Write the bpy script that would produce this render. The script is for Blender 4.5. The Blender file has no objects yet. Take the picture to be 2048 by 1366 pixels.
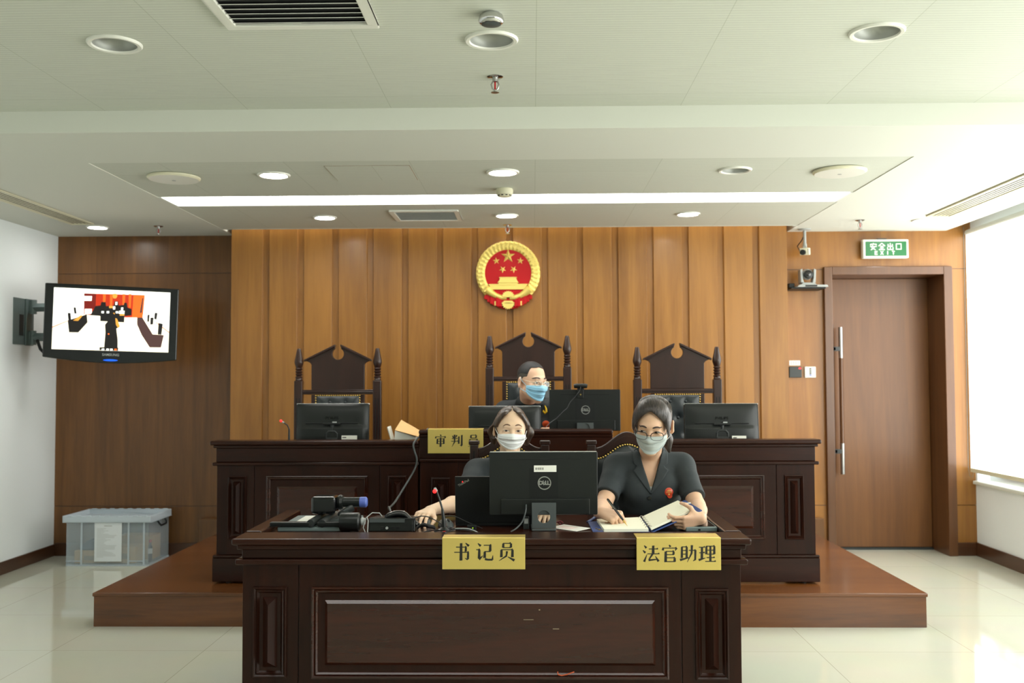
import bpy, bmesh, math, random
import numpy as np
from mathutils import Vector, Matrix, Euler

SC = bpy.context.scene
COL = SC.collection
random.seed(4)
PI = math.pi

# ------------------------------------------------------------------ camera
cam = bpy.data.cameras.new('camera')
cam.sensor_width = 36.0
cam.lens = 35.0
cam.clip_start = 0.05
cam.dof.use_dof = True; cam.dof.focus_distance = 4.35; cam.dof.aperture_fstop = 3.2
CAM = bpy.data.objects.new('camera', cam)
COL.objects.link(CAM)
_yaw, _pitch, _roll = 0.0205, 0.04119, 0.0037
_fw = Vector((-math.sin(_yaw)*math.cos(_pitch), math.cos(_yaw)*math.cos(_pitch), math.sin(_pitch)))
_r = Vector((math.cos(_yaw), math.sin(_yaw), 0)); _u = _r.cross(_fw)
_r2 = _r*math.cos(_roll) - _u*math.sin(_roll)
_u2 = _r*math.sin(_roll) + _u*math.cos(_roll)
_m = Matrix((_r2, _u2, -_fw)).transposed().to_4x4()
_m.translation = Vector((0, 0, 1.40))
CAM.matrix_world = _m
SC.camera = CAM

# ------------------------------------------------------------------ world, exposure
w = bpy.data.worlds.new('world'); SC.world = w
w.use_nodes = True
w.node_tree.nodes['Background'].inputs[0].default_value = (0.75, 0.86, 1.0, 1)
w.node_tree.nodes['Background'].inputs[1].default_value = 1.0
SC.view_settings.view_transform = 'Standard'
SC.view_settings.look = 'None'
SC.view_settings.gamma = 1.0
SC.view_settings.use_curve_mapping = False
SC.view_settings.exposure = 0.34
BLIND_L = 4.1          # radiance of the daylit blinds
LAMP_L = 70.0          # radiance of the lit downlights
COVE_L = 7.0           # radiance of the linear light

# ------------------------------------------------------------------ helpers
def S(r, g, b):
    def c(x):
        x /= 255.0
        return x/12.92 if x <= 0.04045 else ((x+0.055)/1.055)**2.4
    return (c(r), c(g), c(b), 1.0)

class MB:
    """collects shapes into one mesh"""
    def __init__(s):
        s.v = []; s.f = []; s.m = []
    def add(s, vs, fs, m=0):
        o = len(s.v)
        s.v.extend([tuple(map(float, p)) for p in vs])
        for f in fs:
            s.f.append([o+i for i in f]); s.m.append(m)
        return s
    def box(s, x0, y0, z0, x1, y1, z1, m=0):
        vs = [(x0,y0,z0),(x1,y0,z0),(x1,y1,z0),(x0,y1,z0),(x0,y0,z1),(x1,y0,z1),(x1,y1,z1),(x0,y1,z1)]
        return s.add(vs, [(0,3,2,1),(4,5,6,7),(0,1,5,4),(1,2,6,5),(2,3,7,6),(3,0,4,7)], m)
    def cbox(s, c, d, R=None, m=0):
        vs = []
        for z in (-1, 1):
            for x, y in ((-1,-1),(1,-1),(1,1),(-1,1)):
                p = Vector((x*d[0]/2, y*d[1]/2, z*d[2]/2))
                if R is not None: p = R @ p
                vs.append(tuple(p + Vector(c)))
        return s.add(vs, [(0,3,2,1),(4,5,6,7),(0,1,5,4),(1,2,6,5),(2,3,7,6),(3,0,4,7)], m)
    def prism(s, poly, ax, a, b, m=0):
        def P(u, v, t):
            return {'x': (t,u,v), 'y': (u,t,v), 'z': (u,v,t)}[ax]
        n = len(poly)
        vs = [P(u,v,a) for u,v in poly] + [P(u,v,b) for u,v in poly]
        fs = [list(range(n))[::-1], list(range(n,2*n))] + [[i,(i+1)%n,n+(i+1)%n,n+i] for i in range(n)]
        return s.add(vs, fs, m)
    def tube(s, pts, r, n=10, m=0, cap=True, flat=None):
        pts = [Vector(p) for p in pts]
        rs = r if isinstance(r, (list, tuple)) else [r]*len(pts)
        vs = []; up = None
        for i, p in enumerate(pts):
            t = (pts[min(i+1, len(pts)-1)] - pts[max(i-1, 0)])
            if t.length < 1e-9: t = Vector((0,0,1))
            t.normalize()
            if up is None:
                up = Vector((0,0,1)) if abs(t.z) < 0.9 else Vector((1,0,0))
            a = (up - t*up.dot(t))
            if a.length < 1e-6: a = t.orthogonal()
            a.normalize(); up = a; b = t.cross(a)
            for k in range(n):
                an = 2*PI*k/n
                fa = 1.0 if flat is None else flat
                vs.append(tuple(p + a*(math.cos(an)*rs[i]*fa) + b*(math.sin(an)*rs[i])))
        fs = []
        for i in range(len(pts)-1):
            for k in range(n):
                fs.append((i*n+k, i*n+(k+1)%n, (i+1)*n+(k+1)%n, (i+1)*n+k))
        if cap:
            fs.append(tuple(range(n))[::-1]); fs.append(tuple(range((len(pts)-1)*n, len(pts)*n)))
        return s.add(vs, fs, m)
    def lathe(s, prof, c, ax='z', n=24, m=0, cap=True):
        vs = []
        for r, h in prof:
            for k in range(n):
                a = 2*PI*k/n; u, v = r*math.cos(a), r*math.sin(a)
                d = {'z': (u,v,h), 'y': (u,h,v), 'x': (h,u,v)}[ax]
                vs.append((c[0]+d[0], c[1]+d[1], c[2]+d[2]))
        fs = []
        L = len(prof)
        for i in range(L-1):
            for k in range(n):
                fs.append((i*n+k, i*n+(k+1)%n, (i+1)*n+(k+1)%n, (i+1)*n+k))
        if cap:
            fs.append(tuple(range(n))[::-1]); fs.append(tuple(range((L-1)*n, L*n)))
        return s.add(vs, fs, m)
    def sph(s, c, r, nu=16, nv=10, m=0, R=None):
        r = r if isinstance(r, (list, tuple)) else (r, r, r)
        vs = [];
        for j in range(nv+1):
            th = PI*j/nv
            for i in range(nu):
                a = 2*PI*i/nu
                p = Vector((r[0]*math.sin(th)*math.cos(a), r[1]*math.sin(th)*math.sin(a), r[2]*math.cos(th)))
                if R is not None: p = R @ p
                vs.append((c[0]+p.x, c[1]+p.y, c[2]+p.z))
        fs = [(j*nu+i, j*nu+(i+1)%nu, (j+1)*nu+(i+1)%nu, (j+1)*nu+i) for j in range(nv) for i in range(nu)]
        return s.add(vs, fs, m)
    def grid(s, G, m=0, close=False):
        R, C = len(G), len(G[0])
        vs = [p for row in G for p in row]
        fs = [(i*C+j, i*C+(j+1)%C, (i+1)*C+(j+1)%C, (i+1)*C+j) for i in range(R-1) for j in range(C if close else C-1)]
        return s.add(vs, fs, m)
    def loops(s, x0, x1, z0, z1, y, steps, ridge=None, m=0):
        """a moulded rectangular panel facing -Y: steps = (inset, forward) from the rim inwards"""
        vs = []; fs = []
        for ins, fwd in steps:
            vs += [(x0+ins, y-fwd, z0+ins), (x1-ins, y-fwd, z0+ins), (x1-ins, y-fwd, z1-ins), (x0+ins, y-fwd, z1-ins)]
        for i in range(len(steps)-1):
            for k in range(4):
                fs.append((i*4+k, i*4+(k+1)%4, (i+1)*4+(k+1)%4, (i+1)*4+k))
        b = (len(steps)-1)*4
        if ridge is None:
            fs.append((b, b+1, b+2, b+3))
        else:
            ins = steps[-1][0]; hw = (x1-x0)/2-ins; cx = (x0+x1)/2
            n = len(vs); vs += [(cx, y-ridge, z0+ins+hw), (cx, y-ridge, z1-ins-hw)]
            fs += [(b, b+1, n), (b+1, b+2, n+1, n), (b+2, b+3, n+1), (b+3, b, n, n+1)]
        return s.add(vs, fs, m)
    def xf(s, M):
        s.v = [tuple(M @ Vector(p)) for p in s.v]; return s

def mesh_from(name, mb, mats, smooth=0, recalc=True):
    me = bpy.data.meshes.new(name)
    me.from_pydata(mb.v, [], mb.f)
    mats = mats if isinstance(mats, (list, tuple)) else [mats]
    for m in mats: me.materials.append(m)
    if any(mb.m): me.polygons.foreach_set('material_index', mb.m)
    if recalc:
        bm = bmesh.new(); bm.from_mesh(me)
        bmesh.ops.remove_doubles(bm, verts=bm.verts, dist=1e-6)
        bmesh.ops.recalc_face_normals(bm, faces=bm.faces)
        bm.to_mesh(me); bm.free()
    if smooth:
        me.polygons.foreach_set('use_smooth', [True]*len(me.polygons))
        if smooth < 180: me.set_sharp_from_angle(angle=math.radians(smooth))
    me.update()
    return me

def wloc(o):
    p = Vector((0,0,0))
    while o is not None:
        p += o.location; o = o.parent
    return p

def obj(name, mb, mats, parent=None, bevel=0, smooth=0, seg=2, local=False, recalc=True, label=None):
    """links one mesh object; shapes are in metres of the room unless local"""
    if parent is not None and not local:
        d = wloc(parent)
        if d.length > 0: mb.v = [(x-d.x, y-d.y, z-d.z) for x, y, z in mb.v]
    o = bpy.data.objects.new(name, mesh_from(name, mb, mats, smooth, recalc))
    COL.objects.link(o)
    o.parent = parent
    if bevel:
        b = o.modifiers.new('bevel', 'BEVEL'); b.width = bevel; b.segments = seg
        b.limit_method = 'ANGLE'; b.angle_limit = math.radians(35)
    if label: o['label'] = label
    return o

def thing(name, label, cat, loc=(0,0,0), rot=(0,0,0), group=None):
    o = bpy.data.objects.new(name, None); COL.objects.link(o)
    o.empty_display_size = 0.1
    o.location = loc; o.rotation_euler = rot
    o['label'] = label; o['category'] = cat
    if group: o['group'] = group
    return o

def tag(o, label, cat, group=None, kind=None):
    o['label'] = label; o['category'] = cat
    if group: o['group'] = group
    if kind: o['kind'] = kind
    return o

def struct(name, mb, mats, label=None, parent=None, **k):
    o = obj(name, mb, mats, parent, **k)
    if parent is None:
        o['kind'] = 'structure'
        if label: o['label'] = label; o['category'] = name.split('_')[0]
    return o

def dup(root, loc, label=None, group=None, rot=None):
    r = root.copy(); COL.objects.link(r); r.location = loc
    if rot is not None: r.rotation_euler = rot
    if label: r['label'] = label
    if group: r['group'] = group
    for ch in list(root.children):
        c = ch.copy(); COL.objects.link(c); c.parent = r
        for g in ch.children:
            d = g.copy(); COL.objects.link(d); d.parent = c
    return r

# ------------------------------------------------------------------ materials
def mat(name, col, rough=0.5, metal=0.0, coat=0.0, spec=None, emit=None, estr=0, sss=0, alpha=None, bump=None, var=0, vscale=20):
    m = bpy.data.materials.new(name); m.use_nodes = True
    nt = m.node_tree; b = nt.nodes['Principled BSDF']
    b.inputs['Base Color'].default_value = col
    b.inputs['Roughness'].default_value = rough
    b.inputs['Metallic'].default_value = metal
    b.inputs['Coat Weight'].default_value = coat
    b.inputs['Coat Roughness'].default_value = 0.15
    if spec is not None: b.inputs['Specular IOR Level'].default_value = spec
    if emit is not None:
        b.inputs['Emission Color'].default_value = emit; b.inputs['Emission Strength'].default_value = estr
    if sss:
        b.inputs['Subsurface Weight'].default_value = sss
        b.inputs['Subsurface Radius'].default_value = (0.012, 0.005, 0.003)
        b.inputs['Subsurface Scale'].default_value = 1.0
    if alpha is not None: b.inputs['Alpha'].default_value = alpha
    tc = nt.nodes.new('ShaderNodeTexCoord')
    if var:
        n = nt.nodes.new('ShaderNodeTexNoise'); n.inputs['Scale'].default_value = vscale; n.inputs['Detail'].default_value = 4
        nt.links.new(tc.outputs['Object'], n.inputs['Vector'])
        r = nt.nodes.new('ShaderNodeMapRange'); r.inputs[3].default_value = 1-var; r.inputs[4].default_value = 1+var
        nt.links.new(n.outputs['Fac'], r.inputs[0])
        x = nt.nodes.new('ShaderNodeVectorMath'); x.operation = 'SCALE'
        x.inputs[0].default_value = col[:3]
        nt.links.new(r.outputs[0], x.inputs['Scale']); nt.links.new(x.outputs[0], b.inputs['Base Color'])
    if bump:
        n = nt.nodes.new('ShaderNodeTexNoise'); n.inputs['Scale'].default_value = bump[0]; n.inputs['Detail'].default_value = 3
        mp = nt.nodes.new('ShaderNodeMapping')
        if len(bump) > 2: mp.inputs['Scale'].default_value = bump[2]
        nt.links.new(tc.outputs['Object'], mp.inputs[0]); nt.links.new(mp.outputs[0], n.inputs['Vector'])
        bp = nt.nodes.new('ShaderNodeBump'); bp.inputs['Strength'].default_value = bump[1]; bp.inputs['Distance'].default_value = 0.002
        nt.links.new(n.outputs['Fac'], bp.inputs['Height']); nt.links.new(bp.outputs[0], b.inputs['Normal'])
    return m

def wood(name, light, dark, scale=(9, 9, 0.5), rough=0.35, coat=0.2, board=None, spec=0.5):
    """grain along the axis with the small scale; board = (axis, width) gives each board its own tone"""
    m = bpy.data.materials.new(name); m.use_nodes = True
    nt = m.node_tree; N = nt.nodes.new; L = nt.links.new
    b = nt.nodes['Principled BSDF']
    b.inputs['Roughness'].default_value = rough
    b.inputs['Coat Weight'].default_value = coat; b.inputs['Coat Roughness'].default_value = 0.12
    b.inputs['Specular IOR Level'].default_value = spec
    tc = N('ShaderNodeTexCoord'); mp = N('ShaderNodeMapping'); mp.inputs['Scale'].default_value = scale
    L(tc.outputs['Object'], mp.inputs[0])
    n1 = N('ShaderNodeTexNoise'); n1.inputs['Scale'].default_value = 1.0; n1.inputs['Detail'].default_value = 6; n1.inputs['Distortion'].default_value = 1.2
    n2 = N('ShaderNodeTexNoise'); n2.inputs['Scale'].default_value = 9.0; n2.inputs['Detail'].default_value = 4
    off = mp.outputs[0]
    if board:
        sx = N('ShaderNodeSeparateXYZ'); L(tc.outputs['Object'], sx.inputs[0])
        ad = N('ShaderNodeMath'); ad.operation = 'ADD'; ad.inputs[1].default_value = 50*board[1] + board[2]
        L(sx.outputs[board[0]], ad.inputs[0])
        dv = N('ShaderNodeMath'); dv.operation = 'DIVIDE'; dv.inputs[1].default_value = board[1]; L(ad.outputs[0], dv.inputs[0])
        fl = N('ShaderNodeMath'); fl.operation = 'FLOOR'; L(dv.outputs[0], fl.inputs[0])
        wn = N('ShaderNodeTexWhiteNoise'); wn.noise_dimensions = '1D'; L(fl.outputs[0], wn.inputs['W'])
        va = N('ShaderNodeVectorMath'); va.operation = 'MULTIPLY_ADD'; va.inputs[1].default_value = (7, 7, 7)
        L(wn.outputs['Color'], va.inputs[0]); L(mp.outputs[0], va.inputs[2]); off = va.outputs[0]
    L(off, n1.inputs['Vector']); L(off, n2.inputs['Vector'])
    mx = N('ShaderNodeMath'); mx.operation = 'MULTIPLY_ADD'; mx.inputs[1].default_value = 0.35
    L(n2.outputs['Fac'], mx.inputs[0]); L(n1.outputs['Fac'], mx.inputs[2])
    fac = mx.outputs[0]
    if board:
        m2 = N('ShaderNodeMath'); m2.operation = 'MULTIPLY_ADD'; m2.inputs[1].default_value = 0.16
        L(wn.outputs['Value'], m2.inputs[0]); L(fac, m2.inputs[2]); fac = m2.outputs[0]
    cr = N('ShaderNodeValToRGB'); cr.color_ramp.elements[0].position = 0.42; cr.color_ramp.elements[1].position = 0.95
    cr.color_ramp.elements[0].color = dark; cr.color_ramp.elements[1].color = light
    L(fac, cr.inputs[0]); L(cr.outputs[0], b.inputs['Base Color'])
    bp = N('ShaderNodeBump'); bp.inputs['Strength'].default_value = 0.06; bp.inputs['Distance'].default_value = 0.001
    L(n2.outputs['Fac'], bp.inputs['Height']); L(bp.outputs[0], b.inputs['Normal'])
    return m

M = {}
M['feature'] = wood('honey_panelling', S(160,110,48), S(124,80,29), (7,7,0.5), 0.34, 0.05, (0, 0.279, 1.88))
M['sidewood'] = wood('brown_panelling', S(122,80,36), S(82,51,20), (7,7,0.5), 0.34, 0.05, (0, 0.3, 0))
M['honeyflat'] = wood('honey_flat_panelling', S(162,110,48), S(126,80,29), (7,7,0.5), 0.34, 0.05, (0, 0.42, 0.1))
M['door'] = wood('door_veneer', S(126,82,42), S(98,61,31), (6,6,0.4), 0.4, 0.05)
M['frame'] = wood('door_frame_wood', S(104,66,35), S(80,49,25), (9,9,0.6), 0.35, 0.2)
M['skirt'] = wood('skirting_wood', S(84,50,27), S(62,35,18), (0.8,0.8,10), 0.3, 0.3)
M['dais'] = wood('platform_boards', S(116,68,31), S(76,43,19), (0.6,9,9), 0.24, 0.1, (1, 0.18, 0))
M['mahog'] = wood('dark_mahogany', S(52,23,12), S(32,14,8), (1.0,8,8), 0.25, 0.0, None, 0.25)
M['mahog_v'] = wood('dark_mahogany_upright', S(49,21,11), S(30,13,7), (8,8,0.8), 0.28, 0.0, None, 0.22)
M['panelred'] = wood('reddish_mahogany', S(62,25,12), S(38,15,7), (1.0,8,8), 0.2, 0.0, None, 0.5)
M['chairwood'] = wood('chair_wood', S(54,33,26), S(38,22,17), (6,6,1.0), 0.28, 0.1, None, 0.4)
M['white'] = mat('white_paint', S(226,230,222), 0.6, bump=(60,0.05))
M['wallw'] = mat('wall_paint', S(240,246,247), 0.5, bump=(90,0.04))
M['ceilw'] = mat('ceiling_paint', S(217,219,208), 0.75)
M['plastic_w'] = mat('white_plastic', S(232,232,222), 0.4)
M['cream'] = mat('cream_plastic', S(222,218,190), 0.45)
M['black'] = mat('black_plastic', S(19,21,21), 0.42, spec=0.35, bump=(400,0.05))
M['black_g'] = mat('gloss_black_plastic', S(10,11,13), 0.12, coat=0.3)
M['black_s'] = mat('satin_black_plastic', S(23,26,25), 0.33, spec=0.4)
M['grey'] = mat('grey_plastic', S(74,80,80), 0.42)
M['dgrey'] = mat('dark_grey_plastic', S(46,50,50), 0.4)
M['silver_glint_edge'] = mat('silver_plastic_and_glint', S(205,210,208), 0.3, 0.4)
M['lgrey'] = mat('light_grey_plastic', S(170,174,172), 0.4)
M['steel'] = mat('painted_steel', S(120,135,135), 0.42, 0.35)
M['chrome'] = mat('chrome', S(205,205,205), 0.14, 1.0)
M['alu'] = mat('brushed_aluminium', S(188,188,186), 0.32, 1.0)
M['brass'] = mat('brass_plate', S(232,206,118), 0.38, 0.8, bump=(900,0.04,(1,1,0.03)), var=0.05, vscale=9)
M['brassnail'] = mat('brass_nail', S(214,180,100), 0.28, 1.0)
M['ink'] = mat('black_lettering', S(24,22,16), 0.5)
M['gold'] = mat('gold_relief', S(232,208,112), 0.42, 0.35)
M['red'] = mat('red_enamel', S(182,8,16), 0.5, spec=0.25)
M['leather'] = mat('black_leather', S(30,36,38), 0.38, bump=(160,0.15))
M['rubber'] = mat('black_cable', S(20,21,23), 0.45)
M['paper'] = mat('white_paper', S(240,240,230), 0.75)
M['notice'] = mat('notice_paper', S(238,244,248), 0.75)
M['page'] = mat('ivory_page', S(240,238,216), 0.75)
M['kraft'] = mat('kraft_card', S(205,165,110), 0.7, var=0.06)
M['blue'] = mat('blue_cover', S(30,66,132), 0.45)
M['redled'] = mat('red_led', S(255,40,40), 0.4, emit=S(255,40,40), estr=1.2)
M['blueled'] = mat('blue_led', S(30,90,220), 0.3, emit=S(20,90,230), estr=0.9)
M['green'] = mat('green_sign', S(0,104,50), 0.35, emit=S(0,110,50), estr=0.08)
M['signw'] = mat('sign_white', S(235,245,225), 0.4, emit=S(225,245,215), estr=0.35)
M['bluecap'] = mat('blue_plastic', S(90,110,190), 0.4)
M['dark_hole'] = mat('dark_void', S(20,20,20), 0.9)
M['lens'] = mat('lens_glass', S(10,10,14), 0.05, coat=1.0)
M['reflector'] = mat('lamp_reflector', S(168,170,164), 0.45, 0.4)
M['blind_on'] = mat('daylit_blind_fabric', S(240,240,236), 0.8, emit=(0.98, 1.0, 0.96, 1), estr=BLIND_L)
M['lamp_on'] = mat('lit_lamp', S(255,255,250), 0.4, emit=(1.0, 0.97, 0.92, 1), estr=LAMP_L)
M['cove_on'] = mat('lit_diffuser', S(255,255,250), 0.4, emit=(1.0, 1.0, 0.97, 1), estr=COVE_L)
M['fill_on'] = mat('fill_strip_diffuser', S(255,255,250), 0.4, emit=(1.0, 1.0, 0.97, 1), estr=5.5)
M['scuff'] = mat('scratch_mark', S(150,130,105), 0.6)
M['orange'] = mat('orange_rubber', S(196,84,38), 0.5)

def bin_plastic(name='frosted_plastic', fac=0.24):
    m = bpy.data.materials.new(name); m.use_nodes = True
    nt = m.node_tree; b = nt.nodes['Principled BSDF']; N = nt.nodes.new; L = nt.links.new
    b.inputs['Base Color'].default_value = S(226,238,246); b.inputs['Roughness'].default_value = 0.3
    t = N('ShaderNodeBsdfTransparent'); mx = N('ShaderNodeMixShader'); mx.inputs[0].default_value = fac
    t.inputs[0].default_value = S(250,252,253)
    L(t.outputs[0], mx.inputs[1]); L(b.outputs[0], mx.inputs[2]); L(mx.outputs[0], nt.nodes['Material Output'].inputs[0])
    return m
M['bin'] = bin_plastic()
M['binlid'] = bin_plastic('milky_plastic', 0.62)

def glass_mat(name, tint, fac):
    m = bpy.data.materials.new(name); m.use_nodes = True
    nt = m.node_tree; N = nt.nodes.new; L = nt.links.new
    t = N('ShaderNodeBsdfTransparent'); t.inputs[0].default_value = tint
    g = N('ShaderNodeBsdfGlossy'); g.inputs['Roughness'].default_value = 0.03
    mx = N('ShaderNodeMixShader'); mx.inputs[0].default_value = fac
    L(t.outputs[0], mx.inputs[1]); L(g.outputs[0], mx.inputs[2]); L(mx.outputs[0], nt.nodes['Material Output'].inputs[0])
    return m
M['glass'] = glass_mat('clear_glass', (0.97,0.98,0.97,1), 0.07)

def floor_mat():
    m = bpy.data.materials.new('polished_floor_tile'); m.use_nodes = True
    nt = m.node_tree; N = nt.nodes.new; L = nt.links.new
    b = nt.nodes['Principled BSDF']
    b.inputs['Roughness'].default_value = 0.06; b.inputs['Specular IOR Level'].default_value = 0.8
    tc = N('ShaderNodeTexCoord'); mp = N('ShaderNodeMapping'); mp.inputs['Location'].default_value = (0.13, 0.35, 0)
    L(tc.outputs['Object'], mp.inputs[0])
    br = N('ShaderNodeTexBrick'); br.offset = 0.0; br.squash = 1.0
    br.inputs['Scale'].default_value = 1.0; br.inputs['Brick Width'].default_value = 0.8; br.inputs['Row Height'].default_value = 0.8
    br.inputs['Mortar Size'].default_value = 0.0022; br.inputs['Mortar Smooth'].default_value = 0.3; br.inputs['Bias'].default_value = 0
    br.inputs['Color1'].default_value = S(212,213,196); br.inputs['Color2'].default_value = S(208,209,192); br.inputs['Mortar'].default_value = S(176,174,156)
    L(mp.outputs[0], br.inputs['Vector'])
    n = N('ShaderNodeTexNoise'); n.inputs['Scale'].default_value = 3.0; n.inputs['Detail'].default_value = 6
    L(tc.outputs['Object'], n.inputs['Vector'])
    mx = N('ShaderNodeMix'); mx.data_type = 'RGBA'; mx.blend_type = 'MULTIPLY'; mx.inputs[0].default_value = 0.10
    L(br.outputs['Color'], mx.inputs[6]); L(n.outputs['Color'], mx.inputs[7]); L(mx.outputs[2], b.inputs['Base Color'])
    return m
M['floor'] = floor_mat()

def ribbed():
    """ceiling board with fine ribs running across the room and faint butt joints"""
    m = bpy.data.materials.new('ribbed_ceiling_board'); m.use_nodes = True
    nt = m.node_tree; N = nt.nodes.new; L = nt.links.new
    b = nt.nodes['Principled BSDF']; b.inputs['Roughness'].default_value = 0.8
    tc = N('ShaderNodeTexCoord'); 
    wv = N('ShaderNodeTexWave'); wv.bands_direction = 'Y'; wv.inputs['Scale'].default_value = 13.0
    wv.inputs['Distortion'].default_value = 0.6; wv.inputs['Detail'].default_value = 2; wv.inputs['Detail Scale'].default_value = 3
    L(tc.outputs['Object'], wv.inputs['Vector'])
    br = N('ShaderNodeTexBrick'); br.offset = 0.0
    br.inputs['Scale'].default_value = 1.0; br.inputs['Brick Width'].default_value = 0.697; br.inputs['Row Height'].default_value = 1.2
    br.inputs['Mortar Size'].default_value = 0.0018; br.inputs['Bias'].default_value = 0
    br.inputs['Color1'].default_value = S(207,210,197); br.inputs['Color2'].default_value = S(204,207,194); br.inputs['Mortar'].default_value = S(186,190,174)
    mp = N('ShaderNodeMapping'); mp.inputs['Location'].default_value = (-0.02, 0.25, 0)
    L(tc.outputs['Object'], mp.inputs[0]); L(mp.outputs[0], br.inputs['Vector'])
    mr = N('ShaderNodeMapRange'); mr.inputs[3].default_value = 0.90; mr.inputs[4].default_value = 1.03
    L(wv.outputs['Fac'], mr.inputs[0])
    x = N('ShaderNodeVectorMath'); x.operation = 'SCALE'; L(br.outputs['Color'], x.inputs[0]); L(mr.outputs[0], x.inputs['Scale'])
    L(x.outputs[0], b.inputs['Base Color'])
    bp = N('ShaderNodeBump'); bp.inputs['Strength'].default_value = 0.25; bp.inputs['Distance'].default_value = 0.003
    L(wv.outputs['Fac'], bp.inputs['Height']); L(bp.outputs[0], b.inputs['Normal'])
    return m
M['ribbed'] = ribbed()

# ------------------------------------------------------------------ the room
XL, XR, YB, YN = -3.92, 3.56, 8.12, -5.0      # left, right, back, near ends
ZC, ZF, YS = 2.62, 2.727, 4.747               # rear ceiling, front ceiling, step between them
b = MB(); b.box(XL-0.3, YN-0.3, -0.12, XR+0.3, 9.0, 0.0)
struct('floor', b, M['floor'], 'pale cream polished tile floor of the courtroom')
b = MB(); b.box(XL-0.2, YN-0.2, 0, XL, 9.0, 3.1)
struct('wall_left', b, M['wallw'], 'white painted wall on the left behind the television bracket')
b = MB(); b.box(XL, YN-0.2, 0, XR+0.2, YN, 3.1)
struct('wall_front', b, M['wallw'], 'white painted end wall')
# right wall: dado under the windows, a lintel strip, piers
b = MB(); b.box(XR, YN, 0, XR+0.22, 9.0, 0.585); b.box(XR, YN, 2.60, XR+0.22, 9.0, 3.1); b.box(XR, 8.09, 0.585, XR+0.22, 9.0, 2.6)
WIN = [(5.0, 8.09), (1.75, 4.8), (-1.5, 1.55)]  # nearest window added out of view to brighten the ceiling step face
for (y0, _), (_, y1) in zip(WIN[:-1], WIN[1:]): b.box(XR, y1, 0.585, XR+0.22, y0, 2.6)
b.box(XR, YN, 0.585, XR+0.22, -1.5, 2.6)
struct('wall_right', b, M['wallw'], 'white painted wall under and over the window on the right')
# back wall around the door opening (wood veneered, horizontal reveals)
DX0, DX1, DZ = 2.43, 3.325, 2.262
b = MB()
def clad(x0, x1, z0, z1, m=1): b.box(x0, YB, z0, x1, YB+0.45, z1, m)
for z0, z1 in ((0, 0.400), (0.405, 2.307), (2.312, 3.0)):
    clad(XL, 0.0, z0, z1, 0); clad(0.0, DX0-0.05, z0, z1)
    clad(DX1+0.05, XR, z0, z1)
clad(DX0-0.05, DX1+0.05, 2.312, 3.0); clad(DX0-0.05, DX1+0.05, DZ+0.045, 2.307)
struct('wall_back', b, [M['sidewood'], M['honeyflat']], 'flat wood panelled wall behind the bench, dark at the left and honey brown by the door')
b = MB(); b.box(XL, YB+0.006, 0.39, DX0-0.05, YB+0.3, 0.415); b.box(XL, YB+0.006, 2.30, XR, YB+0.3, 2.32)
b.box(XL-0.2, YB+0.45, 0, DX0-0.05, 9.0, 3.1); b.box(DX1+0.05, YB+0.45, 0, XR, 9.0, 3.1); b.box(DX0-0.1, 8.6, 0, DX1+0.1, 9.0, 3.1)
struct('trim_1', b, M['skirt'], 'dark shadow gaps of the wood panelling')
# fluted feature wall: wide boards with a narrow recessed strip between them
FX0, FX1, FY = -2.41, 2.02, 7.90
b = MB(); 
xs = [-1.88 + 0.279*k for k in range(-2, 15)]
edges = [FX0]
poly = [(FX0, FY)]
for x in xs:
    if x < FX0+0.02 or x+0.053 > FX1-0.02: continue
    poly += [(x, FY), (x+0.004, FY+0.022), (x+0.050, FY+0.022), (x+0.056, FY)]
poly += [(FX1, FY), (FX1, YB), (FX0, YB)]
b.prism(poly, 'z', 0.0, 2.86)
struct('wall_center', b, M['feature'], 'honey brown fluted wood panelling behind the three tall chairs', bevel=0.0015, seg=1)
# ceilings
LX0, LX1 = -2.45, 2.08           # linear light ends
b = MB()
b.box(-2.45, YS+0.02, ZC, 2.08, 5.41, ZC+0.1)             # plain cross strip
b.box(XL, YS, ZC, XR, YS+0.02, ZF+0.02)              # step face
b.box(3.345, YS+0.02, ZC, 3.365, 9.0, 2.949)               # blind pocket side
b.box(XL, YS+0.021, 2.95, XR+0.2, 9.0, 3.05)
struct('ceiling', b, M['ceilw'], 'plain white lower ceiling band around the ribbed boards')
b = MB(); b.box(XL, YS+0.02, ZC, -2.45, 9.0, ZC+0.1); struct('ceiling_left', b, M['ceilw'], 'plain white ceiling strip along the left wall')
b = MB(); b.box(2.08, YS+0.02, ZC, 3.3448, 9.0, ZC+0.1); struct('ceiling_right', b, M['ceilw'], 'plain white ceiling strip along the window')
b = MB(); b.box(-2.45, 5.41, ZC+0.004, 2.08, 6.44, ZC+0.1); b.box(-2.45, 6.76, ZC+0.002, 2.08, 7.80, ZC+0.1)
struct('ceiling_ribbed', b, M['ribbed'], 'ribbed ceiling boards over the judges bench')
b = MB(); b.box(XL, YN, ZF, XR, YS, ZF+0.1)
struct('ceiling_front', b, M['ribbed'], 'higher ribbed ceiling boards nearest the viewer')
b = MB(); b.box(-2.45, 6.755, ZC, 2.08, 6.775, ZC+0.03); b.box(-2.455, 7.79, ZC, 2.085, 7.805, 2.9)
struct('trim_2', b, M['ceilw'], 'white edge strips of the ceiling boards')
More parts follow.
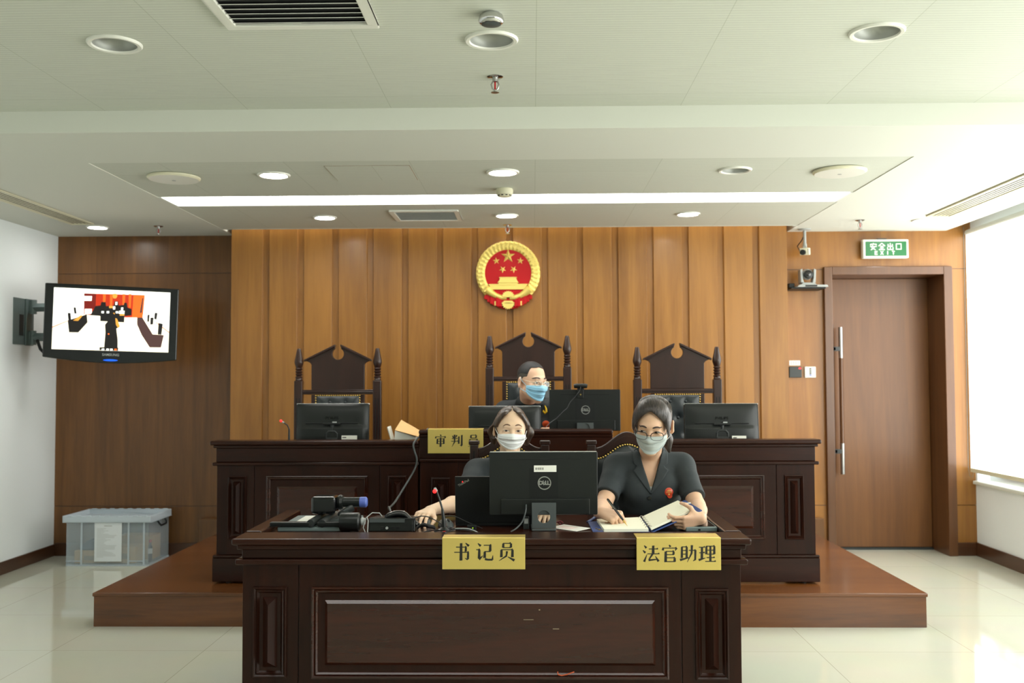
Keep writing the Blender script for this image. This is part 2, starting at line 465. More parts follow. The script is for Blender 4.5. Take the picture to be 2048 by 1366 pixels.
DOWNLIGHTS = (
    ('unlit round downlight in the front ceiling at the left', -1.624, 3.80, 0, 0.104, ZF),
    ('unlit round downlight in the front ceiling in the middle, beside the chrome dome', -0.153, 3.80, 0, 0.104, ZF),
    ('unlit round downlight in the front ceiling at the right', 1.314, 3.76, 0, 0.104, ZF),
    ('lit downlight before the strip light, at the left near the access hatch', -1.513, 5.77, 1, 0.096, ZC+0.004),
    ('lit downlight before the strip light, in the middle above the smoke detector', -0.168, 5.74, 1, 0.096, ZC+0.004),
    ('unlit downlight before the strip light, at the right near a round speaker', 1.176, 5.735, 0, 0.096, ZC+0.004),
    ('lit downlight behind the strip light, at the left', -1.524, 7.26, 1, 0.088, ZC+0.002),
    ('lit downlight behind the strip light, in the middle beside the grille', -0.185, 7.23, 1, 0.088, ZC+0.002),
    ('lit downlight behind the strip light, at the right', 1.136, 7.22, 1, 0.088, ZC+0.002),
    ('lit downlight in the plain ceiling strip above the television', -3.376, 7.63, 1, 0.084, ZC),
    ('lit downlight in the plain ceiling strip near the exit sign', 2.966, 7.57, 1, 0.084, ZC))
def drill(names):
    cm = MB()
    for _, x, y, on, R, z in DOWNLIGHTS: cm.lathe([(R*0.805, z-0.05), (R*0.805, z+0.085)], (x, y, 0), 'z', 36)
    c = obj('cutter', cm, M['white'])
    for n in names:
        o = bpy.data.objects[n]; bo = o.modifiers.new('holes', 'BOOLEAN'); bo.operation = 'DIFFERENCE'; bo.object = c; bo.solver = 'EXACT'
        dg = bpy.context.evaluated_depsgraph_get(); me = bpy.data.meshes.new_from_object(o.evaluated_get(dg)); o.modifiers.clear(); o.data = me
    bpy.data.objects.remove(c)
drill(('ceiling_left', 'ceiling_right', 'ceiling_ribbed', 'ceiling_front'))
# linear light set in the slot between the ribbed boards
t = thing('linear_light', 'long bright strip light set across the ceiling slot', 'ceiling light', (-0.19, 6.6, ZC+0.06))
b = MB(); b.box(-2.42, 6.44, ZC+0.05, 2.06, 6.75, ZC+0.07); obj('diffuser', b, M['cove_on'], t)
b = MB()
b.box(-2.45, 6.44, ZC+0.07, 2.08, 6.755, ZC+0.16); b.box(-2.45, 6.44, ZC, -2.43, 6.755, ZC+0.08); b.box(2.06, 6.44, ZC, 2.08, 6.755, ZC+0.08)
obj('housing', b, M['white'], t)
for k, yl in enumerate((3.10,)):  # added strip light, out of view, for front fill and the panel highlight
    t = thing('linear_light', 'added fill strip light in the front ceiling, out of view', 'ceiling light', (-0.19, yl, ZF))
    b = MB(); b.box(-2.42, yl-0.14, ZF-0.006, 2.06, yl+0.14, ZF-0.003); obj('diffuser', b, M['fill_on'], t)
    b = MB()
    for (x0, y0, x1, y1) in ((-2.46, yl-0.18, 2.10, yl-0.142), (-2.46, yl+0.142, 2.10, yl+0.18), (-2.46, yl-0.14, -2.422, yl+0.14), (2.062, yl-0.14, 2.10, yl+0.14)): b.box(x0, y0, ZF-0.012, x1, y1, ZF-0.0005)
    obj('frame', b, M['plastic_w'], t)
# wash light hidden in the gap in front of the feature wall
t = thing('wall_wash_light', 'strip light in the ceiling gap above the fluted panelling', 'ceiling light', (-0.19, 7.85, 2.84))
b = MB(); b.box(-2.43, 7.82, 2.80, 2.06, 7.87, 2.815); obj('diffuser', b, M['cove_on'], t)
b = MB(); b.box(-2.43, 7.815, 2.815, 2.06, 7.885, 2.86); obj('housing', b, M['white'], t)
# skirtings
b = MB(); b.box(XL, YN, 0, XL+0.015, YB, 0.095); struct('baseboard_left', b, M['skirt'], 'dark wood skirting along the left wall', bevel=0.004)
b = MB(); b.box(XR-0.015, YN, 0, XR, YB, 0.107); struct('baseboard_right', b, M['skirt'], 'dark wood skirting along the right wall', bevel=0.004)
b = MB(); b.box(XL+0.015, YB-0.018, 0, FX0, YB, 0.105); b.box(FX1, YB-0.018, 0, DX0-0.07, YB, 0.105); b.box(DX1+0.07, YB-0.018, 0, XR-0.015, YB, 0.105)
struct('baseboard_back', b, M['skirt'], 'dark wood skirting along the back wall', bevel=0.004)
# windows and blinds
for k, (y0, y1) in enumerate(WIN):
    b = MB()
    for z0, z1 in ((0.60, 0.66), (2.54, 2.60)): b.box(XR+0.10, y0, z0, XR+0.16, y1, z1)
    nm = 3
    for i in range(nm+1):
        y = y0 + (y1-y0-0.06)*i/nm; b.box(XR+0.10, y, 0.66, XR+0.16, y+0.06, 2.54)
    wn = struct('window_%d' % (k+1), b, M['alu'], 'aluminium framed window behind the white roller blind' if k == 0 else 'unseen aluminium framed window further along the right wall', bevel=0.003)
    g = MB(); g.box(XR+0.125, y0+0.05, 0.65, XR+0.131, y1-0.05, 2.55); obj('pane', g, M['glass'], wn)
    t = thing('roller_blind', 'white roller blind glowing with daylight at the right window' if k == 0 else 'unseen white daylit roller blind further along the right wall', 'blind', (XR-0.05, (y0+y1)/2, 0.69), group=None if k == 0 else 'blinds beside the viewer')
    f = MB(); f.box(XR-0.053, y0+0.0, 0.705, XR-0.050, y1-0.01, 2.575); obj('fabric', f, M['blind_on'], t)
    f = MB(); f.box(XR-0.06, y0, 0.672, XR-0.044, y1-0.01, 0.705); obj('bottom_bar', f, M['cream'], t, bevel=0.004)
    f = MB(); f.lathe([(0.024, y0), (0.024, y1-0.01)], (XR-0.04, 0, 2.595), 'y', 16); obj('roller', f, M['white'], t, smooth=40)
    f = MB(); f.tube([(XR-0.03, y1-0.015, 2.64), (XR-0.03, y1-0.015, 0.70), (XR-0.045, y1-0.02, 0.63), (XR-0.07, y1-0.022, 0.64), (XR-0.08, y1-0.022, 0.70), (XR-0.075, y1-0.022, 2.64)], 0.0016, 6); obj('chain', f, M['steel'], t, smooth=60)
b = MB(); b.box(XR-0.03, YN, 0.572, XR+0.2, 8.11, 0.60)
struct('trim_3', b, M['ceilw'], 'white window sill along the right wall', bevel=0.006)
# door: frame, recessed leaf, long pull handle
d1 = thing('door_1', 'tall brown wood door with a long vertical pull bar at the right of the back wall', 'door', ((DX0+DX1)/2, 8.4, 0)); d1['kind'] = 'structure'
b = MB()
b.box(DX0-0.065, YB-0.035, 0, DX0, YB+0.45, DZ+0.065); b.box(DX1, YB-0.035, 0, DX1+0.07, YB+0.45, DZ+0.065); b.box(DX0, YB-0.035, DZ, DX1, YB+0.45, DZ+0.065)
obj('door_frame', b, M['frame'], d1, bevel=0.004)
b = MB(); b.box(DX0+0.002, 8.42, 0.02, DX1-0.002, 8.47, DZ-0.002); obj('leaf', b, M['door'], d1, bevel=0.002)
b = MB(); b.box(DX0+0.002, 8.40, 0.0, DX1-0.002, 8.48, 0.018); obj('threshold', b, M['dgrey'], d1)
h = MB(); h.tube([(2.565, 8.335, 0.885), (2.565, 8.335, 1.595)], 0.017, 16)
hd = obj('pull_bar', h, M['frame'], d1, smooth=50)
h = MB()
for z0, z1 in ((0.632, 0.887), (1.593, 1.850)): h.tube([(2.565, 8.335, z0), (2.565, 8.335, z1)], 0.018, 16)
obj('sleeve', h, M['alu'], hd, smooth=50, label='silver metal ends of the pull bar')
h = MB()
for z in (0.82, 1.67):
    h.box(2.50, 8.32, z-0.018, 2.555, 8.35, z+0.018); h.box(2.50, 8.32, z-0.014, 2.52, 8.42, z+0.014)
obj('bracket', h, M['dgrey'], hd, bevel=0.002)
h = MB(); h.box(2.50, 8.416, 0.60, 2.535, 8.421, 1.88); obj('backplate', h, M['frame'], hd)
h = MB(); h.lathe([(0.0, 8.40), (0.022, 8.402), (0.024, 8.42)], (2.468, 0, 1.02), 'y', 18); obj('lock_cylinder', h, M['cream'], d1, smooth=40)
# platform under the bench
t = thing('platform', 'low brown wooden platform under the judges bench', 'platform', (-0.155, 5.765, 0))
b = MB(); b.box(-2.543, 5.765, 0.0, 2.233, FY-0.002, 0.172); b.box(-2.543, FY-0.002, 0, FX0-0.004, YB-0.02, 0.172); b.box(FX1+0.004, FY-0.002, 0, 2.233, YB-0.02, 0.172)
obj('riser', b, M['dais'], t)
b = MB(); b.box(-2.551, 5.757, 0.172, 2.241, FY-0.002, 0.194); b.box(-2.551, FY-0.002, 0.172, FX0-0.004, YB-0.02, 0.194); b.box(FX1+0.004, FY-0.002, 0.172, 2.241, YB-0.02, 0.194)
obj('deck', b, M['dais'], t, bevel=0.006)
b = MB(); b.box(-2.69, 8.0, 0, FX0-0.003, YB-0.02, 0.312); b.box(FX1+0.003, 8.0, 0, 2.31, YB-0.02, 0.312)
struct('trim_4', b, M['sidewood'], 'low wood plinth at the foot of the fluted panelling', bevel=0.004)

# ------------------------------------------------------------------ lettering
def song_glyphs():
    """bold Song style strokes on a 100 x 100 grid: h thin bars, v thick stems, p tapered strokes"""
    G = {}
    roof = [('p',[(46,99),(54,88)],[6,11]), ('p',[(12,84),(9,68)],[7,12]), ('h',12,90,81), ('p',[(90,82),(80,66)],[11,3])]
    G['书'] = [('h',14,72,74),('v',68,76,48,9),('h',4,84,46),('v',80,48,14,9),('p',[(82,16),(74,8),(62,14)],[10,8,2]),('v',42,98,0,12),('p',[(66,96),(84,80)],[4,12])]
    G['记'] = [('p',[(12,94),(28,80)],[4,12]),('h',3,24,60),('v',20,62,12,11),('p',[(18,8),(40,28)],[12,2]),('h',44,86,84),('v',80,86,50,11),('h',48,82,50),('v',50,52,14,11),('p',[(50,10),(66,6),(92,6)],[11,9,9]),('p',[(91,6),(94,30)],[10,2])]
    G['员'] = [('v',30,96,70,10),('v',72,96,70,10),('h',28,72,94),('h',28,72,71),('v',20,62,18,11),('v',80,62,18,11),('h',18,82,60),('p',[(50,52),(46,26),(6,0)],[10,9,2]),('p',[(54,22),(90,2)],[3,13])]
    G['审'] = roof+[('v',24,66,22,11),('v',76,66,22,11),('h',22,78,64),('h',22,78,45),('h',22,78,25),('v',50,78,-2,12)]
    G['判'] = [('p',[(12,90),(22,72)],[4,11]),('p',[(48,94),(38,72)],[11,3]),('h',7,54,66),('h',2,58,45),('p',[(30,98),(30,40),(8,0)],[12,10,2]),('v',65,86,22,10),('v',89,98,8,11),('p',[(89,6),(74,13)],[10,2])]
    G['法'] = [('p',[(9,96),(22,82)],[4,12]),('p',[(2,68),(16,54)],[4,12]),('p',[(8,2),(26,46)],[12,2]),('h',36,90,76),('v',62,98,48,12),('h',28,98,48),('p',[(58,48),(36,14)],[10,6]),('p',[(34,11),(84,16)],[10,5]),('p',[(74,34),(92,4)],[4,13])]
    G['官'] = roof+[('v',26,64,-2,12),('h',26,74,62),('v',72,64,42,10),('h',26,74,43),('h',26,80,25),('v',78,26,0,11),('h',26,80,3)]
    G['助'] = [('v',12,90,22,10),('v',40,90,22,10),('h',10,42,88),('h',12,40,67),('h',12,40,46),('p',[(0,12),(50,26)],[12,6]),('h',52,92,68),('p',[(90,70),(88,14),(76,6)],[11,10,3]),('p',[(70,98),(68,52),(42,0)],[12,10,2])]
    G['理'] = [('h',2,38,86),('h',4,36,54),('v',20,88,18,11),('p',[(0,12),(40,24)],[12,3]),('v',46,94,44,10),('v',92,94,44,10),('h',44,94,92),('h',46,92,69),('h',46,92,46),('v',69,94,4,10),('h',46,94,26),('h',38,100,4)]
    return G
def bar_glyphs():
    w = 11; G = {}
    H = lambda x0, x1, y: ('p', [(x0,y),(x1,y)], [w,w])
    V = lambda x, y0, y1: ('p', [(x,y0),(x,y1)], [w,w])
    G['安'] = [V(50,100,86), V(10,88,66), H(5,95,84), V(90,88,66), ('p',[(42,70),(26,34),(82,2)],[w,w,w]), ('p',[(68,56),(52,22),(12,2)],[w,w,w]), H(4,96,50)]
    G['全'] = [('p',[(50,98),(4,56)],[w,w]), ('p',[(50,98),(96,56)],[w,w]), H(26,74,54), H(24,76,30), H(8,92,5), V(50,56,5)]
    G['出'] = [V(50,98,5), V(19,86,54), V(81,86,54), H(14,86,52), V(12,40,0), V(88,40,0), H(7,93,5)]
    G['口'] = [V(16,90,4), V(84,90,4), H(10,90,87), H(10,90,10)]
    T = lambda *q: [('p', [(x0,y0),(x1,y1)], [17,17]) for x0,y0,x1,y1 in q]
    G['E'] = T((14,98,14,2),(8,91,66,91),(8,50,62,50),(8,9,66,9)); G['X'] = T((10,98,64,2),(64,98,10,2)); G['I'] = T((36,98,36,2)); G['T'] = T((6,91,66,91),(36,98,36,2))
    return G
SONG, BARS = song_glyphs(), bar_glyphs()

G_BOLD = [True]
def glyph_polys(strokes):
    out = []
    for s in strokes:
        if s[0] == 'h':
            _, x0, x1, y = s; t = 5.0
            out.append([(x0,y-t/2),(x1,y-t/2),(x1,y+t/2),(x1-3,y+t/2+5),(x1-9,y+t/2+1),(x1-12,y+t/2),(x0,y+t/2)])
        elif s[0] == 'v':
            _, x, y0, y1, wd = s
            wd = wd*1.15; out.append([(x-wd/2-2.5,y1+1),(x+wd/2,y1+2.5),(x+wd/2,y0-2),(x-wd/2,y0-3)])
        else:
            _, pts, ws = s; Lf, Rt = [], []
            n = len(pts)
            for i, (x, y) in enumerate(pts):
                a = pts[max(i-1,0)]; c = pts[min(i+1,n-1)]
                dx, dy = c[0]-a[0], c[1]-a[1]; l = math.hypot(dx,dy) or 1
                nx, ny = -dy/l, dx/l
                q = ws[i]*(1.15 if G_BOLD[0] else 1.0)/2; Lf.append((x+nx*q, y+ny*q)); Rt.append((x-nx*q, y-ny*q))
            for i in range(n-1): out.append([Lf[i], Lf[i+1], Rt[i+1], Rt[i]])
    return out
def letters(mb, G, text, x, z, size, pitch, y, th, m=0, xs=1.0):
    """text standing on a face that looks towards -Y, left bottom at x, z"""
    k = 0
    for i, ch in enumerate(text):
        for j, poly in enumerate(glyph_polys(G[ch])):
            p = [(x+i*pitch+u*size*xs/100, z+v*size/100) for u, v in poly]
            k += 1
            mb.prism(p, 'y', y-th-k*2e-6, y+0.0005, m)
def latin(text, size, th, bold=0.0, align='CENTER'):
    """solid letters in the XY plane, facing +Z"""
    cu = bpy.data.curves.new('lettering', 'FONT'); cu.body = text; cu.size = size; cu.extrude = th/2
    cu.align_x = align; cu.align_y = 'CENTER'; cu.offset = bold; cu.resolution_u = 2
    o = bpy.data.objects.new('lettering', cu); COL.objects.link(o)
    dg = bpy.context.evaluated_depsgraph_get(); e = o.evaluated_get(dg); me = e.to_mesh()
    mb = MB(); mb.add([v.co[:] for v in me.vertices], [list(p.vertices) for p in me.polygons])
    e.to_mesh_clear(); bpy.data.objects.remove(o); bpy.data.curves.remove(cu)
    return mb
def facing(mb, c, rotz=0, tilt=0, spin=0):
    """turn XY lettering so that it faces -Y at c"""
    Mx = Matrix.Translation(c) @ Matrix.Rotation(rotz,4,'Z') @ Matrix.Rotation(PI/2+tilt,4,'X') @ Matrix.Rotation(spin,4,'Z')
    return mb.xf(Mx)

# ------------------------------------------------------------------ the desks
BIG = [(0,0),(0,0.010),(0.006,0.012),(0.012,0.006),(0.018,0.009),(0.024,0.003),(0.030,-0.006),(0.046,-0.010),(0.050,-0.008),(0.080,0.008)]
SMALL = [(0,0),(0,0.010),(0.006,0.012),(0.012,0.006),(0.017,0.009),(0.022,0.003),(0.028,-0.003),(0.036,-0.004)]
def scale_steps(st, k): return [(a*k, d) for a, d in st]

def judge_desk(label, x0, x1, top, frz=0.105, yf=6.04, depth=0.66, low=None):
    zb = 0.194
    t = thing('judge_desk', label, 'desk', ((x0+x1)/2, yf+depth/2, zb), group='judges desks on the platform')
    yb = yf+depth
    e0, e1 = x0+0.001, x1-0.001
    b = MB(); yc = yb if low is None else yf+0.11
    b.box(e0-(0.031 if x0 < -1 else 0), yf-0.032, top-0.027, e1+(0.031 if x1 > 1 else 0), yc, top)
    if low is not None: b.box(e0, yc+0.0002, low-0.022, e1, yb, low)
    obj('worktop', b, M['mahog'], t, bevel=0.009, seg=3)
    b = MB(); b.box(e0-(0.014 if x0 < -1 else 0), yf-0.014, top-0.044, e1+(0.014 if x1 > 1 else 0), yc, top-0.0272)
    zf = top-0.044-frz+0.018
    b.box(e0, yf, zf, e1, yc-0.02, top-0.0442)
    obj('frieze', b, M['mahog'], t, bevel=0.004)
    b = MB(); b.box(e0-(0.018 if x0 < -1 else 0), yf-0.018, zf-0.020, e1+(0.018 if x1 > 1 else 0), yb-0.02, zf-0.0002)
    obj('bead_moulding', b, M['mahog'], t, bevel=0.006, seg=3)
    zc = zf-0.0202
    # carcass: front board with side boards, open at the back
    b = MB(); zs = 0.365
    px = 0.235
    for a0, a1 in ((e0+0.006, x0+px), (x0+px+0.004, x1-px-0.004), (x1-px, e1-0.006)): b.box(a0, yf, zs, a1, yf+0.03, zc)
    b.box(e0+0.012, yf+0.006, zs, e1-0.012, yf+0.03, zc-0.001)
    b.box(e0+0.006, yf+0.031, zs, e0+0.03, yb-0.03, zc); b.box(e1-0.03, yf+0.031, zs, e1-0.006, yb-0.03, zc)
    obj('carcass', b, M['mahog_v'], t, bevel=0.002)
    zt, zl = 0.839-(0.012 if top > 1.08 else 0), 0.456
    b = MB(); b.loops(x0+0.075, x0+0.188, zl, zt, yf, scale_steps(SMALL, 0.85), ridge=0.030); obj('corner_panel', b, M['mahog_v'], t)
    b = MB(); b.loops(x1-0.188, x1-0.075, zl, zt, yf, scale_steps(SMALL, 0.85), ridge=0.030); obj('corner_panel', b, M['mahog_v'], t)
    b = MB(); b.loops(x0+0.310, x1-0.310, zl, zt, yf, BIG); obj('front_panel', b, M['panelred'], t)
    b = MB(); b.box(e0-(0.012 if x0 < -1 else 0), yf-0.022, zs-0.018, e1+(0.012 if x1 > 1 else 0), yb-0.01, zs-0.0002)
    obj('base_moulding', b, M['mahog'], t, bevel=0.006)
    b = MB(); b.box(e0-(0.012 if x0 < -1 else 0), yf-0.024, zb+0.012, e1+(0.012 if x1 > 1 else 0), yf+0.03, zs-0.0182)
    b.box(e0-(0.012 if x0 < -1 else 0), yf+0.0302, zb+0.012, e0+0.03, yb-0.01, zs-0.0182); b.box(e1-0.03, yf+0.0302, zb+0.012, e1+(0.012 if x1 > 1 else 0), yb-0.01, zs-0.0182)
    obj('plinth', b, M['mahog'], t, bevel=0.004)
    for x in (x0+0.08, x1-0.08):
        for y in (yf+0.02, yb-0.05):
            b = MB(); b.lathe([(0.02, zb), (0.02, zb+0.0125)], (x, y, 0), 'z', 12); obj('glide', b, M['black'], t)
    return t
judge_desk('left dark mahogany desk on the platform, panelled front', -1.927, -0.69, 1.053, low=0.985)
judge_desk('middle dark mahogany desk, taller, behind the clerk', -0.69, 0.483, 1.116, frz=0.148, depth=0.585, low=1.053)
judge_desk('right dark mahogany desk on the platform, nearest the door', 0.483, 1.697, 1.053, low=0.985)

# the clerks' desk in front
CX0, CX1, CY, CYB, CT, CS = -1.158, 0.818, 3.965, 4.83, 0.787, 0.764
t = thing('clerk_desk', 'long dark mahogany desk on the tiled floor nearest the viewer', 'desk', ((CX0+CX1)/2, (CY+CYB)/2, 0))
b = MB(); b.box(CX0+0.02, 4.02, CS-0.022, CX1-0.02, CYB-0.02, CS); obj('writing_surface', b, M['panelred'], t)
b = MB(); b.box(CX0-0.035, CY-0.032, CT-0.026, CX1+0.035, 4.12, CT)
b.box(CX0-0.035, 4.1202, CT-0.026, CX0+0.034, CYB, CT+0.003); b.box(CX1-0.034, 4.1202, CT-0.026, CX1+0.035, CYB, CT+0.003)
obj('rim', b, M['mahog'], t, bevel=0.009, seg=3)
b = MB(); b.box(CX0-0.016, CY-0.016, CT-0.044, CX1+0.016, CYB-0.02, CT-0.0262); b.box(CX0, CY, 0.705, CX1, CY+0.03, CT-0.0442)
b.box(CX0, CY+0.0302, 0.705, CX0+0.03, CYB-0.03, CT-0.0442); b.box(CX1-0.03, CY+0.0302, 0.705, CX1, CYB-0.03, CT-0.0442)
obj('frieze', b, M['mahog'], t, bevel=0.004)
b = MB(); b.box(CX0-0.022, CY-0.022, 0.683, CX1+0.022, CY+0.03, 0.7048); b.box(CX0-0.022, CY+0.0302, 0.683, CX0+0.03, CYB-0.03, 0.7048); b.box(CX1-0.03, CY+0.0302, 0.683, CX1+0.022, CYB-0.03, 0.7048)
obj('bead_moulding', b, M['mahog'], t, bevel=0.006, seg=3)
b = MB()
for a0, a1 in ((CX0+0.004, -0.933), (-0.929, 0.579), (0.583, CX1-0.004)): b.box(a0, CY, 0.17, a1, CY+0.03, 0.6828)
b.box(CX0+0.012, CY+0.006, 0.17, CX1-0.012, CY+0.03, 0.682)
b.box(CX0+0.004, CY+0.031, 0.17, CX0+0.03, CYB-0.03, 0.6828); b.box(CX1-0.03, CY+0.031, 0.17, CX1-0.004, CYB-0.03, 0.6828)
obj('carcass', b, M['mahog_v'], t, bevel=0.002)
b = MB(); b.loops(-1.111, -0.977, 0.240, 0.594, CY, SMALL, ridge=0.034); obj('corner_panel', b, M['mahog_v'], t)
b = MB(); b.loops(0.634, 0.764, 0.234, 0.588, CY, SMALL, ridge=0.034); obj('corner_panel', b, M['mahog_v'], t)
b = MB(); b.loops(-0.878, 0.529, 0.236, 0.594, CY, [(0,0),(0,0.010),(0.006,0.012),(0.012,0.005),(0.018,0.009),(0.024,0.003),(0.030,-0.006),(0.036,-0.006),(0.037,-0.013),(0.064,0.010)])
fp = obj('front_panel', b, M['panelred'], t)
for q in ((-0.04, 0.468, 0.0, 0.4695), (0.075, 0.432, 0.10, 0.434), (0.02, 0.505, 0.026, 0.509)):
    b = MB(); b.box(q[0], CY-0.0125, q[1], q[2], CY-0.0098, q[3]); obj('scratch', b, M['scuff'], fp, label='pale scratch on the front panel')
b = MB(); b.box(CX0-0.014, CY-0.022, 0.152, CX1+0.014, CYB-0.02, 0.1698); obj('base_moulding', b, M['mahog'], t, bevel=0.006)
b = MB(); b.box(CX0-0.014, CY-0.024, 0.0, CX1+0.014, CY+0.03, 0.1518); b.box(CX0-0.014, CY+0.0302, 0.0, CX0+0.03, CYB-0.02, 0.1518); b.box(CX1-0.03, CY+0.0302, 0.0, CX1+0.014, CYB-0.02, 0.1518)
obj('plinth', b, M['mahog'], t, bevel=0.004)
# an orange rubber band caught on the ledge of the front panel
b = MB(); b.tube([(0.158, CY-0.016, 0.268), (0.128, CY-0.017, 0.258), (0.108, CY-0.017, 0.254), (0.094, CY-0.016, 0.258), (0.093, CY-0.015, 0.268)], 0.0022, 8)
o = obj('rubber_band', b, M['orange'], smooth=60); tag(o, 'orange rubber band on the bottom ledge of the clerks desk panel', 'rubber band')

# ------------------------------------------------------------------ brass name plates
def nameplate(label, x0, x1, zt, h, yf, flap, text, size, pitch, tx, tz):
    t = thing('nameplate', label, 'nameplate', ((x0+x1)/2, yf, zt), group='brass name plates')
    b = MB(); y = yf-0.0335
    prof = [(y-0.003, zt-h), (y-0.003, zt+0.004), (y-0.0015, zt+0.006), (yf+flap, zt+0.006), (yf+flap, zt+0.0035), (y, zt+0.0035), (y, zt-h)]
    b.prism(prof, 'x', x0, x1); obj('plate', b, M['brass'], t, bevel=0.0008)
    for i, ch in enumerate(text):
        b = MB(); letters(b, SONG, ch, tx+i*pitch, tz, size, pitch, y-0.003, 0.0006); obj('character', b, M['ink'], t)
    return t
nameplate('brass name plate on the clerks desk below the large monitor, three characters', -0.357, -0.032, CT, 0.117, 3.963, 0.045, '书记员', 0.072, 0.087, -0.313, 0.703)
nameplate('brass name plate on the clerks desk below the open notebook, four characters', 0.403, 0.731, CT, 0.120, 3.963, 0.075, '法官助理', 0.067, 0.0725, 0.4265, 0.698)
nameplate('brass name plate on the middle judges desk behind the clerk', -0.632, -0.298, 1.116, 0.140, 6.04, 0.05, '审判员', 0.074, 0.099, -0.592, 1.015)

# ------------------------------------------------------------------ tall chairs of the judges
def lathe_post(x, y, zsq, scale=1.0):
    """turned finial above a square post, heights upwards from zsq"""
    pr = [(0.026,0.0),(0.030,0.006),(0.024,0.016),(0.030,0.030),(0.020,0.042),(0.030,0.054),(0.020,0.066),(0.030,0.078),(0.020,0.090),(0.030,0.102),(0.022,0.112),
          (0.027,0.128),(0.0345,0.155),(0.034,0.175),(0.028,0.205),(0.021,0.245),(0.016,0.275),(0.013,0.282),(0.0,0.283)]
    m = MB(); m.lathe([(r*0.93, zsq+h*scale) for r, h in pr], (x, y, 0), 'z', 20, cap=False); return m
def throne(label, x, y, top, sc=1.0):
    zb = 0.194
    t = thing('judge_chair', label, 'chair', (x, y, zb), group='tall carved chairs behind the judges desks')
    W = 0.284*sc
    fin = 0.283*0.82
    zsq = top-fin
    zr = zsq-0.066                                        # cross rail top
    for sgn in (-1, 1):
        cx = x+sgn*W
        b = MB(); b.box(cx-0.030, y-0.028, zb, cx+0.030, y+0.028, zsq)
        p = obj('post', b, M['chairwood'], t, bevel=0.005)
        g = MB()
        for dx in (-0.010, 0.010): g.box(cx+dx-0.003, y-0.0292, zr-0.55, cx+dx+0.003, y-0.0275, zr-0.06)
        obj('flute', g, M['dark_hole'], p)
        obj('finial', lathe_post(cx, y, zsq, 0.82), M['chairwood'], p, smooth=60)
    b = MB()
    b.box(x-W+0.030, y-0.022, zr-0.034, x+W-0.030, y+0.022, zr); b.box(x-W+0.030, y-0.027, zr-0.021, x+W-0.030, y-0.022, zr-0.012)
    obj('cross_rail', b, M['chairwood'], t, bevel=0.003)
    # crest board with a broken pediment and a round notch
    hw, fl = 0.192*sc, 0.236*sc; zs0 = zr+0.182; zfl = zs0+0.030; zp = zfl+0.106; gap = 0.021*sc; rc = 0.042*sc
    slope = (zp-zfl)/(fl-gap)
    zc = zp-0.060
    poly = [(-hw, zr), (hw, zr), (hw, zs0), (hw+0.012, zs0+0.014), (fl, zfl-0.002), (fl, zfl+0.004), (gap, zp)]
    a0 = math.asin(gap/rc); 
    arc = [(rc*math.sin(a), zc+rc*math.cos(a)) for a in np.linspace(a0, 2*PI-a0, 22)]
    cup = [(-u if False else u, v) for u, v in arc]
    poly += cup + [(-gap, zp), (-fl, zfl+0.004), (-fl, zfl-0.002), (-hw-0.012, zs0+0.014), (-hw, zs0)]
    b = MB(); b.prism([(x+u, v) for u, v in poly], 'y', y-0.012, y+0.014)
    obj('crest_board', b, M['chairwood'], t, bevel=0.003)
    for sgn in (-1, 1):
        b = MB(); q = [(gap*0.9, zp-0.010), (fl+0.006, zfl-0.010), (fl+0.010, zfl-0.002), (fl+0.004, zfl+0.006), (gap*0.9, zp+0.008)]
        b.prism([(x+sgn*u, v) for u, v in q], 'y', y-0.028, y+0.02)
        obj('pediment_moulding', b, M['chairwood'], t, bevel=0.003)
    # upholstered back
    zu = zr-0.036; zl = zb+0.50
    b = MB()
    for s0, s1 in ((-hw, -hw+0.030), (hw-0.030, hw)): b.box(x+s0, y-0.014, zl-0.02, x+s1, y+0.014, zu)
    b.box(x-hw+0.030, y-0.014, zl-0.02, x+hw-0.030, y+0.014, zl)
    obj('back_frame', b, M['chairwood'], t, bevel=0.003)
    u0, u1 = -hw+0.030, hw-0.030
    btn = []
    for r in range(4):
        zz = zu-0.055-0.115*r
        for cx in ((-0.055, 0.055) if r % 2 == 0 else (-0.105, 0.0, 0.105)): btn.append((cx, zz))
    nx, nz = 27, 45; rows = []
    for j in range(nz+1):
        row = []
        for i in range(nx+1):
            u = u0+(u1-u0)*i/nx; z = zl+(zu-zl)*j/nz
            ed = min(u-u0, u1-u, z-zl, zu-z); puff = 0.030*min(1, max(0, ed)/0.05)**0.5
            for bx, bz in btn:
                d2 = (u-bx)**2+(z-bz)**2; puff -= 0.016*math.exp(-d2/(2*0.016**2))
            row.append((x+u, y-0.006-puff, z))
        rows.append(row)
    b = MB(); b.grid(rows); b.box(x+u0, y-0.004, zl, x+u1, y+0.012, zu)
    bp_ = obj('back_cushion', b, M['leather'], t, smooth=60, recalc=False)
    b = MB()
    for bx, bz in btn: b.sph((x+bx, y-0.024, bz), (0.011, 0.007, 0.011), 10, 6)
    obj('button', b, M['leather'], bp_, smooth=180)
    b = MB(); n = 20
    for i in range(n+1):
        b.sph((x+u0+0.004+(u1-u0-0.008)*i/n, y-0.016, zu-0.006), (0.0062, 0.005, 0.0062), 8, 5)
    for i in range(1, 26):
        for uu in (u0+0.004, u1-0.004): b.sph((x+uu, y-0.016, zu-0.006-0.0172*i), (0.0062, 0.005, 0.0062), 8, 5)
    obj('nail_trim', b, M['brassnail'], t, smooth=180, label='brass nail heads round the cushion')
    # seat, arms, front legs
    ys = y-0.56
    b = MB(); b.box(x-W+0.0302, ys, zb+0.34, x+W-0.0302, y-0.03, zb+0.40); obj('seat_frame', b, M['chairwood'], t, bevel=0.005)
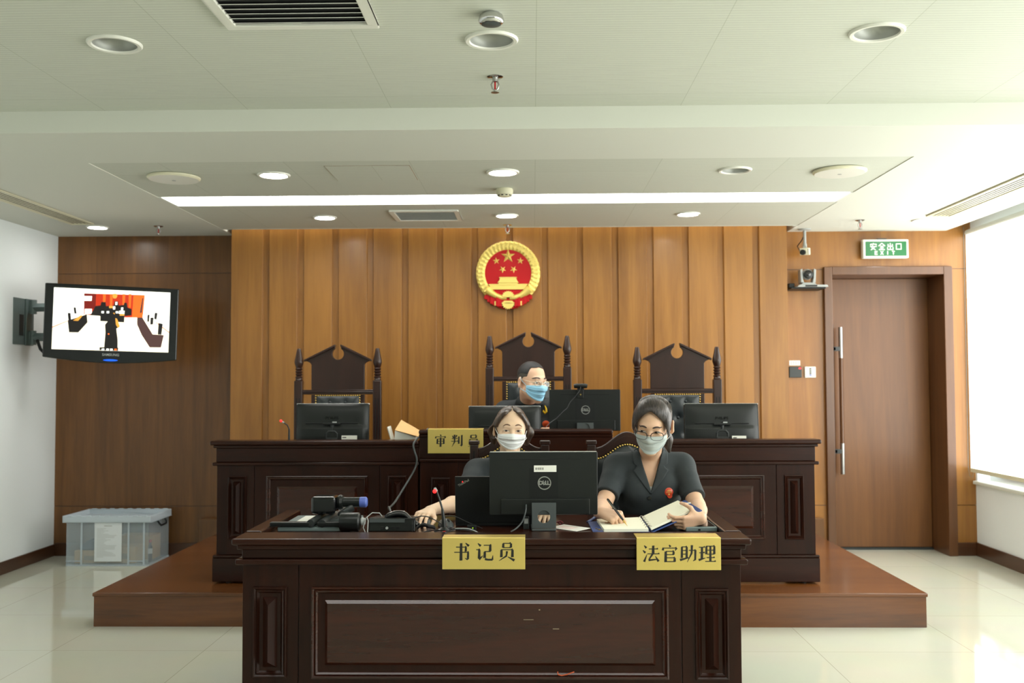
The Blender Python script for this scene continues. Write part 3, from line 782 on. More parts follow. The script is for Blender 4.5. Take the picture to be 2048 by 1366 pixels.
    b = MB(); b.box(x-W+0.035, ys+0.01, zb+0.4002, x+W-0.035, y-0.04, zb+0.46); obj('seat_cushion', b, M['leather'], t, bevel=0.025, seg=4, smooth=60)
    for sgn in (-1, 1):
        cx = x+sgn*W
        b = MB(); b.box(cx-0.026, ys, zb, cx+0.026, ys+0.052, zb+0.60); obj('front_leg', b, M['chairwood'], t, bevel=0.005)
        b = MB(); b.prism([(ys-0.02, zb+0.602), (ys-0.02, zb+0.63), (ys+0.06, zb+0.645), (y-0.0285, zb+0.635), (y-0.0285, zb+0.60)], 'x', cx-0.032, cx+0.032); obj('armrest', b, M['chairwood'], t, bevel=0.008)
    return t
throne('tall carved chair with leather back at the left, empty', -1.400, 7.15, 1.651)
throne('tallest carved chair with broken pediment, behind the seated man', -0.030, 7.30, 1.742)
throne('tall carved chair with leather back at the right, behind the woman writing', 1.034, 7.15, 1.651)

# ------------------------------------------------------------------ armchairs of the clerks
def clerk_chair(label, x, y):
    t = thing('upholstered_chair', label, 'chair', (x, y, 0), group='low carved chairs at the clerks desk')
    W = 0.190; zp = 1.085
    for sgn in (-1, 1):
        cx = x+sgn*W
        b = MB(); b.box(cx-0.022, y-0.022, 0, cx+0.022, y+0.022, zp-0.018); p = obj('post', b, M['chairwood'], t, bevel=0.004)
        b = MB(); b.box(cx-0.028, y-0.027, zp-0.017, cx+0.028, y+0.027, zp+0.004); obj('cap', b, M['chairwood'], p, bevel=0.004)
        g = MB(); g.box(cx-0.004, y-0.0232, 0.55, cx+0.004, y-0.0215, zp-0.05); obj('flute', g, M['dark_hole'], p)
    n = 26
    def crest(u):   # shaped top rail: flat shoulders swept up into an arch
        a = abs(u)/(W-0.022)
        return zp-0.035+0.085*(0.5+0.5*math.cos(PI*min(1, a)))
    us = [-(W-0.022)+2*(W-0.022)*i/n for i in range(n+1)]
    top = [(x+u, crest(u)) for u in us]; bot = [(x+u, crest(u)-0.062+0.012*(abs(u)/W)) for u in us]
    b = MB(); b.prism(top+bot[::-1], 'y', y-0.016, y+0.016); obj('crest_rail', b, M['chairwood'], t, bevel=0.004)
    b = MB(); b.prism([(a, z+0.001-0.024) for a, z in top]+[(a, z-0.030) for a, z in top][::-1], 'y', y-0.019, y-0.0155); obj('carved_line', b, M['chairwood'], t)
    zl = 0.56; nz = 24; rows = []
    for j in range(nz+1):
        row = []
        for i, u in enumerate(us):
            zt = crest(u)-0.060+0.012*(abs(u)/W); z = zl+(zt-zl)*j/nz
            ed = min(W-0.022-abs(u), z-zl, zt-z); row.append((x+u, y-0.006-0.032*min(1, max(0, ed)/0.06)**0.5, z))
        rows.append(row)
    b = MB(); b.grid(rows); obj('back_cushion', b, M['leather'], t, smooth=180, recalc=False)
    b = MB()
    for i in range(1, n):
        b.sph((x+us[i], y-0.020, bot[i][1]-0.006), (0.0058, 0.0048, 0.0058), 8, 5)
    obj('nail_trim', b, M['brassnail'], t, smooth=180, label='brass nail heads under the crest rail')
    b = MB(); b.box(x-W+0.0222, y-0.012, zl-0.04, x+W-0.0222, y+0.014, zl-0.0005); b.box(x-W+0.0222, y+0.004, zl, x+W-0.0222, y+0.013, zp-0.06); obj('back_frame', b, M['chairwood'], t)
    b = MB(); b.box(x-W+0.0222, y-0.46, 0.36, x+W-0.0222, y-0.024, 0.405); obj('seat_frame', b, M['chairwood'], t, bevel=0.004)
    b = MB(); b.box(x-W+0.03, y-0.45, 0.4052, x+W-0.03, y-0.03, 0.448); obj('seat_cushion', b, M['leather'], t, bevel=0.018, seg=3, smooth=60)
    for sgn in (-1, 1):
        b = MB(); b.box(x+sgn*W-0.022, y-0.46, 0, x+sgn*W+0.022, y-0.416, 0.40); obj('front_leg', b, M['chairwood'], t, bevel=0.004)
    return t
clerk_chair('dark wood chair with leather back behind the masked clerk in the middle', -0.125, 5.36)
clerk_chair('dark wood chair with arched crest behind the woman writing', 0.503, 5.36)
# ------------------------------------------------------------------ monitors
def slab_round(mb, w, h, y0, y1, r, m=0):
    pts = []
    for cx, cz, a0 in ((w/2-r, h/2-r, 0), (-w/2+r, h/2-r, 90), (-w/2+r, -h/2+r, 180), (w/2-r, -h/2+r, 270)):
        for k in range(5):
            a = math.radians(a0+90*k/4); pts.append((cx+r*math.cos(a), cz+r*math.sin(a)))
    mb.prism(pts, 'y', y0, y1, m)
def dell_badge(parent, c, R):
    b = MB(); n = 36; ring = []
    for r0, r1 in ((R*0.86, R),):
        for k in range(n):
            a = 2*PI*k/n; ring.append([(c[0]+r*math.cos(a), c[1]+dy, c[2]+r*math.sin(a)) for r, dy in ((r0,0.001),(r0,-0.0012),(r1,-0.0012),(r1,0.001))])
    ring.append(ring[0]); b.grid(ring)
    s = R*0.82
    for tx, ch, sp in ((-0.54, 'D', 0), (-0.13, 'E', 0.62), (0.27, 'L', 0), (0.60, 'L', 0)):
        g = latin(ch, s, 0.0014, R*0.035); facing(g, (c[0]+tx*R, c[1]-0.0006, c[2]), spin=sp); b.add(g.v, g.f)
    return obj('badge', b, M['alu'], parent, local=True, label='round silver emblem')
def monitor_a(label, x, y, zc, W, Hh, base_z, tilt, rz, sticker=False, group='flat black monitors with a round badge'):
    """thin office monitor seen from behind: flat shell, vent slot, square stand plate with a hole"""
    t = thing('monitor', label, 'monitor', (x, y, base_z), (0, 0, rz), group=group)
    zc -= base_z
    def tl(mb):
        return mb.xf(Matrix.Translation((0, 0, zc)) @ Matrix.Rotation(tilt, 4, 'X'))
    b = MB(); slab_round(b, W, Hh, -0.006, 0.016, 0.006)
    b.box(-W/2+0.05, -0.016, -Hh/2+0.004, W/2-0.035, -0.005, -Hh/2+Hh*0.26)
    sh = obj('shell', tl(b), M['black_s'], t, bevel=0.003, local=True)
    b = MB(); slab_round(b, W-0.02, Hh-0.03, 0.0155, 0.0168, 0.003); obj('display', tl(b), M['black_g'], t, local=True)
    b = MB(); b.box(-W/2+0.004, -0.0045, Hh/2-0.0005, W/2-0.004, 0.0145, Hh/2+0.0012); obj('top_edge', tl(b), M['silver_glint_edge'] if sticker else M['black_s'], sh, local=True)  # silver strip on the large monitor paints the highlight of its top edge
    b = MB(); b.box(-W*0.34, -0.0068, Hh/2-0.034, W*0.34, -0.0059, Hh/2-0.030); obj('vent_slot', tl(b), M['dark_hole'], sh, local=True)
    b = MB(); slab_round(b, W*0.27, Hh*0.5, -0.0068, -0.0059, 0.003); b2 = tl(b); obj('cover_plate', b2, M['black'], sh, local=True)
    bd = dell_badge(sh, (0.004, -0.0075, 0.002), W*0.062)
    bd.data.transform(Matrix.Translation((0, 0, zc)) @ Matrix.Rotation(tilt, 4, 'X'))
    if sticker:
        b = MB(); b.box(-0.041, -0.0074, Hh/2-0.086, 0.056, -0.0069, Hh/2-0.058); st = obj('sticker', tl(b), M['paper'], sh, local=True, label='white inventory label')
        b = MB(); 
        for k, wd in enumerate((2,1,1,2,1,2,1,1,2,1)): b.box(-0.034+k*0.0037, -0.0078, Hh/2-0.077, -0.034+k*0.0037+wd*0.0011, -0.0073, Hh/2-0.067)
        obj('barcode', tl(b), M['ink'], st, local=True)
    # stand: neck plate with a round hole, foot
    top = zc-Hh*0.30; ww = 0.052; top = 0.120 if sticker else top
    n = 24; hz = 0.060; hr = 0.027
    outer = []
    for k in range(n):
        a = 2*PI*k/n+PI/4; q = max(abs(math.cos(a)), abs(math.sin(a)))
        u, v = math.cos(a)/q*ww, math.sin(a)/q; outer.append((u, hz+(v*(top-hz) if v > 0 else v*(hz-0.012))))
    rows = []
    for k in range(n+1):
        k = k % n; a = 2*PI*k/n+PI/4; iu, iv = hr*math.cos(a), hz+hr*math.sin(a); ou, ov = outer[k]
        rows.append([(iu, -0.026, iv), (iu, -0.038, iv), (ou, -0.038, ov), (ou, -0.026, ov), (iu, -0.026, iv)])
    b = MB(); b.grid(rows); b.box(-0.03, -0.030, top-0.05, 0.03, -0.016, top-0.001)
    obj('stand_neck', b, M['grey'], t, local=True, bevel=0.001)
    b = MB(); b.prism([(-0.052, -0.040), (0.052, -0.040), (0.054, 0.06), (0.054, 0.13), (-0.054, 0.13), (-0.054, 0.06)], 'z', 0.0, 0.010); obj('foot', b, M['grey'], t, local=True, bevel=0.003)
    return t
monitor_a('large black monitor with white label and round badge, on the clerks desk', 0.045, 4.33, 0.964, 0.468, 0.272, CS, 0.03, 0.03, True)
mon_judge = monitor_a('black monitor with webcam and round badge, in front of the seated man', 0.332, 6.36, 1.222, 0.452, 0.262, 1.053, 0.0, 0.0)
def monitor_b(label, x, y, zt, W, Hh, base_z, tilt, rz, tag_pos=None):
    """older monitor with a sloping back, silver top edge and oval-necked stand"""
    t = thing('monitor', label, 'monitor', (x, y, base_z), (0, 0, rz), group='black monitors with a silver top edge')
    T = Matrix.Translation((0, 0, zt-base_z)) @ Matrix.Rotation(tilt, 4, 'X')
    b = MB(); n = 24; rows = []
    for j in range(n+1):
        row = []
        for i in range(n+1):
            u, v = -1+2*i/n, -1+2*j/n
            e = max(0, 1-abs(u)**6)*max(0, 1-abs(v*0.94+0.03)**5)
            d = 0.010+0.034*e**0.7*(0.6 if v > -0.1 else 0.85)
            row.append((u*W/2*0.985, -d, -Hh/2+v*Hh/2*0.985))
        rows.append(row)
    b.grid(rows); sh = obj('back_shell', b.xf(T), M['black_s'], t, smooth=60, local=True, recalc=False)
    b = MB(); b.box(-W/2, -0.012, -Hh, W/2, 0.016, -0.0085); fr = obj('bezel', b.xf(T), M['black_s'], t, bevel=0.004, local=True)
    b = MB(); b.box(-W/2, -0.010, -0.0083, W/2, 0.014, 0.0); obj('top_edge', b.xf(T), M['silver_glint_edge'], t, bevel=0.003, local=True, label='silver grey top edge')
    b = MB(); b.box(-W/2+0.014, 0.0155, -Hh+0.02, W/2-0.014, 0.0172, -0.02); obj('display', b.xf(T), M['black_g'], t, local=True)
    g = latin('PHILIPS', 0.026, 0.001, 0.0004); facing(g, (0, -0.0352, -Hh*0.36)); obj('lettering', g.xf(T), M['black_g'], sh, local=True, label='dark moulded lettering')
    b = MB(); b.box(-W*0.36, -0.043, -Hh*0.49, W*0.36, -0.036, -Hh*0.47); b.box(-0.055, -0.050, -Hh*0.52, 0.055, -0.038, -Hh*0.475); obj('ledge', b.xf(T), M['black'], sh, local=True, bevel=0.002)
    b = MB(); b.box(0.005, -0.052, -Hh*0.475, 0.032, -0.043, -Hh*0.445); obj('plug', b.xf(T), M['lgrey'], sh, local=True, label='pale grey plug')
    b = MB(); zq = zt-base_z
    b.tube([(0, -0.03, zq-Hh*0.5), (0, -0.022, 0.06), (0, 0.0, 0.02)], [0.032, 0.030, 0.045], 16, flat=0.5); obj('stand_neck', b, M['dgrey'], t, local=True, smooth=50)
    b = MB(); b.tube([(-0.036, -0.055, 0.06), (-0.034, -0.058, 0.090), (-0.02, -0.058, 0.104), (0.02, -0.058, 0.104), (0.034, -0.058, 0.090), (0.036, -0.055, 0.06)], 0.007, 8); b.box(-0.036, -0.062, 0.006, 0.036, -0.046, 0.064); obj('cable_clip', b, M['dgrey'], t, local=True, bevel=0.003)
    b = MB(); b.sph((0, 0.02, 0.009), (0.11, 0.085, 0.009), 24, 6); obj('foot', b, M['black_g'], t, local=True, smooth=60)
    if tag_pos:
        b = MB(); b.box(tag_pos[0], -0.0415, -Hh+0.034, tag_pos[1], -0.0405, -Hh+0.062)
        st = obj('sticker', b.xf(T), M['paper'], sh, local=True, label='white inventory label')
        b = MB(); b.box(tag_pos[0]+0.006, -0.0419, -Hh+0.046, tag_pos[0]+0.03, -0.0414, -Hh+0.052); obj('barcode', b.xf(T), M['ink'], st, local=True)
    return t
monitor_b('black monitor with silver top edge on the left judges desk', -1.298, 6.47, 1.268, 0.472, 0.272, 0.985, -0.10, 0.02, (0.065, 0.165))
monitor_b('black monitor with silver top edge behind the clerks head', -0.180, 6.40, 1.250, 0.462, 0.272, 1.053, -0.06, 0.0)
monitor_b('black monitor with silver top edge on the right judges desk', 1.214, 6.47, 1.260, 0.474, 0.272, 0.985, -0.10, -0.03, (0.060, 0.150))
# webcam on the judge's monitor
t = thing('webcam', 'small black webcam clipped on the monitor before the seated man', 'webcam', (0.305, 6.362, 1.353))
b = MB(); b.tube([(0.262, 6.345, 1.375), (0.275, 6.345, 1.377), (0.335, 6.345, 1.377), (0.348, 6.345, 1.375)], [0.012, 0.015, 0.015, 0.012], 14); obj('body', b, M['black_s'], t, smooth=50)
b = MB(); b.box(0.284, 6.340, 1.3535, 0.326, 6.375, 1.362); b.box(0.284, 6.338, 1.300, 0.324, 6.349, 1.353); cl = obj('clip', b, M['black'], t, bevel=0.002)
b = MB(); b.lathe([(0, 0.0), (0.0045, 0.0), (0.0045, 0.004)], (0.3045, 6.334, 1.322), 'y', 12); obj('screw', b, M['brassnail'], cl)
b = MB(); b.tube([(0.305, 6.33, 1.372), (0.300, 6.325, 1.350), (0.27, 6.32, 1.31), (0.235, 6.31, 1.275), (0.22, 6.3, 1.24), (0.19, 6.285, 1.215), (0.15, 6.27, 1.175), (0.105, 6.25, 1.145), (0.08, 6.2, 1.121), (0.06, 6.3, 1.119)], 0.0022, 7); obj('cable', b, M['rubber'], t, smooth=60)

# ------------------------------------------------------------------ laptop on the clerks desk
t = thing('laptop', 'black laptop standing open behind the large monitor on the clerks desk', 'laptop', (-0.16, 4.50, CS))
b = MB(); b.box(-0.345, 4.445, CS, 0.0, 4.67, CS+0.018); obj('base', b, M['black'], t, bevel=0.004)
b = MB(); b.box(-0.33, 4.47, CS+0.0182, -0.015, 4.57, CS+0.0195); obj('keyboard', b, M['black_s'], t)
R_ = Matrix.Translation((0, 4.446, CS+0.016)) @ Matrix.Rotation(0.12, 4, 'X')
b = MB(); b.box(-0.345, -0.008, 0.0, 0.0, 0.004, 0.208); lid = obj('lid', b.xf(R_), M['black'], t, bevel=0.003)
b = MB(); b.box(-0.335, 0.0038, 0.012, -0.01, 0.005, 0.20); obj('display', b.xf(R_), M['black_g'], t)
g = latin('ThinkPad', 0.0145, 0.0008, 0.0002); facing(g, (-0.307, -0.0086, 0.180), spin=0.52); obj('lettering', g.xf(R_), M['alu'], lid, label='slanted silver lettering')
b = MB(); b.sph((-0.3115, -0.0085, 0.1845), (0.003, 0.001, 0.003), 10, 6); obj('red_dot', b.xf(R_), M['redled'], lid)

# ------------------------------------------------------------------ document camera folded on the clerks desk
t = thing('document_camera', 'folded black document camera with blue tipped head at the left of the clerks desk', 'document camera', (-0.93, 4.45, CS))
b = MB(); b.box(-1.10, 4.28, CS, -0.79, 4.66, CS+0.020); bs = obj('base', b, M['steel'], t, bevel=0.006)
b = MB(); b.box(-1.055, 4.36, CS+0.0203, -0.90, 4.63, CS+0.0215); obj('stage_sheet', b, M['paper'], bs, label='pale grey stage area')
for x0, x1 in ((-1.13, -0.955), (-0.925, -0.825)):
    b = MB(); b.box(x0, 4.27, CS+0.0222, x1, 4.305, CS+0.042); obj('side_lamp', b, M['black_s'], t, bevel=0.005)
for xo in (-0.955, -0.905):
    b = MB(); b.tube([(xo, 4.275, CS+0.035), (xo+0.01, 4.40, CS+0.042), (xo+0.035, 4.64, CS+0.046)], 0.017, 12); obj('lamp_arm', b, M['dgrey'], t, smooth=50)
b = MB(); b.box(-0.975, 4.37, CS+0.062, -0.868, 4.47, CS+0.138); obj('camera_head', b, M['black_g'], t, bevel=0.012, seg=3)
b = MB(); b.lathe([(0.0, -0.866), (0.03, -0.866), (0.034, -0.855), (0.030, -0.845), (0.022, -0.842), (0.022, -0.765)], (0, 4.43, CS+0.108), 'x', 20); lb = obj('lens_barrel', b, M['black_s'], t, smooth=40)
b = MB(); b.lathe([(0.0225, -0.768), (0.0235, -0.764), (0.0235, -0.742), (0.018, -0.736), (0.0, -0.735)], (0, 4.43, CS+0.108), 'x', 20); obj('knob', b, M['bluecap'], lb, smooth=40, label='blue focus knob')
b = MB(); b.tube([(-0.80, 4.425, CS+0.086), (-0.845, 4.40, CS+0.060), (-0.785, 4.37, CS+0.054), (-0.80, 4.33, CS+0.04)], 0.017, 12); obj('neck', b, M['dgrey'], t, smooth=50)
b = MB(); b.lathe([(0.0, -0.828), (0.036, -0.828), (0.040, -0.822), (0.040, -0.748), (0.034, -0.742), (0.0, -0.742)], (0, 4.285, CS+0.041), 'x', 24); obj('pivot_drum', b, M['black_s'], t, smooth=40)
b = MB(); b.lathe([(0.012, -0.742), (0.018, -0.735), (0.013, -0.72), (0.0, -0.718)], (0, 4.285, CS+0.044), 'x', 12); obj('plug', b, M['lgrey'], t, smooth=40)
b = MB(); b.tube([(-0.722, 4.285, CS+0.046), (-0.71, 4.27, CS+0.062), (-0.703, 4.255, CS+0.05), (-0.705, 4.25, CS+0.003), (-0.70, 4.22, CS+0.003)], 0.0022, 8); obj('cable', b, M['lgrey'], t, smooth=60)

# ------------------------------------------------------------------ telephone
t = thing('telephone', 'black desk telephone beside the mouse on the clerks desk', 'telephone', (-0.62, 4.38, CS))
b = MB(); b.prism([(4.275, CS), (4.285, CS+0.048), (4.285, CS+0.058), (4.50, CS+0.040), (4.50, CS)], 'x', -0.705, -0.505); bs = obj('base', b, M['black_s'], t, bevel=0.005)
b = MB(); b.box(-0.70, 4.273, CS+0.040, -0.55, 4.2765, CS+0.054); obj('trim_strip', b, M['grey'], bs, local=False)
b = MB()
b.box(-0.652, 4.272, CS+0.010, -0.640, 4.277, CS+0.022)
for x in (-0.605, -0.585): b.box(x, 4.272, CS+0.012, x+0.012, 4.277, CS+0.022)
obj('socket', b, M['dark_hole'], bs)
b = MB(); b.lathe([(0.0, 4.270), (0.005, 4.270), (0.006, 4.277)], (-0.626, 0, CS+0.016), 'y', 12); obj('jack', b, M['lgrey'], bs)
b = MB(); rows = []
for i in range(15):
    s = i/14; z = CS+0.056+0.016*math.sin(PI*min(1, s*1.25))-0.034*max(0, s-0.6)/0.4
    wd = (0.027-0.005*math.sin(PI*s))*(0.6 if i in (0, 14) else 1); th = 0.016*(0.6 if i in (0, 14) else 1)
    x = -0.640+0.150*s
    rows.append([(x, 4.315+wd*math.cos(a), z+th*math.sin(a)) for a in np.linspace(0, 2*PI, 13)[:-1]])
b.grid(rows, close=True); b.f.append(list(range(12))); b.m.append(0); b.f.append(list(range(14*12, 15*12))); b.m.append(0)
obj('handset', b, M['black_g'], t, smooth=60)
b = MB(); pts = []
for i in range(160):
    s = i/159; a = s*2*PI*22; cx = -0.50+0.075*s; cz = CS+0.014+0.014*math.sin(PI*s); cy = 4.285+0.02*math.sin(7*s)
    pts.append((cx+0.004*s, cy+0.007*math.cos(a), cz+0.007*math.sin(a)))
b.tube(pts, 0.0022, 6); obj('coiled_cord', b, M['rubber'], t, smooth=60)
b = MB(); b.tube([(-0.65, 4.30, CS+0.062), (-0.66, 4.29, CS+0.078), (-0.69, 4.285, CS+0.080), (-0.715, 4.275, CS+0.06), (-0.725, 4.26, CS+0.02), (-0.715, 4.25, CS+0.003)][::-1], 0.0022, 8); obj('line_cord', b, M['lgrey'], t, smooth=60)

# ------------------------------------------------------------------ mice, microphones, cables
def mouse(label, x, y, rz, red=False):
    t = thing('mouse', label, 'mouse', (x, y, CS), (0, 0, rz), group='computer mice on the clerks desk')
    b = MB(); rows = []
    for j in range(11):
        th = PI/2*j/10
        rows.append([(0.031*math.cos(th)*math.cos(a)*(1+0.05*math.sin(a)), 0.052*math.cos(th)*math.sin(a), 0.002+0.034*math.sin(th)*(1+0.12*math.sin(a)*math.cos(th))) for a in np.linspace(0, 2*PI, 25)[:-1]])
    b.grid(rows, close=True); b.f.append(list(range(24))); b.m.append(0)
    obj('body', b, M['grey'], t, smooth=60, local=True)
    b = MB(); b.lathe([(0.0, -0.003), (0.009, -0.003), (0.009, 0.003), (0.0, 0.003)], (0, -0.026, 0.030), 'x', 14); obj('wheel', b, M['black'], t, local=True, smooth=40)
    if red:
        b = MB(); b.sph((-0.024, -0.036, 0.016), (0.006, 0.006, 0.008), 10, 6); obj('red_light', b, M['redled'], t, local=True)
    return t
mouse('grey mouse under the clerks right hand', -0.477, 4.445, 0.15)
mouse('grey mouse with red light beside the gooseneck microphone stem', -0.385, 4.42, 0.5, True)

def gooseneck(label, base, pts, rod, head, ball):
    t = thing('gooseneck_microphone', label, 'microphone', base, group='gooseneck microphones')
    x, y, z = base
    b = MB(); b.lathe([(0.0, z), (0.026, z), (0.026, z+0.004), (0.012, z+0.012), (0.010, z+0.014), (0.0, z+0.014)], (x, y, 0), 'z', 18); obj('base', b, M['black_s'], t, smooth=40)
    b = MB(); b.tube([(x, y, z+0.012), (x, y, z+rod*0.5), (pts[0])], [0.0095, 0.009, 0.005], 12); obj('lower_stem', b, M['black_s'], t, smooth=50)
    b = MB(); b.tube(pts, [0.0042]*(len(pts)-1)+[0.0038], 10); obj('neck', b, M['dgrey'], t, smooth=50)
    b = MB(); b.tube([pts[-1], head], [0.0055, 0.0055], 10); obj('capsule', b, M['lgrey'], t, smooth=50)
    b = MB(); b.sph(ball, 0.0085, 12, 8); obj('light_ring', b, M['redled'], t, smooth=180, label='glowing red ring')
    return t
gooseneck('gooseneck microphone with glowing red ring before the laptop on the clerks desk', (-0.372, 4.165, CT), [(-0.378, 4.165, 0.875), (-0.390, 4.165, 0.915), (-0.402, 4.16, 0.950)], 0.07, (-0.408, 4.15, 0.962), (-0.408, 4.14, 0.9505))
gooseneck('gooseneck microphone with glowing red ring at the left judges desk monitor', (-1.545, 6.30, 0.985), [(-1.545, 6.30, 1.11), (-1.553, 6.29, 1.135), (-1.572, 6.27, 1.152)], 0.04, (-1.580, 6.265, 1.158), (-1.587, 6.26, 1.164))

def cable(label, pts, r, m='rubber', name='cable', sm=6):
    P = [Vector(p) for p in pts]; out = []
    for i in range(len(P)-1):
        p0, p1, p2, p3 = P[max(i-1,0)], P[i], P[i+1], P[min(i+2,len(P)-1)]
        for k in range(sm):
            u = k/sm; out.append(0.5*((2*p1)+(p2-p0)*u+(2*p0-5*p1+4*p2-p3)*u*u+(3*p1-p0-3*p2+p3)*u**3))
    out.append(P[-1])
    b = MB(); b.tube(out, r, 8); o = obj(name, b, M[m], smooth=60); tag(o, label, 'cable'); return o
z0 = CS+0.004
cable('thin black cable looping over the clerks hand to the laptop', [(-0.515, 4.26, z0), (-0.512, 4.262, z0+0.045), (-0.49, 4.265, z0+0.062), (-0.455, 4.28, z0+0.060), (-0.42, 4.29, z0+0.043), (-0.385, 4.30, z0+0.02), (-0.35, 4.31, z0+0.002), (-0.31, 4.29, z0)], 0.0022)
cable('thin black cable arching behind the microphone stem to the laptop plug', [(-0.40, 4.33, z0), (-0.385, 4.335, z0+0.048), (-0.36, 4.34, z0+0.055), (-0.33, 4.345, z0+0.048), (-0.29, 4.35, z0+0.028), (-0.25, 4.345, z0+0.012), (-0.22, 4.33, z0+0.002)], 0.0022)
cable('black cable lying in a tangle at the foot of the microphone', [(-0.47, 4.23, z0), (-0.43, 4.25, z0+0.006), (-0.39, 4.23, z0+0.010), (-0.35, 4.26, z0+0.016), (-0.33, 4.22, z0+0.012), (-0.38, 4.205, z0+0.004), (-0.42, 4.26, z0), (-0.36, 4.285, z0+0.004), (-0.30, 4.25, z0+0.008), (-0.26, 4.27, z0)], 0.0026)
cable('pale grey cable curving across the desk before the laptop', [(-0.36, 4.30, z0), (-0.33, 4.27, z0+0.01), (-0.29, 4.26, z0+0.012), (-0.26, 4.25, z0+0.008), (-0.235, 4.235, z0-0.001)], 0.0028, 'lgrey')
cable('grey cable hanging from the back of the large monitor', [(-0.03, 4.303, 0.875), (-0.032, 4.28, 0.85), (-0.045, 4.275, 0.81), (-0.07, 4.262, 0.782), (-0.095, 4.25, z0)], 0.0032, 'grey')
cable('grey cable hanging over the front of the left judges desk to the clerks desk', [(-0.64, 6.10, 1.120), (-0.70, 6.03, 1.062), (-0.718, 5.995, 1.03), (-0.712, 5.995, 0.99), (-0.698, 5.996, 0.94), (-0.712, 5.998, 0.88), (-0.745, 5.80, 0.80), (-0.745, 5.40, 0.76), (-0.72, 5.0, 0.775), (-0.70, 4.86, 0.795), (-0.66, 4.70, CS+0.005), (-0.62, 4.58, CS+0.005)], 0.0055, 'grey')
t = thing('power_brick', 'small black plug block before the laptop screen on the clerks desk', 'plug', (-0.27, 4.32, CS))
b = MB(); b.box(-0.285, 4.31, CS, -0.245, 4.345, CS+0.022); obj('body', b, M['black'], t, bevel=0.003)
b = MB(); b.box(-0.262, 4.308, CS+0.009, -0.258, 4.3102, CS+0.013); obj('light', b, mat('green_led', S(170,220,40), 0.4, emit=S(170,220,40), estr=0.8), t)
t = thing('usb_adapter', 'small grey adapter block left of the monitor foot', 'adapter', (-0.03, 4.35, CS))
b = MB(); b.box(-0.043, 4.335, CS, -0.018, 4.36, CS+0.055); bo = obj('body', b, M['dgrey'], t, bevel=0.003)
b = MB(); b.box(-0.039, 4.334, CS+0.026, -0.022, 4.3352, CS+0.048); obj('label', b, M['lgrey'], bo)

# ------------------------------------------------------------------ papers
t = thing('identity_card', 'white plastic card lying right of the monitor foot', 'card', (0.15, 4.36, CS))
R_ = Matrix.Translation((0.16, 4.36, CS+0.004)) @ Matrix.Rotation(-0.80, 4, 'Z') @ Matrix.Rotation(0.05, 4, 'X')
b = MB(); b.box(-0.08, -0.045, -0.001, 0.08, 0.045, 0.001); cd = obj('card', b.xf(R_), M['plastic_w'], t, bevel=0.0008)
b = MB(); b.box(-0.06, -0.03, 0.001, 0.03, 0.02, 0.0014); obj('print', b.xf(R_), mat('pale_print', S(226,206,196), 0.5, var=0.12, vscale=60), cd, label='pale pink print')
b = MB(); b.tube([tuple(R_ @ Vector(p)) for p in ((-0.078, 0.02, 0.003), (-0.095, 0.03, 0.006), (-0.10, 0.02, 0.012), (-0.085, 0.03, 0.016), (-0.075, 0.035, 0.008))], 0.004, 8); obj('lanyard_clip', b, mat('dark_red_band', S(110,30,36), 0.5), t, smooth=60)
# open ring notebook
t = thing('notebook', 'open blue ring notebook that the woman writes in', 'notebook', (0.47, 4.38, CS))
A, B, Cc, D = Vector((0.298, 4.235, CS)), Vector((0.487, 4.245, CS)), Vector((0.492, 4.61, CS)), Vector((0.288, 4.55, CS))
def quad_slab(p, q, r, s, t0, t1, m):
    n = ((q-p).cross(s-p)).normalized(); vs = [tuple(x+n*t0) for x in (p,q,r,s)]+[tuple(x+n*t1) for x in (p,q,r,s)]
    return m.add(vs, [(3,2,1,0),(4,5,6,7),(0,1,5,4),(1,2,6,5),(2,3,7,6),(3,0,4,7)])
ex = (B-A).normalized()
b = MB(); quad_slab(A-ex*0.045+Vector((0,-0.012,0)), B+Vector((0.006,-0.014,0)), Cc+Vector((0.006,0.01,0)), D-ex*0.04+Vector((0,0.01,0)), 0.001, 0.004, b); obj('left_cover', b, M['blue'], t, bevel=0.001)
b = MB(); quad_slab(A, B, Cc, D, 0.0042, 0.017, b); obj('left_pages', b, M['page'], t, bevel=0.001)
ER, FR = Vector((0.687, 4.31, 0.846)), Vector((0.677, 4.670, 0.841))
B2 = B+Vector((0.012, 0.0, 0.010)); C2 = FR-(ER-B2)*0.93
b = MB(); quad_slab(B2+Vector((0,-0.012,-0.006)), ER+Vector((0.035,-0.008,0.006)), FR+Vector((0.03,0.012,0.010)), C2+Vector((0,0.012,-0.006)), -0.004, 0.0, b); obj('right_cover', b, M['blue'], t, bevel=0.001)
b = MB(); quad_slab(B2, ER, FR, C2, 0.0002, 0.010, b); obj('right_pages', b, M['page'], t, bevel=0.001)
b = MB()
for k in range(6):
    c = B.lerp(Cc, 0.08+0.84*k/5)+Vector((0.005, 0, 0.014))
    b.tube([tuple(c+Vector((0.016*math.cos(a), 0, 0.012*math.sin(a)))) for a in np.linspace(-0.3, PI+0.3, 9)], 0.0014, 6)
obj('binder_ring', b, M['chrome'], t, smooth=60)
b = MB(); b.tube([tuple(D-ex*0.04+Vector((0, 0.01, 0.003))), tuple(D-ex*0.03+Vector((0.02, 0.04, 0.016))), tuple(D+Vector((0.01, 0.06, 0.032)))], 0.010, 8, flat=0.25); obj('strap', b, M['blue'], t, smooth=60)
b = MB(); b.lathe([(0.0, CS+0.008), (0.007, CS+0.0075), (0.007, CS+0.0035)], (0.283, 4.30, 0), 'z', 14); b.lathe([(0.0, CS+0.008), (0.0045, CS+0.0075), (0.0045, CS+0.0035)], (0.272, 4.325, 0), 'z', 12); obj('snap_button', b, M['brassnail'], t, smooth=40)
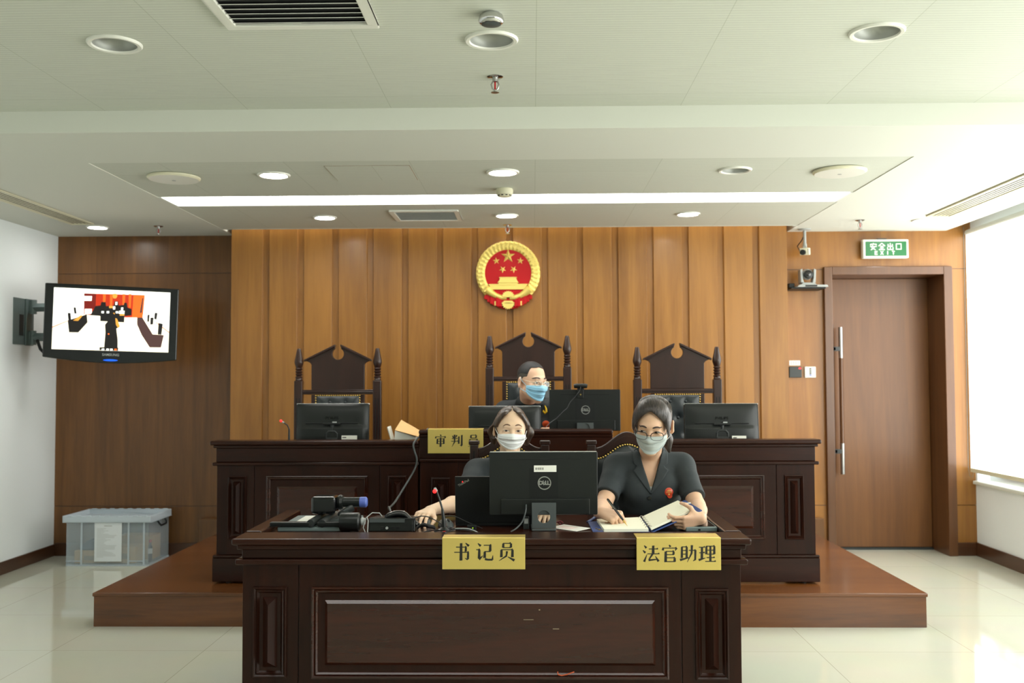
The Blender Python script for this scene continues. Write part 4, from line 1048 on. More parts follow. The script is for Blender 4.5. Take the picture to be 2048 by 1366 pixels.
b = MB(); mm = ER.lerp(FR, 0.45); nn = ((ER-B2).cross(C2-B2)).normalized()
quad_slab(mm+nn*0.010+Vector((-0.03,-0.012,0.0)), mm+nn*0.010+Vector((0.022,-0.01,0.008)), mm+nn*0.010+Vector((0.022,0.006,0.009)), mm+nn*0.010+Vector((-0.03,0.006,0.001)), 0, 0.002, b); obj('page_tab', b, M['plastic_w'], t)
# flat grey device at the right end
t = thing('tablet_case', 'flat grey device lying at the right end of the clerks desk', 'device', (0.715, 4.35, CS))
b = MB(); b.box(0.648, 4.272, CS, 0.781, 4.50, CS+0.020); obj('case', b, M['steel'], t, bevel=0.004)
b = MB(); b.box(0.655, 4.285, CS+0.0202, 0.774, 4.49, CS+0.0215); obj('screen', b, M['black_g'], t)
b = MB(); b.box(0.700, 4.2705, CS+0.004, 0.710, 4.2722, CS+0.012); obj('port', b, M['dark_hole'], t)

# kraft folder and papers on the left judges desk
t = thing('paper_folder', 'half open kraft card folder with white papers beside the middle judges desk', 'folder', (-0.80, 6.30, 0.985))
def pxm(px, py): return None
b = MB(); q = [Vector((-0.862, 6.22, 1.104)), Vector((-0.705, 6.20, 1.062)), Vector((-0.700, 6.42, 1.075)), Vector((-0.848, 6.42, 1.160))]
quad_slab(q[0], q[1], q[2], q[3], 0, 0.003, b); obj('cover', b, M['kraft'], t)
b = MB(); q = [Vector((-0.868, 6.215, 0.9872)), Vector((-0.72, 6.20, 0.9872)), Vector((-0.715, 6.40, 0.9872)), Vector((-0.86, 6.42, 0.9872))]
quad_slab(q[0], q[1], q[2], q[3], 0, 0.006, b)
b.prism([(-0.868, 0.9872), (-0.74, 0.9872), (-0.74, 1.062), (-0.80, 1.088), (-0.862, 1.10)], 'y', 6.225, 6.36); obj('sheets', b, M['paper'], t)
b = MB(); b.box(-0.872, 6.205, 0.9852, -0.70, 6.43, 0.987); obj('back_cover', b, M['kraft'], t)
t = thing('clipboard', 'thin white framed pad leaning beside the kraft folder', 'pad', (-0.90, 6.32, 0.985))
b = MB(); q = [Vector((-0.874, 6.24, 0.9855)), Vector((-0.874, 6.38, 0.9855)), Vector((-0.913, 6.38, 1.125)), Vector((-0.913, 6.24, 1.125))]
quad_slab(q[0], q[1], q[2], q[3], 0, 0.004, b); obj('board', b, M['plastic_w'], t)
b = MB(); quad_slab(q[0]+Vector((0.001,0.004,0.004)), q[1]+Vector((0.001,-0.004,0.004)), q[2]+Vector((0.001,-0.004,-0.004)), q[3]+Vector((0.001,0.004,-0.004)), -0.0035, -0.0018, b); obj('sheet', b, M['lgrey'], t)

# ------------------------------------------------------------------ storage bin on the floor
BX0, BX1, BY0, BY1, BH = -3.60, -2.96, 7.66, 8.08, 0.335
t = thing('storage_bin', 'translucent plastic storage bin with lid on the floor at the left wall', 'storage bin', ((BX0+BX1)/2, (BY0+BY1)/2, 0))
b = MB(); k = 0.012
for (x0, y0, x1, y1) in ((BX0, BY0, BX1, BY0+0.004), (BX0, BY1-0.004, BX1, BY1), (BX0, BY0+0.004, BX0+0.004, BY1-0.004), (BX1-0.004, BY0+0.004, BX1, BY1-0.004)): b.box(x0, y0, 0.012, x1, y1, BH)
b.box(BX0+0.004, BY0+0.004, 0.012, BX1-0.004, BY1-0.004, 0.016)
tub = obj('tub', b, M['bin'], t)
b = MB()
for x in (BX0+0.12, BX1-0.155, BX1-0.035): b.box(x-0.007, BY0-0.0055, 0.013, x+0.007, BY0-0.0042, BH)
b.box(BX0, BY0-0.004, 0.0, BX1, BY0-0.0002, 0.012); b.box(BX0, BY0-0.003, 0.034, BX0+0.12, BY0-0.0004, 0.042); b.box(BX1-0.155, BY0-0.003, 0.034, BX1-0.035, BY0-0.0004, 0.042)
b.box(BX1+0.0002, BY0, 0.0, BX1+0.004, BY1, 0.014); b.box(BX0, BY1-0.004, 0.0, BX1, BY1, 0.0118); b.box(BX0, BY0, 0.0, BX0+0.004, BY1-0.0042, 0.0118)
obj('rib', b, M['binlid'], tub)
b = MB(); b.box(BX0-0.02, BY0-0.018, BH, BX1+0.02, BY1+0.012, BH+0.012)
for (x0, y0, x1, y1) in ((BX0-0.02, BY0-0.018, BX1+0.02, BY0-0.006), (BX0-0.02, BY1, BX1+0.02, BY1+0.012), (BX0-0.02, BY0-0.006, BX0-0.006, BY1), (BX1+0.006, BY0-0.006, BX1+0.02, BY1)): b.box(x0, y0, BH-0.002, x1, y1, BH+0.05)
lid = obj('lid', b, M['binlid'], t, bevel=0.006)
b = MB(); n = 9
for i in range(n):
    x = BX0+0.03+(BX1-BX0-0.06)*i/(n-1); b.box(x-0.02, BY0-0.020, BH+0.044, x+0.02, BY0-0.004, BH+0.054); b.box(x-0.02, BY1-0.002, BH+0.044, x+0.02, BY1+0.013, BH+0.054)
obj('clip', b, M['binlid'], lid, bevel=0.004)
b = MB(); b.tube([(BX1+0.012, BY0+0.14, BH-0.004), (BX1+0.03, BY0+0.14, BH-0.03), (BX1+0.035, BY0+0.16, BH-0.045), (BX1+0.035, BY0+0.27, BH-0.045), (BX1+0.03, BY0+0.29, BH-0.03), (BX1+0.012, BY0+0.29, BH-0.004)], 0.008, 8); obj('handle', b, M['black'], t, smooth=50, label='black carrying handle')
def lined_sheet(parent, x0, x1, z0, z1, y):
    b = MB(); 
    for i in range(26):
        z = z1-0.045-i*(z1-z0-0.07)/26
        b.box(x0+0.018, y-0.0012, z, x0+0.018+(x1-x0-0.04)*random.uniform(0.25, 0.95), y-0.0009, z+0.0018)
    b.box((x0+x1)/2-0.03, y-0.0012, z1-0.026, (x0+x1)/2+0.03, y-0.0009, z1-0.021)
    obj('print', b, M['lgrey'], parent)
t = thing('paper_notice', 'white printed sheet taped on the front of the storage bin', 'paper', (-3.27, BY0-0.006, 0.04))
b = MB(); b.box(-3.378, BY0-0.0075, 0.036, -3.166, BY0-0.0065, 0.332); sheet = obj('sheet', b, M['notice'], t); lined_sheet(sheet, -3.378, -3.166, 0.036, 0.332, BY0-0.0068)
inside = [('cardboard_box', 'flat kraft box lying at the bottom left inside the storage bin', (BX0+0.05, BY0+0.03, 0.0165), (0.25, 0.26, 0.095), 'kraft', 0.0),
          ('cardboard_box', 'square kraft box in the middle of the storage bin behind the notice', (BX0+0.325, BY0+0.03, 0.0165), (0.20, 0.16, 0.125), 'kraft', 0.0),
          ('cardboard_box', 'long kraft box with grey marks at the right in the storage bin', (BX0+0.325, BY0+0.20, 0.0165), (0.27, 0.17, 0.185), 'kraft', 0.0),
          ('cloth_bundle', 'dark blue folded bundle on the left kraft box inside the storage bin', (BX0+0.09, BY0+0.05, 0.113), (0.17, 0.20, 0.09), 'darkblue', 0.0)]
M['darkblue'] = mat('dark_blue_cloth', S(62,84,112), 0.8)
for nm, lb, p, d, m_, r_ in inside:
    b = MB()
    if nm == 'cloth_bundle':
        b.prism([(p[0]-0.02, p[2]), (p[0]+d[0], p[2]), (p[0]+d[0], p[2]+0.05), (p[0]+d[0]-0.03, p[2]+d[2]), (p[0]+0.04, p[2]+d[2]-0.02)], 'y', p[1], p[1]+d[1])
        o = obj(nm, b, M[m_], bevel=0.012, seg=3); tag(o, lb, 'cloth')
    else:
        t = thing(nm, lb, 'box', (p[0]+d[0]/2, p[1]+d[1]/2, p[2]), group='kraft boxes in the storage bin')
        b.box(p[0], p[1], p[2], p[0]+d[0], p[1]+d[1], p[2]+d[2]); bx_ = obj('carton', b, M['kraft'], t, bevel=0.003)
        b = MB(); b.box(p[0]+d[0]*0.3, p[1]-0.0006, p[2]+d[2]*0.25, p[0]+d[0]*0.75, p[1]-0.0001, p[2]+d[2]*0.6); obj('print', b, mat('faded_print', S(150,130,100), 0.7, var=0.5, vscale=40), bx_)
t = thing('bottle', 'small white capped bottle standing at the right end inside the storage bin', 'bottle', (BX1-0.025, BY0+0.10, 0.0165))
b = MB(); b.lathe([(0.0, 0.0165), (0.016, 0.0165), (0.016, 0.13), (0.008, 0.15), (0.008, 0.165), (0.0, 0.165)], (BX1-0.026, BY0+0.10, 0), 'z', 14); obj('body', b, M['dgrey'], t, smooth=40)
b = MB(); b.lathe([(0.0165, 0.08), (0.0165, 0.12)], (BX1-0.026, BY0+0.10, 0), 'z', 14, cap=False); obj('label', b, M['plastic_w'], t, smooth=40)
b = MB(); b.lathe([(0.0, 0.165), (0.010, 0.165), (0.010, 0.185), (0.0, 0.185)], (BX1-0.026, BY0+0.10, 0), 'z', 14); obj('cap', b, M['red'], t, smooth=40)
# ------------------------------------------------------------------ television on its wall arm
TVC, TVR = Vector((-3.150, 7.39, 1.862)), -0.0
tvx = Vector((0.958, 0.0, -0.0)).normalized()
t = thing('television', 'flat black television on the left wall showing the courtroom picture', 'television', tuple(TVC), (0.02, 0.026, 0.32))
W, Hh = 0.935, 0.545
b = MB(); n = 24; pts = []
for k in range(n+1): pts.append((-W/2+W*k/n, -Hh/2-0.035*math.sin(PI*k/n)))
pts += [(W/2, Hh/2), (-W/2, Hh/2)]
b.prism(pts, 'y', -0.02, 0.05); bz = obj('bezel', b, M['black_g'], t, bevel=0.008, seg=3, local=True)
b = MB(); b.box(-0.30, 0.0502, -0.20, 0.30, 0.085, 0.20); obj('back_cover', b, M['black'], t, local=True, bevel=0.01)
SW, SH = 0.812, 0.455; sz = 0.014
b = MB(); b.box(-SW/2, -0.0215, sz-SH/2, SW/2, -0.0195, sz+SH/2); 
def scr(name, col, k=1.0): return mat(name, col, 0.3, emit=col, estr=k)
ms = [scr('screen_wall', S(250,250,240), 0.95), scr('screen_floor', S(244,236,214), 0.95), scr('screen_red', S(176,44,14), 0.8), scr('screen_orange', S(228,98,28), 0.8), scr('screen_dark', S(24,20,20), 0.6), scr('screen_brown', S(74,50,48), 0.6), scr('screen_gold', S(214,150,60), 0.8), scr('screen_deepred', S(110,20,12), 0.7)]
b.m = [0]*len(b.m)
sn = obj('screen', b, ms[0], t, local=True)
b = MB(); layer = [0]
def poly(pp, m):
    # picture coordinates in the 2013 x 1366 close-up of the set, mapped on the screen rectangle
    layer[0] += 1; y = -0.0216-0.00001*layer[0]; out = []
    for px, py in pp:
        s = (px-165)/(1840-165); top = 210+(285-210)*s; bot = 1105+(1135-1105)*s
        v = (py-top)/(bot-top); out.append((-SW/2+s*SW, y, sz+SH/2-min(1, max(0, v))*SH))
    b.add(out, [list(range(len(out)))], m)
poly([(165,790),(390,690),(600,600),(1380,600),(1560,660),(1840,850),(1840,1135),(165,1105)], 1)
poly([(165,780),(390,684),(390,692),(165,795)], 3); poly([(1640,700),(1840,842),(1840,856),(1640,712)], 3)
poly([(590,297),(1465,320),(1450,585),(1440,640),(1180,640),(830,620),(600,600)], 2)
poly([(590,297),(760,302),(760,520),(600,520)], 7)
for x in (860, 960, 1140, 1230): poly([(x,305),(x+40,306),(x+36,500),(x+6,500)], 3)
poly([(1300,320),(1465,322),(1445,640),(1290,636)], 3); poly([(1430,360),(1445,360),(1430,575),(1400,575)], 5)
poly([(590,335),(705,335),(700,405),(595,405)], 0); poly([(610,520),(710,520),(710,590),(610,600)], 0)
poly([(995,330),(1010,300),(1050,300),(1068,330),(1050,368),(1010,368)], 6)
poly([(690,612),(760,480),(830,470),(840,420),(900,420),(910,480),(1020,470),(1030,410),(1080,410),(1090,470),(1165,460),(1170,430),(1205,430),(1220,500),(1280,520),(1280,610),(1180,620),(830,620)], 4)
poly([(830,570),(1180,580),(1178,712),(835,695)], 4)
for x, y in ((1056,440), (1026,505), (1142,520)): poly([(x-16,y-22),(x+16,y-22),(x+14,y+22),(x-14,y+22)], 0)
for x, y, w_ in ((1005,592,34), (1144,600,34), (980,492,26)): poly([(x-w_,y-16),(x+w_,y-16),(x+w_,y+16),(x-w_,y+16)], 6)
for x in (865, 940, 1070): poly([(x-18,552),(x+18,552),(x+18,582),(x-18,582)], 0)
poly([(1100,545),(1180,545),(1176,590),(1096,588)], 0)
poly([(375,690),(640,600),(655,715),(530,862),(400,860)], 4); poly([(450,690),(560,610),(580,625),(520,695)], 6)
poly([(370,580),(410,580),(425,700),(385,700)], 4); poly([(450,500),(480,500),(495,590),(465,590)], 4)
poly([(1365,640),(1440,640),(1600,880),(1765,890),(1730,1066),(1565,1066),(1440,890),(1368,740)], 5)
poly([(1680,715),(1745,730),(1730,885),(1675,880)], 4); poly([(1560,640),(1605,640),(1600,740),(1560,740)], 4); poly([(1620,570),(1660,575),(1650,670),(1615,660)], 4); poly([(1515,600),(1545,600),(1540,700),(1515,700)], 4)
poly([(905,745),(940,700),(945,600),(990,560),(1040,600),(1060,650),(1070,760),(1115,780),(1070,800),(1095,960),(1100,1085),(905,1080),(915,860)], 4)
poly([(1050,650),(1075,660),(1120,770),(1090,790),(1060,740)], 6); poly([(950,870),(975,870),(972,890),(952,890)], 3)
poly([(840,1070),(1110,1075),(1105,1120),(840,1112)], 4)
for x, m_ in ((890,0),(955,0),(1010,0),(1070,3)): poly([(x-18,1090),(x+18,1090),(x+18,1116),(x-18,1116)], m_)
obj('picture', b, ms, sn, local=True, recalc=False, label='courtroom picture on the screen')
g = latin('SAMSUNG', 0.026, 0.001, 0.0003); facing(g, (0.0, -0.0206, -Hh/2+0.028)); obj('lettering', g, M['lgrey'], bz, local=True)
b = MB(); b.sph((0.0, -0.018, -Hh/2-0.012), (0.055, 0.006, 0.008), 20, 8); obj('power_light', b, M['blueled'], bz, local=True, smooth=180, label='glowing blue light')
t = thing('television_bracket', 'grey steel swing arm bracket holding the television on the left wall', 'bracket', (XL, 7.55, 1.88))
b = MB(); b.box(XL, 7.42, 1.705, XL+0.006, 7.60, 2.06); b.box(XL+0.0062, 7.585, 1.70, XL+0.02, 7.70, 2.06); obj('wall_plate', b, M['steel'], t, bevel=0.003)
b = MB(); b.box(XL+0.0063, 7.505, 1.775, XL+0.009, 7.565, 1.935); obj('slot', b, M['dgrey'], t)
b = MB()
for z in (1.76, 2.00): b.lathe([(0.025, z-0.055), (0.025, z+0.055)], (XL+0.045, 7.64, 0), 'z', 16); b.box(XL+0.0202, 7.62, z-0.05, XL+0.045, 7.66, z+0.05)
obj('hinge', b, M['steel'], t, smooth=40)
b = MB()
for z in (1.765, 1.995): b.tube([(XL+0.06, 7.635, z), (XL+0.30, 7.60, z), (XL+0.62, 7.50, z)], 0.032, 4)
b.box(XL+0.56, 7.395, 1.735, XL+0.62, 7.53, 2.025); b.tube([(XL+0.24, 7.60, 1.76), (XL+0.24, 7.60, 2.0)], 0.024, 4)
obj('swing_arm', b, M['steel'], t)
b = MB(); b.tube([(XL+0.10, 7.60, 1.74), (XL+0.14, 7.57, 1.67), (XL+0.21, 7.53, 1.62), (XL+0.32, 7.50, 1.62), (XL+0.5, 7.47, 1.70)], 0.012, 10); obj('cable', b, M['rubber'], t, smooth=60)

# ------------------------------------------------------------------ national emblem
EX, EZ, EY, ER_ = -0.190, 2.268, FY, 0.258
t = thing('emblem', 'round red and gold national emblem high on the fluted panelling', 'emblem', (EX, EY, EZ))
b = MB(); b.lathe([(0.0, -0.040), (ER_*0.74, -0.040), (ER_*0.74, 0.0), (0.0, 0.0)], (EX, EY-0.002, EZ), 'y', 56); obj('field', b, M['red'], t, smooth=30, label='red field')
# wheat ring: ears overlapping along the circle
b = MB(); n = 180; rows = []
for k in range(n+1):
    a = -PI/2+0.80+(2*PI-1.60)*k/n; g = 0.003*math.sin(k*1.1); h_ = 0.003*math.sin(k*1.1+2)
    rows.append([(EX+r*math.cos(a), EY-0.002-d, EZ+r*math.sin(a)) for r, d in ((ER_*0.70, 0.02), (ER_*0.715, 0.046), (ER_*0.79, 0.056+g), (ER_*0.85, 0.049), (ER_*0.92, 0.054+h_), (ER_*(0.985+0.004*math.sin(k*1.1)), 0.040), (ER_*0.985, 0.0))])
b.grid(rows)
for sgn in (-1, 1):   # lower stalks running to the gear
    b.tube([(EX+sgn*r*math.sin(a), EY-0.045, EZ-r*math.cos(a)) for a, r in ((0.90, 0.212), (0.70, 0.208), (0.5, 0.205), (0.28, 0.203), (0.06, 0.197))], [0.036, 0.027, 0.022, 0.021, 0.018], 10)
obj('wheat_ring', b, M['gold'], t, smooth=50, label='gold wheat ring')
def star(cx, cz, r, rot):
    m = MB(); vs = []
    for k in range(10):
        a = rot+PI/2+PI*k/5; q = r if k % 2 == 0 else r*0.40
        vs.append((EX+cx+q*math.cos(a), EY-0.0415, EZ+cz+q*math.sin(a)))
    vs.append((EX+cx, EY-0.0415-r*0.30, EZ+cz)); m.add(vs, [(k, (k+1) % 10, 10) for k in range(10)]+[list(range(10))[::-1]]); return m
for cx, cz, r, rot in ((0.0, 0.134, 0.060, 0), (-0.094, 0.096, 0.031, 0.10), (0.097, 0.096, 0.031, -0.10), (-0.043, 0.028, 0.031, 0.55), (0.043, 0.028, 0.031, -0.55)):
    obj('star', star(cx, cz, r, rot), M['gold'], t)
b = MB()
def P2(pts, y0, y1): b.prism([(EX+u, EZ+v) for u, v in pts], 'y', EY-y1, EY-y0)
P2([(-0.128,-0.132),(0.128,-0.132),(0.152,-0.096),(-0.152,-0.096)], 0.041, 0.056)
P2([(-0.154,-0.096),(0.154,-0.096),(0.154,-0.089),(-0.154,-0.089)], 0.041, 0.060)
P2([(-0.076,-0.089),(0.076,-0.089),(0.076,-0.079),(-0.076,-0.079)], 0.041, 0.056)
P2([(-0.084,-0.079),(0.084,-0.079),(0.070,-0.060),(-0.070,-0.060)], 0.041, 0.062)
P2([(-0.070,-0.0595),(0.070,-0.0595),(0.064,-0.040),(-0.064,-0.040)], 0.041, 0.056)
P2([(-0.072,-0.0395),(0.072,-0.0395),(0.067,-0.034),(-0.067,-0.034)], 0.041, 0.062)
obj('gate_relief', b, M['gold'], t, label='gold gate building')
b = MB()
def gear(cx, cz, r, a0, a1, teeth, y0, y1):
    vs = []
    for k in range(teeth*4+1):
        a = a0+(a1-a0)*k/(teeth*4); q = r*(1.0 if k % 4 in (0, 1) else 0.87); vs.append((cx+q*math.cos(a), cz+q*math.sin(a)))
    P2(vs+[(cx, cz)] if a1-a0 < 6 else vs, y0, y1)
gear(0.0, -0.196, 0.052, 0.15, PI-0.15, 9, 0.041, 0.070)
gear(0.0, -0.238, 0.052, PI+0.1, 2*PI-0.1, 9, 0.03, 0.062); P2([(-0.05,-0.243),(0.05,-0.243),(0.032,-0.222),(-0.032,-0.222)], 0.03, 0.062)
P2([(-0.108,-0.224),(-0.05,-0.232),(-0.03,-0.238),(-0.05,-0.246),(-0.108,-0.262)], 0.03, 0.056); P2([(0.108,-0.224),(0.05,-0.232),(0.03,-0.238),(0.05,-0.246),(0.108,-0.262)], 0.03, 0.056)
obj('gear', b, M['gold'], t)
b = MB()
for sgn in (-1, 1):
    for i in range(6):
        u0, u1 = 0.050+0.0215*i, 0.050+0.0215*(i+1)+0.003
        lo = -0.272+0.007*i*i*0.35; hi = -0.216+0.0125*i
        d = 0.060+0.008*(i % 2)-0.006*i
        P2([(sgn*u0, hi), (sgn*u1, hi+0.020), (sgn*(u1+0.002*i), lo+0.006), (sgn*(u0+0.002*i), lo)], 0.004, d)
P2([(-0.085,-0.245),(0.085,-0.245),(0.08,-0.276),(0.03,-0.286),(-0.03,-0.286),(-0.08,-0.276)], 0.004, 0.034)
P2([(-0.12,-0.205),(-0.05,-0.214),(0.0,-0.196),(0.05,-0.214),(0.12,-0.205),(0.10,-0.232),(-0.10,-0.232)], 0.004, 0.046)
obj('drapery', b, M['red'], t, bevel=0.003, label='red drapery')

# ------------------------------------------------------------------ exit sign, cameras, switches
G_BOLD[0] = False
t = thing('exit_sign', 'green and white illuminated exit sign above the door', 'exit sign', (2.852, 8.06, 2.466))
x0, x1, z0, z1 = 2.668, 3.034, 2.390, 2.543
b = MB(); b.box(x0, 8.045, z0, x1, 8.10, z1); b.box(x0+0.1, 8.1002, z0+0.03, x1-0.1, YB-0.0005, z1-0.03); obj('housing', b, M['plastic_w'], t, bevel=0.008, seg=3)
b = MB(); b.box(x0+0.020, 8.0435, z0+0.018, x1-0.018, 8.0448, z1-0.018); pn = obj('panel', b, M['green'], t, label='green panel')
b = MB(); letters(b, BARS, '安全出口', x0+0.055, z0+0.066, 0.056, 0.0675, 8.0435, 0.0008)
letters(b, BARS, 'EXIT', x0+0.090, z0+0.027, 0.031, 0.046, 8.0435, 0.0008, xs=1.25)
obj('lettering', b, M['signw'], pn, label='white characters and the word EXIT')
b = MB(); b.box(2.79, 8.05, z1, 2.86, 8.09, z1+0.008); obj('hanger', b, M['dgrey'], t)

t = thing('ptz_camera', 'grey round headed camera on the small wall shelf left of the door', 'camera', (2.20, 7.98, 2.165))
b = MB(); b.prism([(2.135, 2.166), (2.265, 2.166), (2.245, 2.185), (2.155, 2.185)], 'y', 7.93, 8.05); obj('base', b, M['lgrey'], t, bevel=0.004)
b = MB()
for sgn in (-1, 1): b.prism([(2.20+sgn*0.032, 2.1852), (2.20+sgn*0.058, 2.1852), (2.20+sgn*0.063, 2.29), (2.20+sgn*0.045, 2.30), (2.20+sgn*0.042, 2.22)], 'y', 7.95, 8.03)
obj('yoke', b, M['lgrey'], t, bevel=0.004)
b = MB(); b.sph((2.20, 7.985, 2.255), (0.044, 0.05, 0.044), 20, 14); hd = obj('head', b, M['lgrey'], t, smooth=180)
b = MB(); b.lathe([(0.0, 7.932), (0.026, 7.930), (0.034, 7.934), (0.036, 7.95)], (2.198, 0, 2.252), 'y', 24); obj('lens_ring', b, M['black_s'], hd, smooth=40)
b = MB(); b.lathe([(0.0, 7.926), (0.012, 7.927), (0.018, 7.931)], (2.198, 0, 2.252), 'y', 20); obj('lens', b, M['lens'], hd, smooth=60)
t = thing('camera_shelf', 'small grey wall shelf with black bracket under the round headed camera', 'shelf', (2.20, 8.0, 2.15))
b = MB(); b.prism([(2.10, 2.148), (2.345, 2.148), (2.335, 2.165), (2.115, 2.165)], 'y', 7.90, 8.06); obj('tray', b, M['lgrey'], t, bevel=0.003)
b = MB(); b.box(2.162, 7.897, 2.150, 2.255, 7.8998, 2.162); obj('front_strip', b, M['black'], t)
b = MB(); b.prism([(2.055, 2.135), (2.33, 2.135), (2.33, 2.1478), (2.055, 2.1478)], 'y', 7.92, YB-0.0005); b.box(2.053, 7.98, 2.1482, 2.099, YB-0.0005, 2.185); obj('bracket', b, M['black'], t, bevel=0.004)

t = thing('bullet_camera', 'small cream security camera hanging from the ceiling on a pole', 'camera', (2.184, 7.98, 2.62))
b = MB(); b.lathe([(0.0, 2.619), (0.05, 2.619), (0.05, 2.612), (0.014, 2.606), (0.012, 2.606), (0.012, 2.50), (0.016, 2.50), (0.016, 2.478), (0.0, 2.478)], (2.184, 7.98, 0), 'z', 18); obj('pole', b, M['lgrey'], t, smooth=40)
Rb = Matrix.Translation((2.184, 7.97, 2.438)) @ Matrix.Rotation(-0.45, 4, 'Z') @ Matrix.Rotation(0.12, 4, 'X')
b = MB(); b.box(-0.03, -0.07, -0.028, 0.03, 0.06, 0.028); bd = obj('body', b.xf(Rb), M['cream'], t, bevel=0.004)
b = MB(); b.box(-0.012, -0.02, 0.028, 0.012, 0.02, 0.045); obj('mount_block', b.xf(Rb), M['lgrey'], t)
b = MB(); b.lathe([(0.0, -0.118), (0.020, -0.118), (0.022, -0.112), (0.022, -0.085), (0.018, -0.071), (0.0, -0.071)], (0, 0, -0.006), 'y', 18); obj('lens_barrel', b.xf(Rb), M['black_s'], bd, smooth=40)
b = MB(); b.box(0.0302, -0.066, -0.026, 0.032, -0.04, 0.022); obj('badge', b.xf(Rb), M['dgrey'], bd)
b = MB(); b.tube([tuple(Rb @ Vector((0, 0.062, 0.0))), (2.16, 8.04, 2.45), (2.14, 8.04, 2.49), (2.165, 8.0, 2.53), (2.176, 7.985, 2.56)], 0.004, 8); obj('cable', b, M['rubber'], t, smooth=60)

t = thing('card_reader', 'dark grey square card reader on the wall left of the door', 'card reader', (2.126, YB, 1.475))
b = MB(); b.box(2.076, YB-0.024, 1.432, 2.176, YB-0.0005, 1.520); cr_ = obj('case', b, M['dgrey'], t, bevel=0.004)
b = MB(); b.box(2.152, YB-0.0255, 1.500, 2.170, YB-0.0242, 1.512); obj('light', b, M['redled'], cr_)
t = thing('wall_controller', 'white square control panel with small buttons beside the door frame', 'switch', (2.246, YB, 1.475))
b = MB(); b.box(2.202, YB-0.014, 1.430, 2.292, YB-0.0005, 1.520); cs_ = obj('case', b, M['plastic_w'], t, bevel=0.005)
for k in range(5):
    b = MB(); b.box(2.240, YB-0.016, 1.498-0.013*k, 2.256, YB-0.0142, 1.507-0.013*k); obj('button', b, M['grey'] if k < 4 else M['bluecap'], cs_)
t = thing('label_strip', 'small white label above the dark card reader', 'label', (2.125, YB, 1.55))
b = MB(); b.box(2.082, YB-0.002, 1.530, 2.170, YB-0.0004, 1.570); lb = obj('strip', b, M['paper'], t)
b = MB()
for i in range(4):
    for j in range(2): b.box(2.092+0.019*i, YB-0.0026, 1.538+0.014*j, 2.103+0.019*i, YB-0.0021, 1.546+0.014*j)
obj('print', b, M['lgrey'], lb)
t = thing('cable_clip', 'narrow cream plastic clip at the edge of the panelling by the card reader', 'clip', (2.056, YB, 1.475))
b = MB(); b.box(2.046, YB-0.022, 1.420, 2.066, YB-0.0005, 1.530); obj('body', b, M['cream'], t, bevel=0.003)
b = MB(); b.box(2.050, YB-0.024, 1.45, 2.062, YB-0.0222, 1.50); obj('button', b, M['plastic_w'], t)

# ------------------------------------------------------------------ ceiling fixtures
def downlight(label, x, y, z, R, on, group):
    t = thing('downlight', label, 'ceiling light', (x, y, z), group=group)
    b = MB(); b.lathe([(R*0.80, z-0.003), (R*0.83, z-0.009), (R*0.95, z-0.010), (R, z-0.004), (R, z+0.001), (R*0.80, z+0.001)], (x, y, 0), 'z', 36, cap=False); obj('trim_ring', b, M['plastic_w'], t, smooth=50)
    b = MB(); prof = [(R*0.80, z-0.003)] + [(R*0.80*math.cos(a)**0.6, z-0.003+0.05*math.sin(a)) for a in np.linspace(0.15, 1.5, 8)] + [(0.0, z+0.047)]
    if not on:
        b.lathe(prof, (x, y, 0), 'z', 36, cap=False); obj('reflector', b, M['reflector'], t, smooth=180, recalc=False)
    else:
        b.lathe([(R*0.80, z-0.003), (R*0.76, z+0.012), (0.0, z+0.0121)], (x, y, 0), 'z', 36, cap=False); obj('reflector', b, M['reflector'], t, smooth=40, recalc=False)
        b = MB(); b.lathe([(0.0, z-0.002), (R*0.66, z-0.002), (R*0.72, z+0.004), (R*0.72, z+0.010)], (x, y, 0), 'z', 32, cap=False); obj('lamp', b, M['lamp_on'], t, smooth=50, label='glowing lamp')
    return t
gf = 'recessed downlights in the ceiling'
for lb, x, y, on, R, z in DOWNLIGHTS:
    downlight(lb, x, y, z, R, on, gf)
def speaker(label, x, y):
    z = ZC+0.004
    t = thing('ceiling_speaker', label, 'speaker', (x, y, z), group='round ceiling speakers')
    b = MB(); b.lathe([(0.142, z), (0.152, z-0.004), (0.152, z-0.012), (0.142, z-0.020)], (x, y, 0), 'z', 40, cap=False); obj('rim', b, M['cream'], t, smooth=40)
    b = MB(); b.lathe([(0.0, z-0.024), (0.09, z-0.023), (0.142, z-0.020), (0.142, z)], (x, y, 0), 'z', 40, cap=False); gr = obj('grille', b, M['plastic_w'], t, smooth=40)
    b = MB(); b.lathe([(0.0, z-0.0255), (0.012, z-0.025), (0.012, z-0.0235)], (x, y, 0), 'z', 14, cap=False); obj('badge', b, M['lgrey'], gr)
speaker('round white ceiling speaker at the left before the strip light', -2.115, 5.80)
speaker('round white ceiling speaker at the right before the strip light', 1.787, 5.77)
t = thing('smoke_detector', 'small cream smoke detector under the bright strip light', 'smoke detector', (-0.172, 6.25, ZC))
z = ZC+0.004; b = MB(); b.lathe([(0.0, z-0.052), (0.035, z-0.050), (0.046, z-0.040), (0.052, z-0.036), (0.055, z-0.012), (0.050, z)], (-0.172, 6.25, 0), 'z', 26, cap=False); obj('body', b, M['cream'], t, smooth=35)
b = MB()
for k in range(10):
    a = 2*PI*k/10; b.cbox((-0.172+0.0425*math.cos(a), 6.25+0.0425*math.sin(a), z-0.044), (0.008, 0.012, 0.005), Matrix.Rotation(a, 3, 'Z'))
obj('vent_slot', b, M['dark_hole'], t)
t = thing('ceiling_dome', 'chrome ringed dome fixture on the front ceiling', 'ceiling fixture', (-0.143, 3.53, ZF))
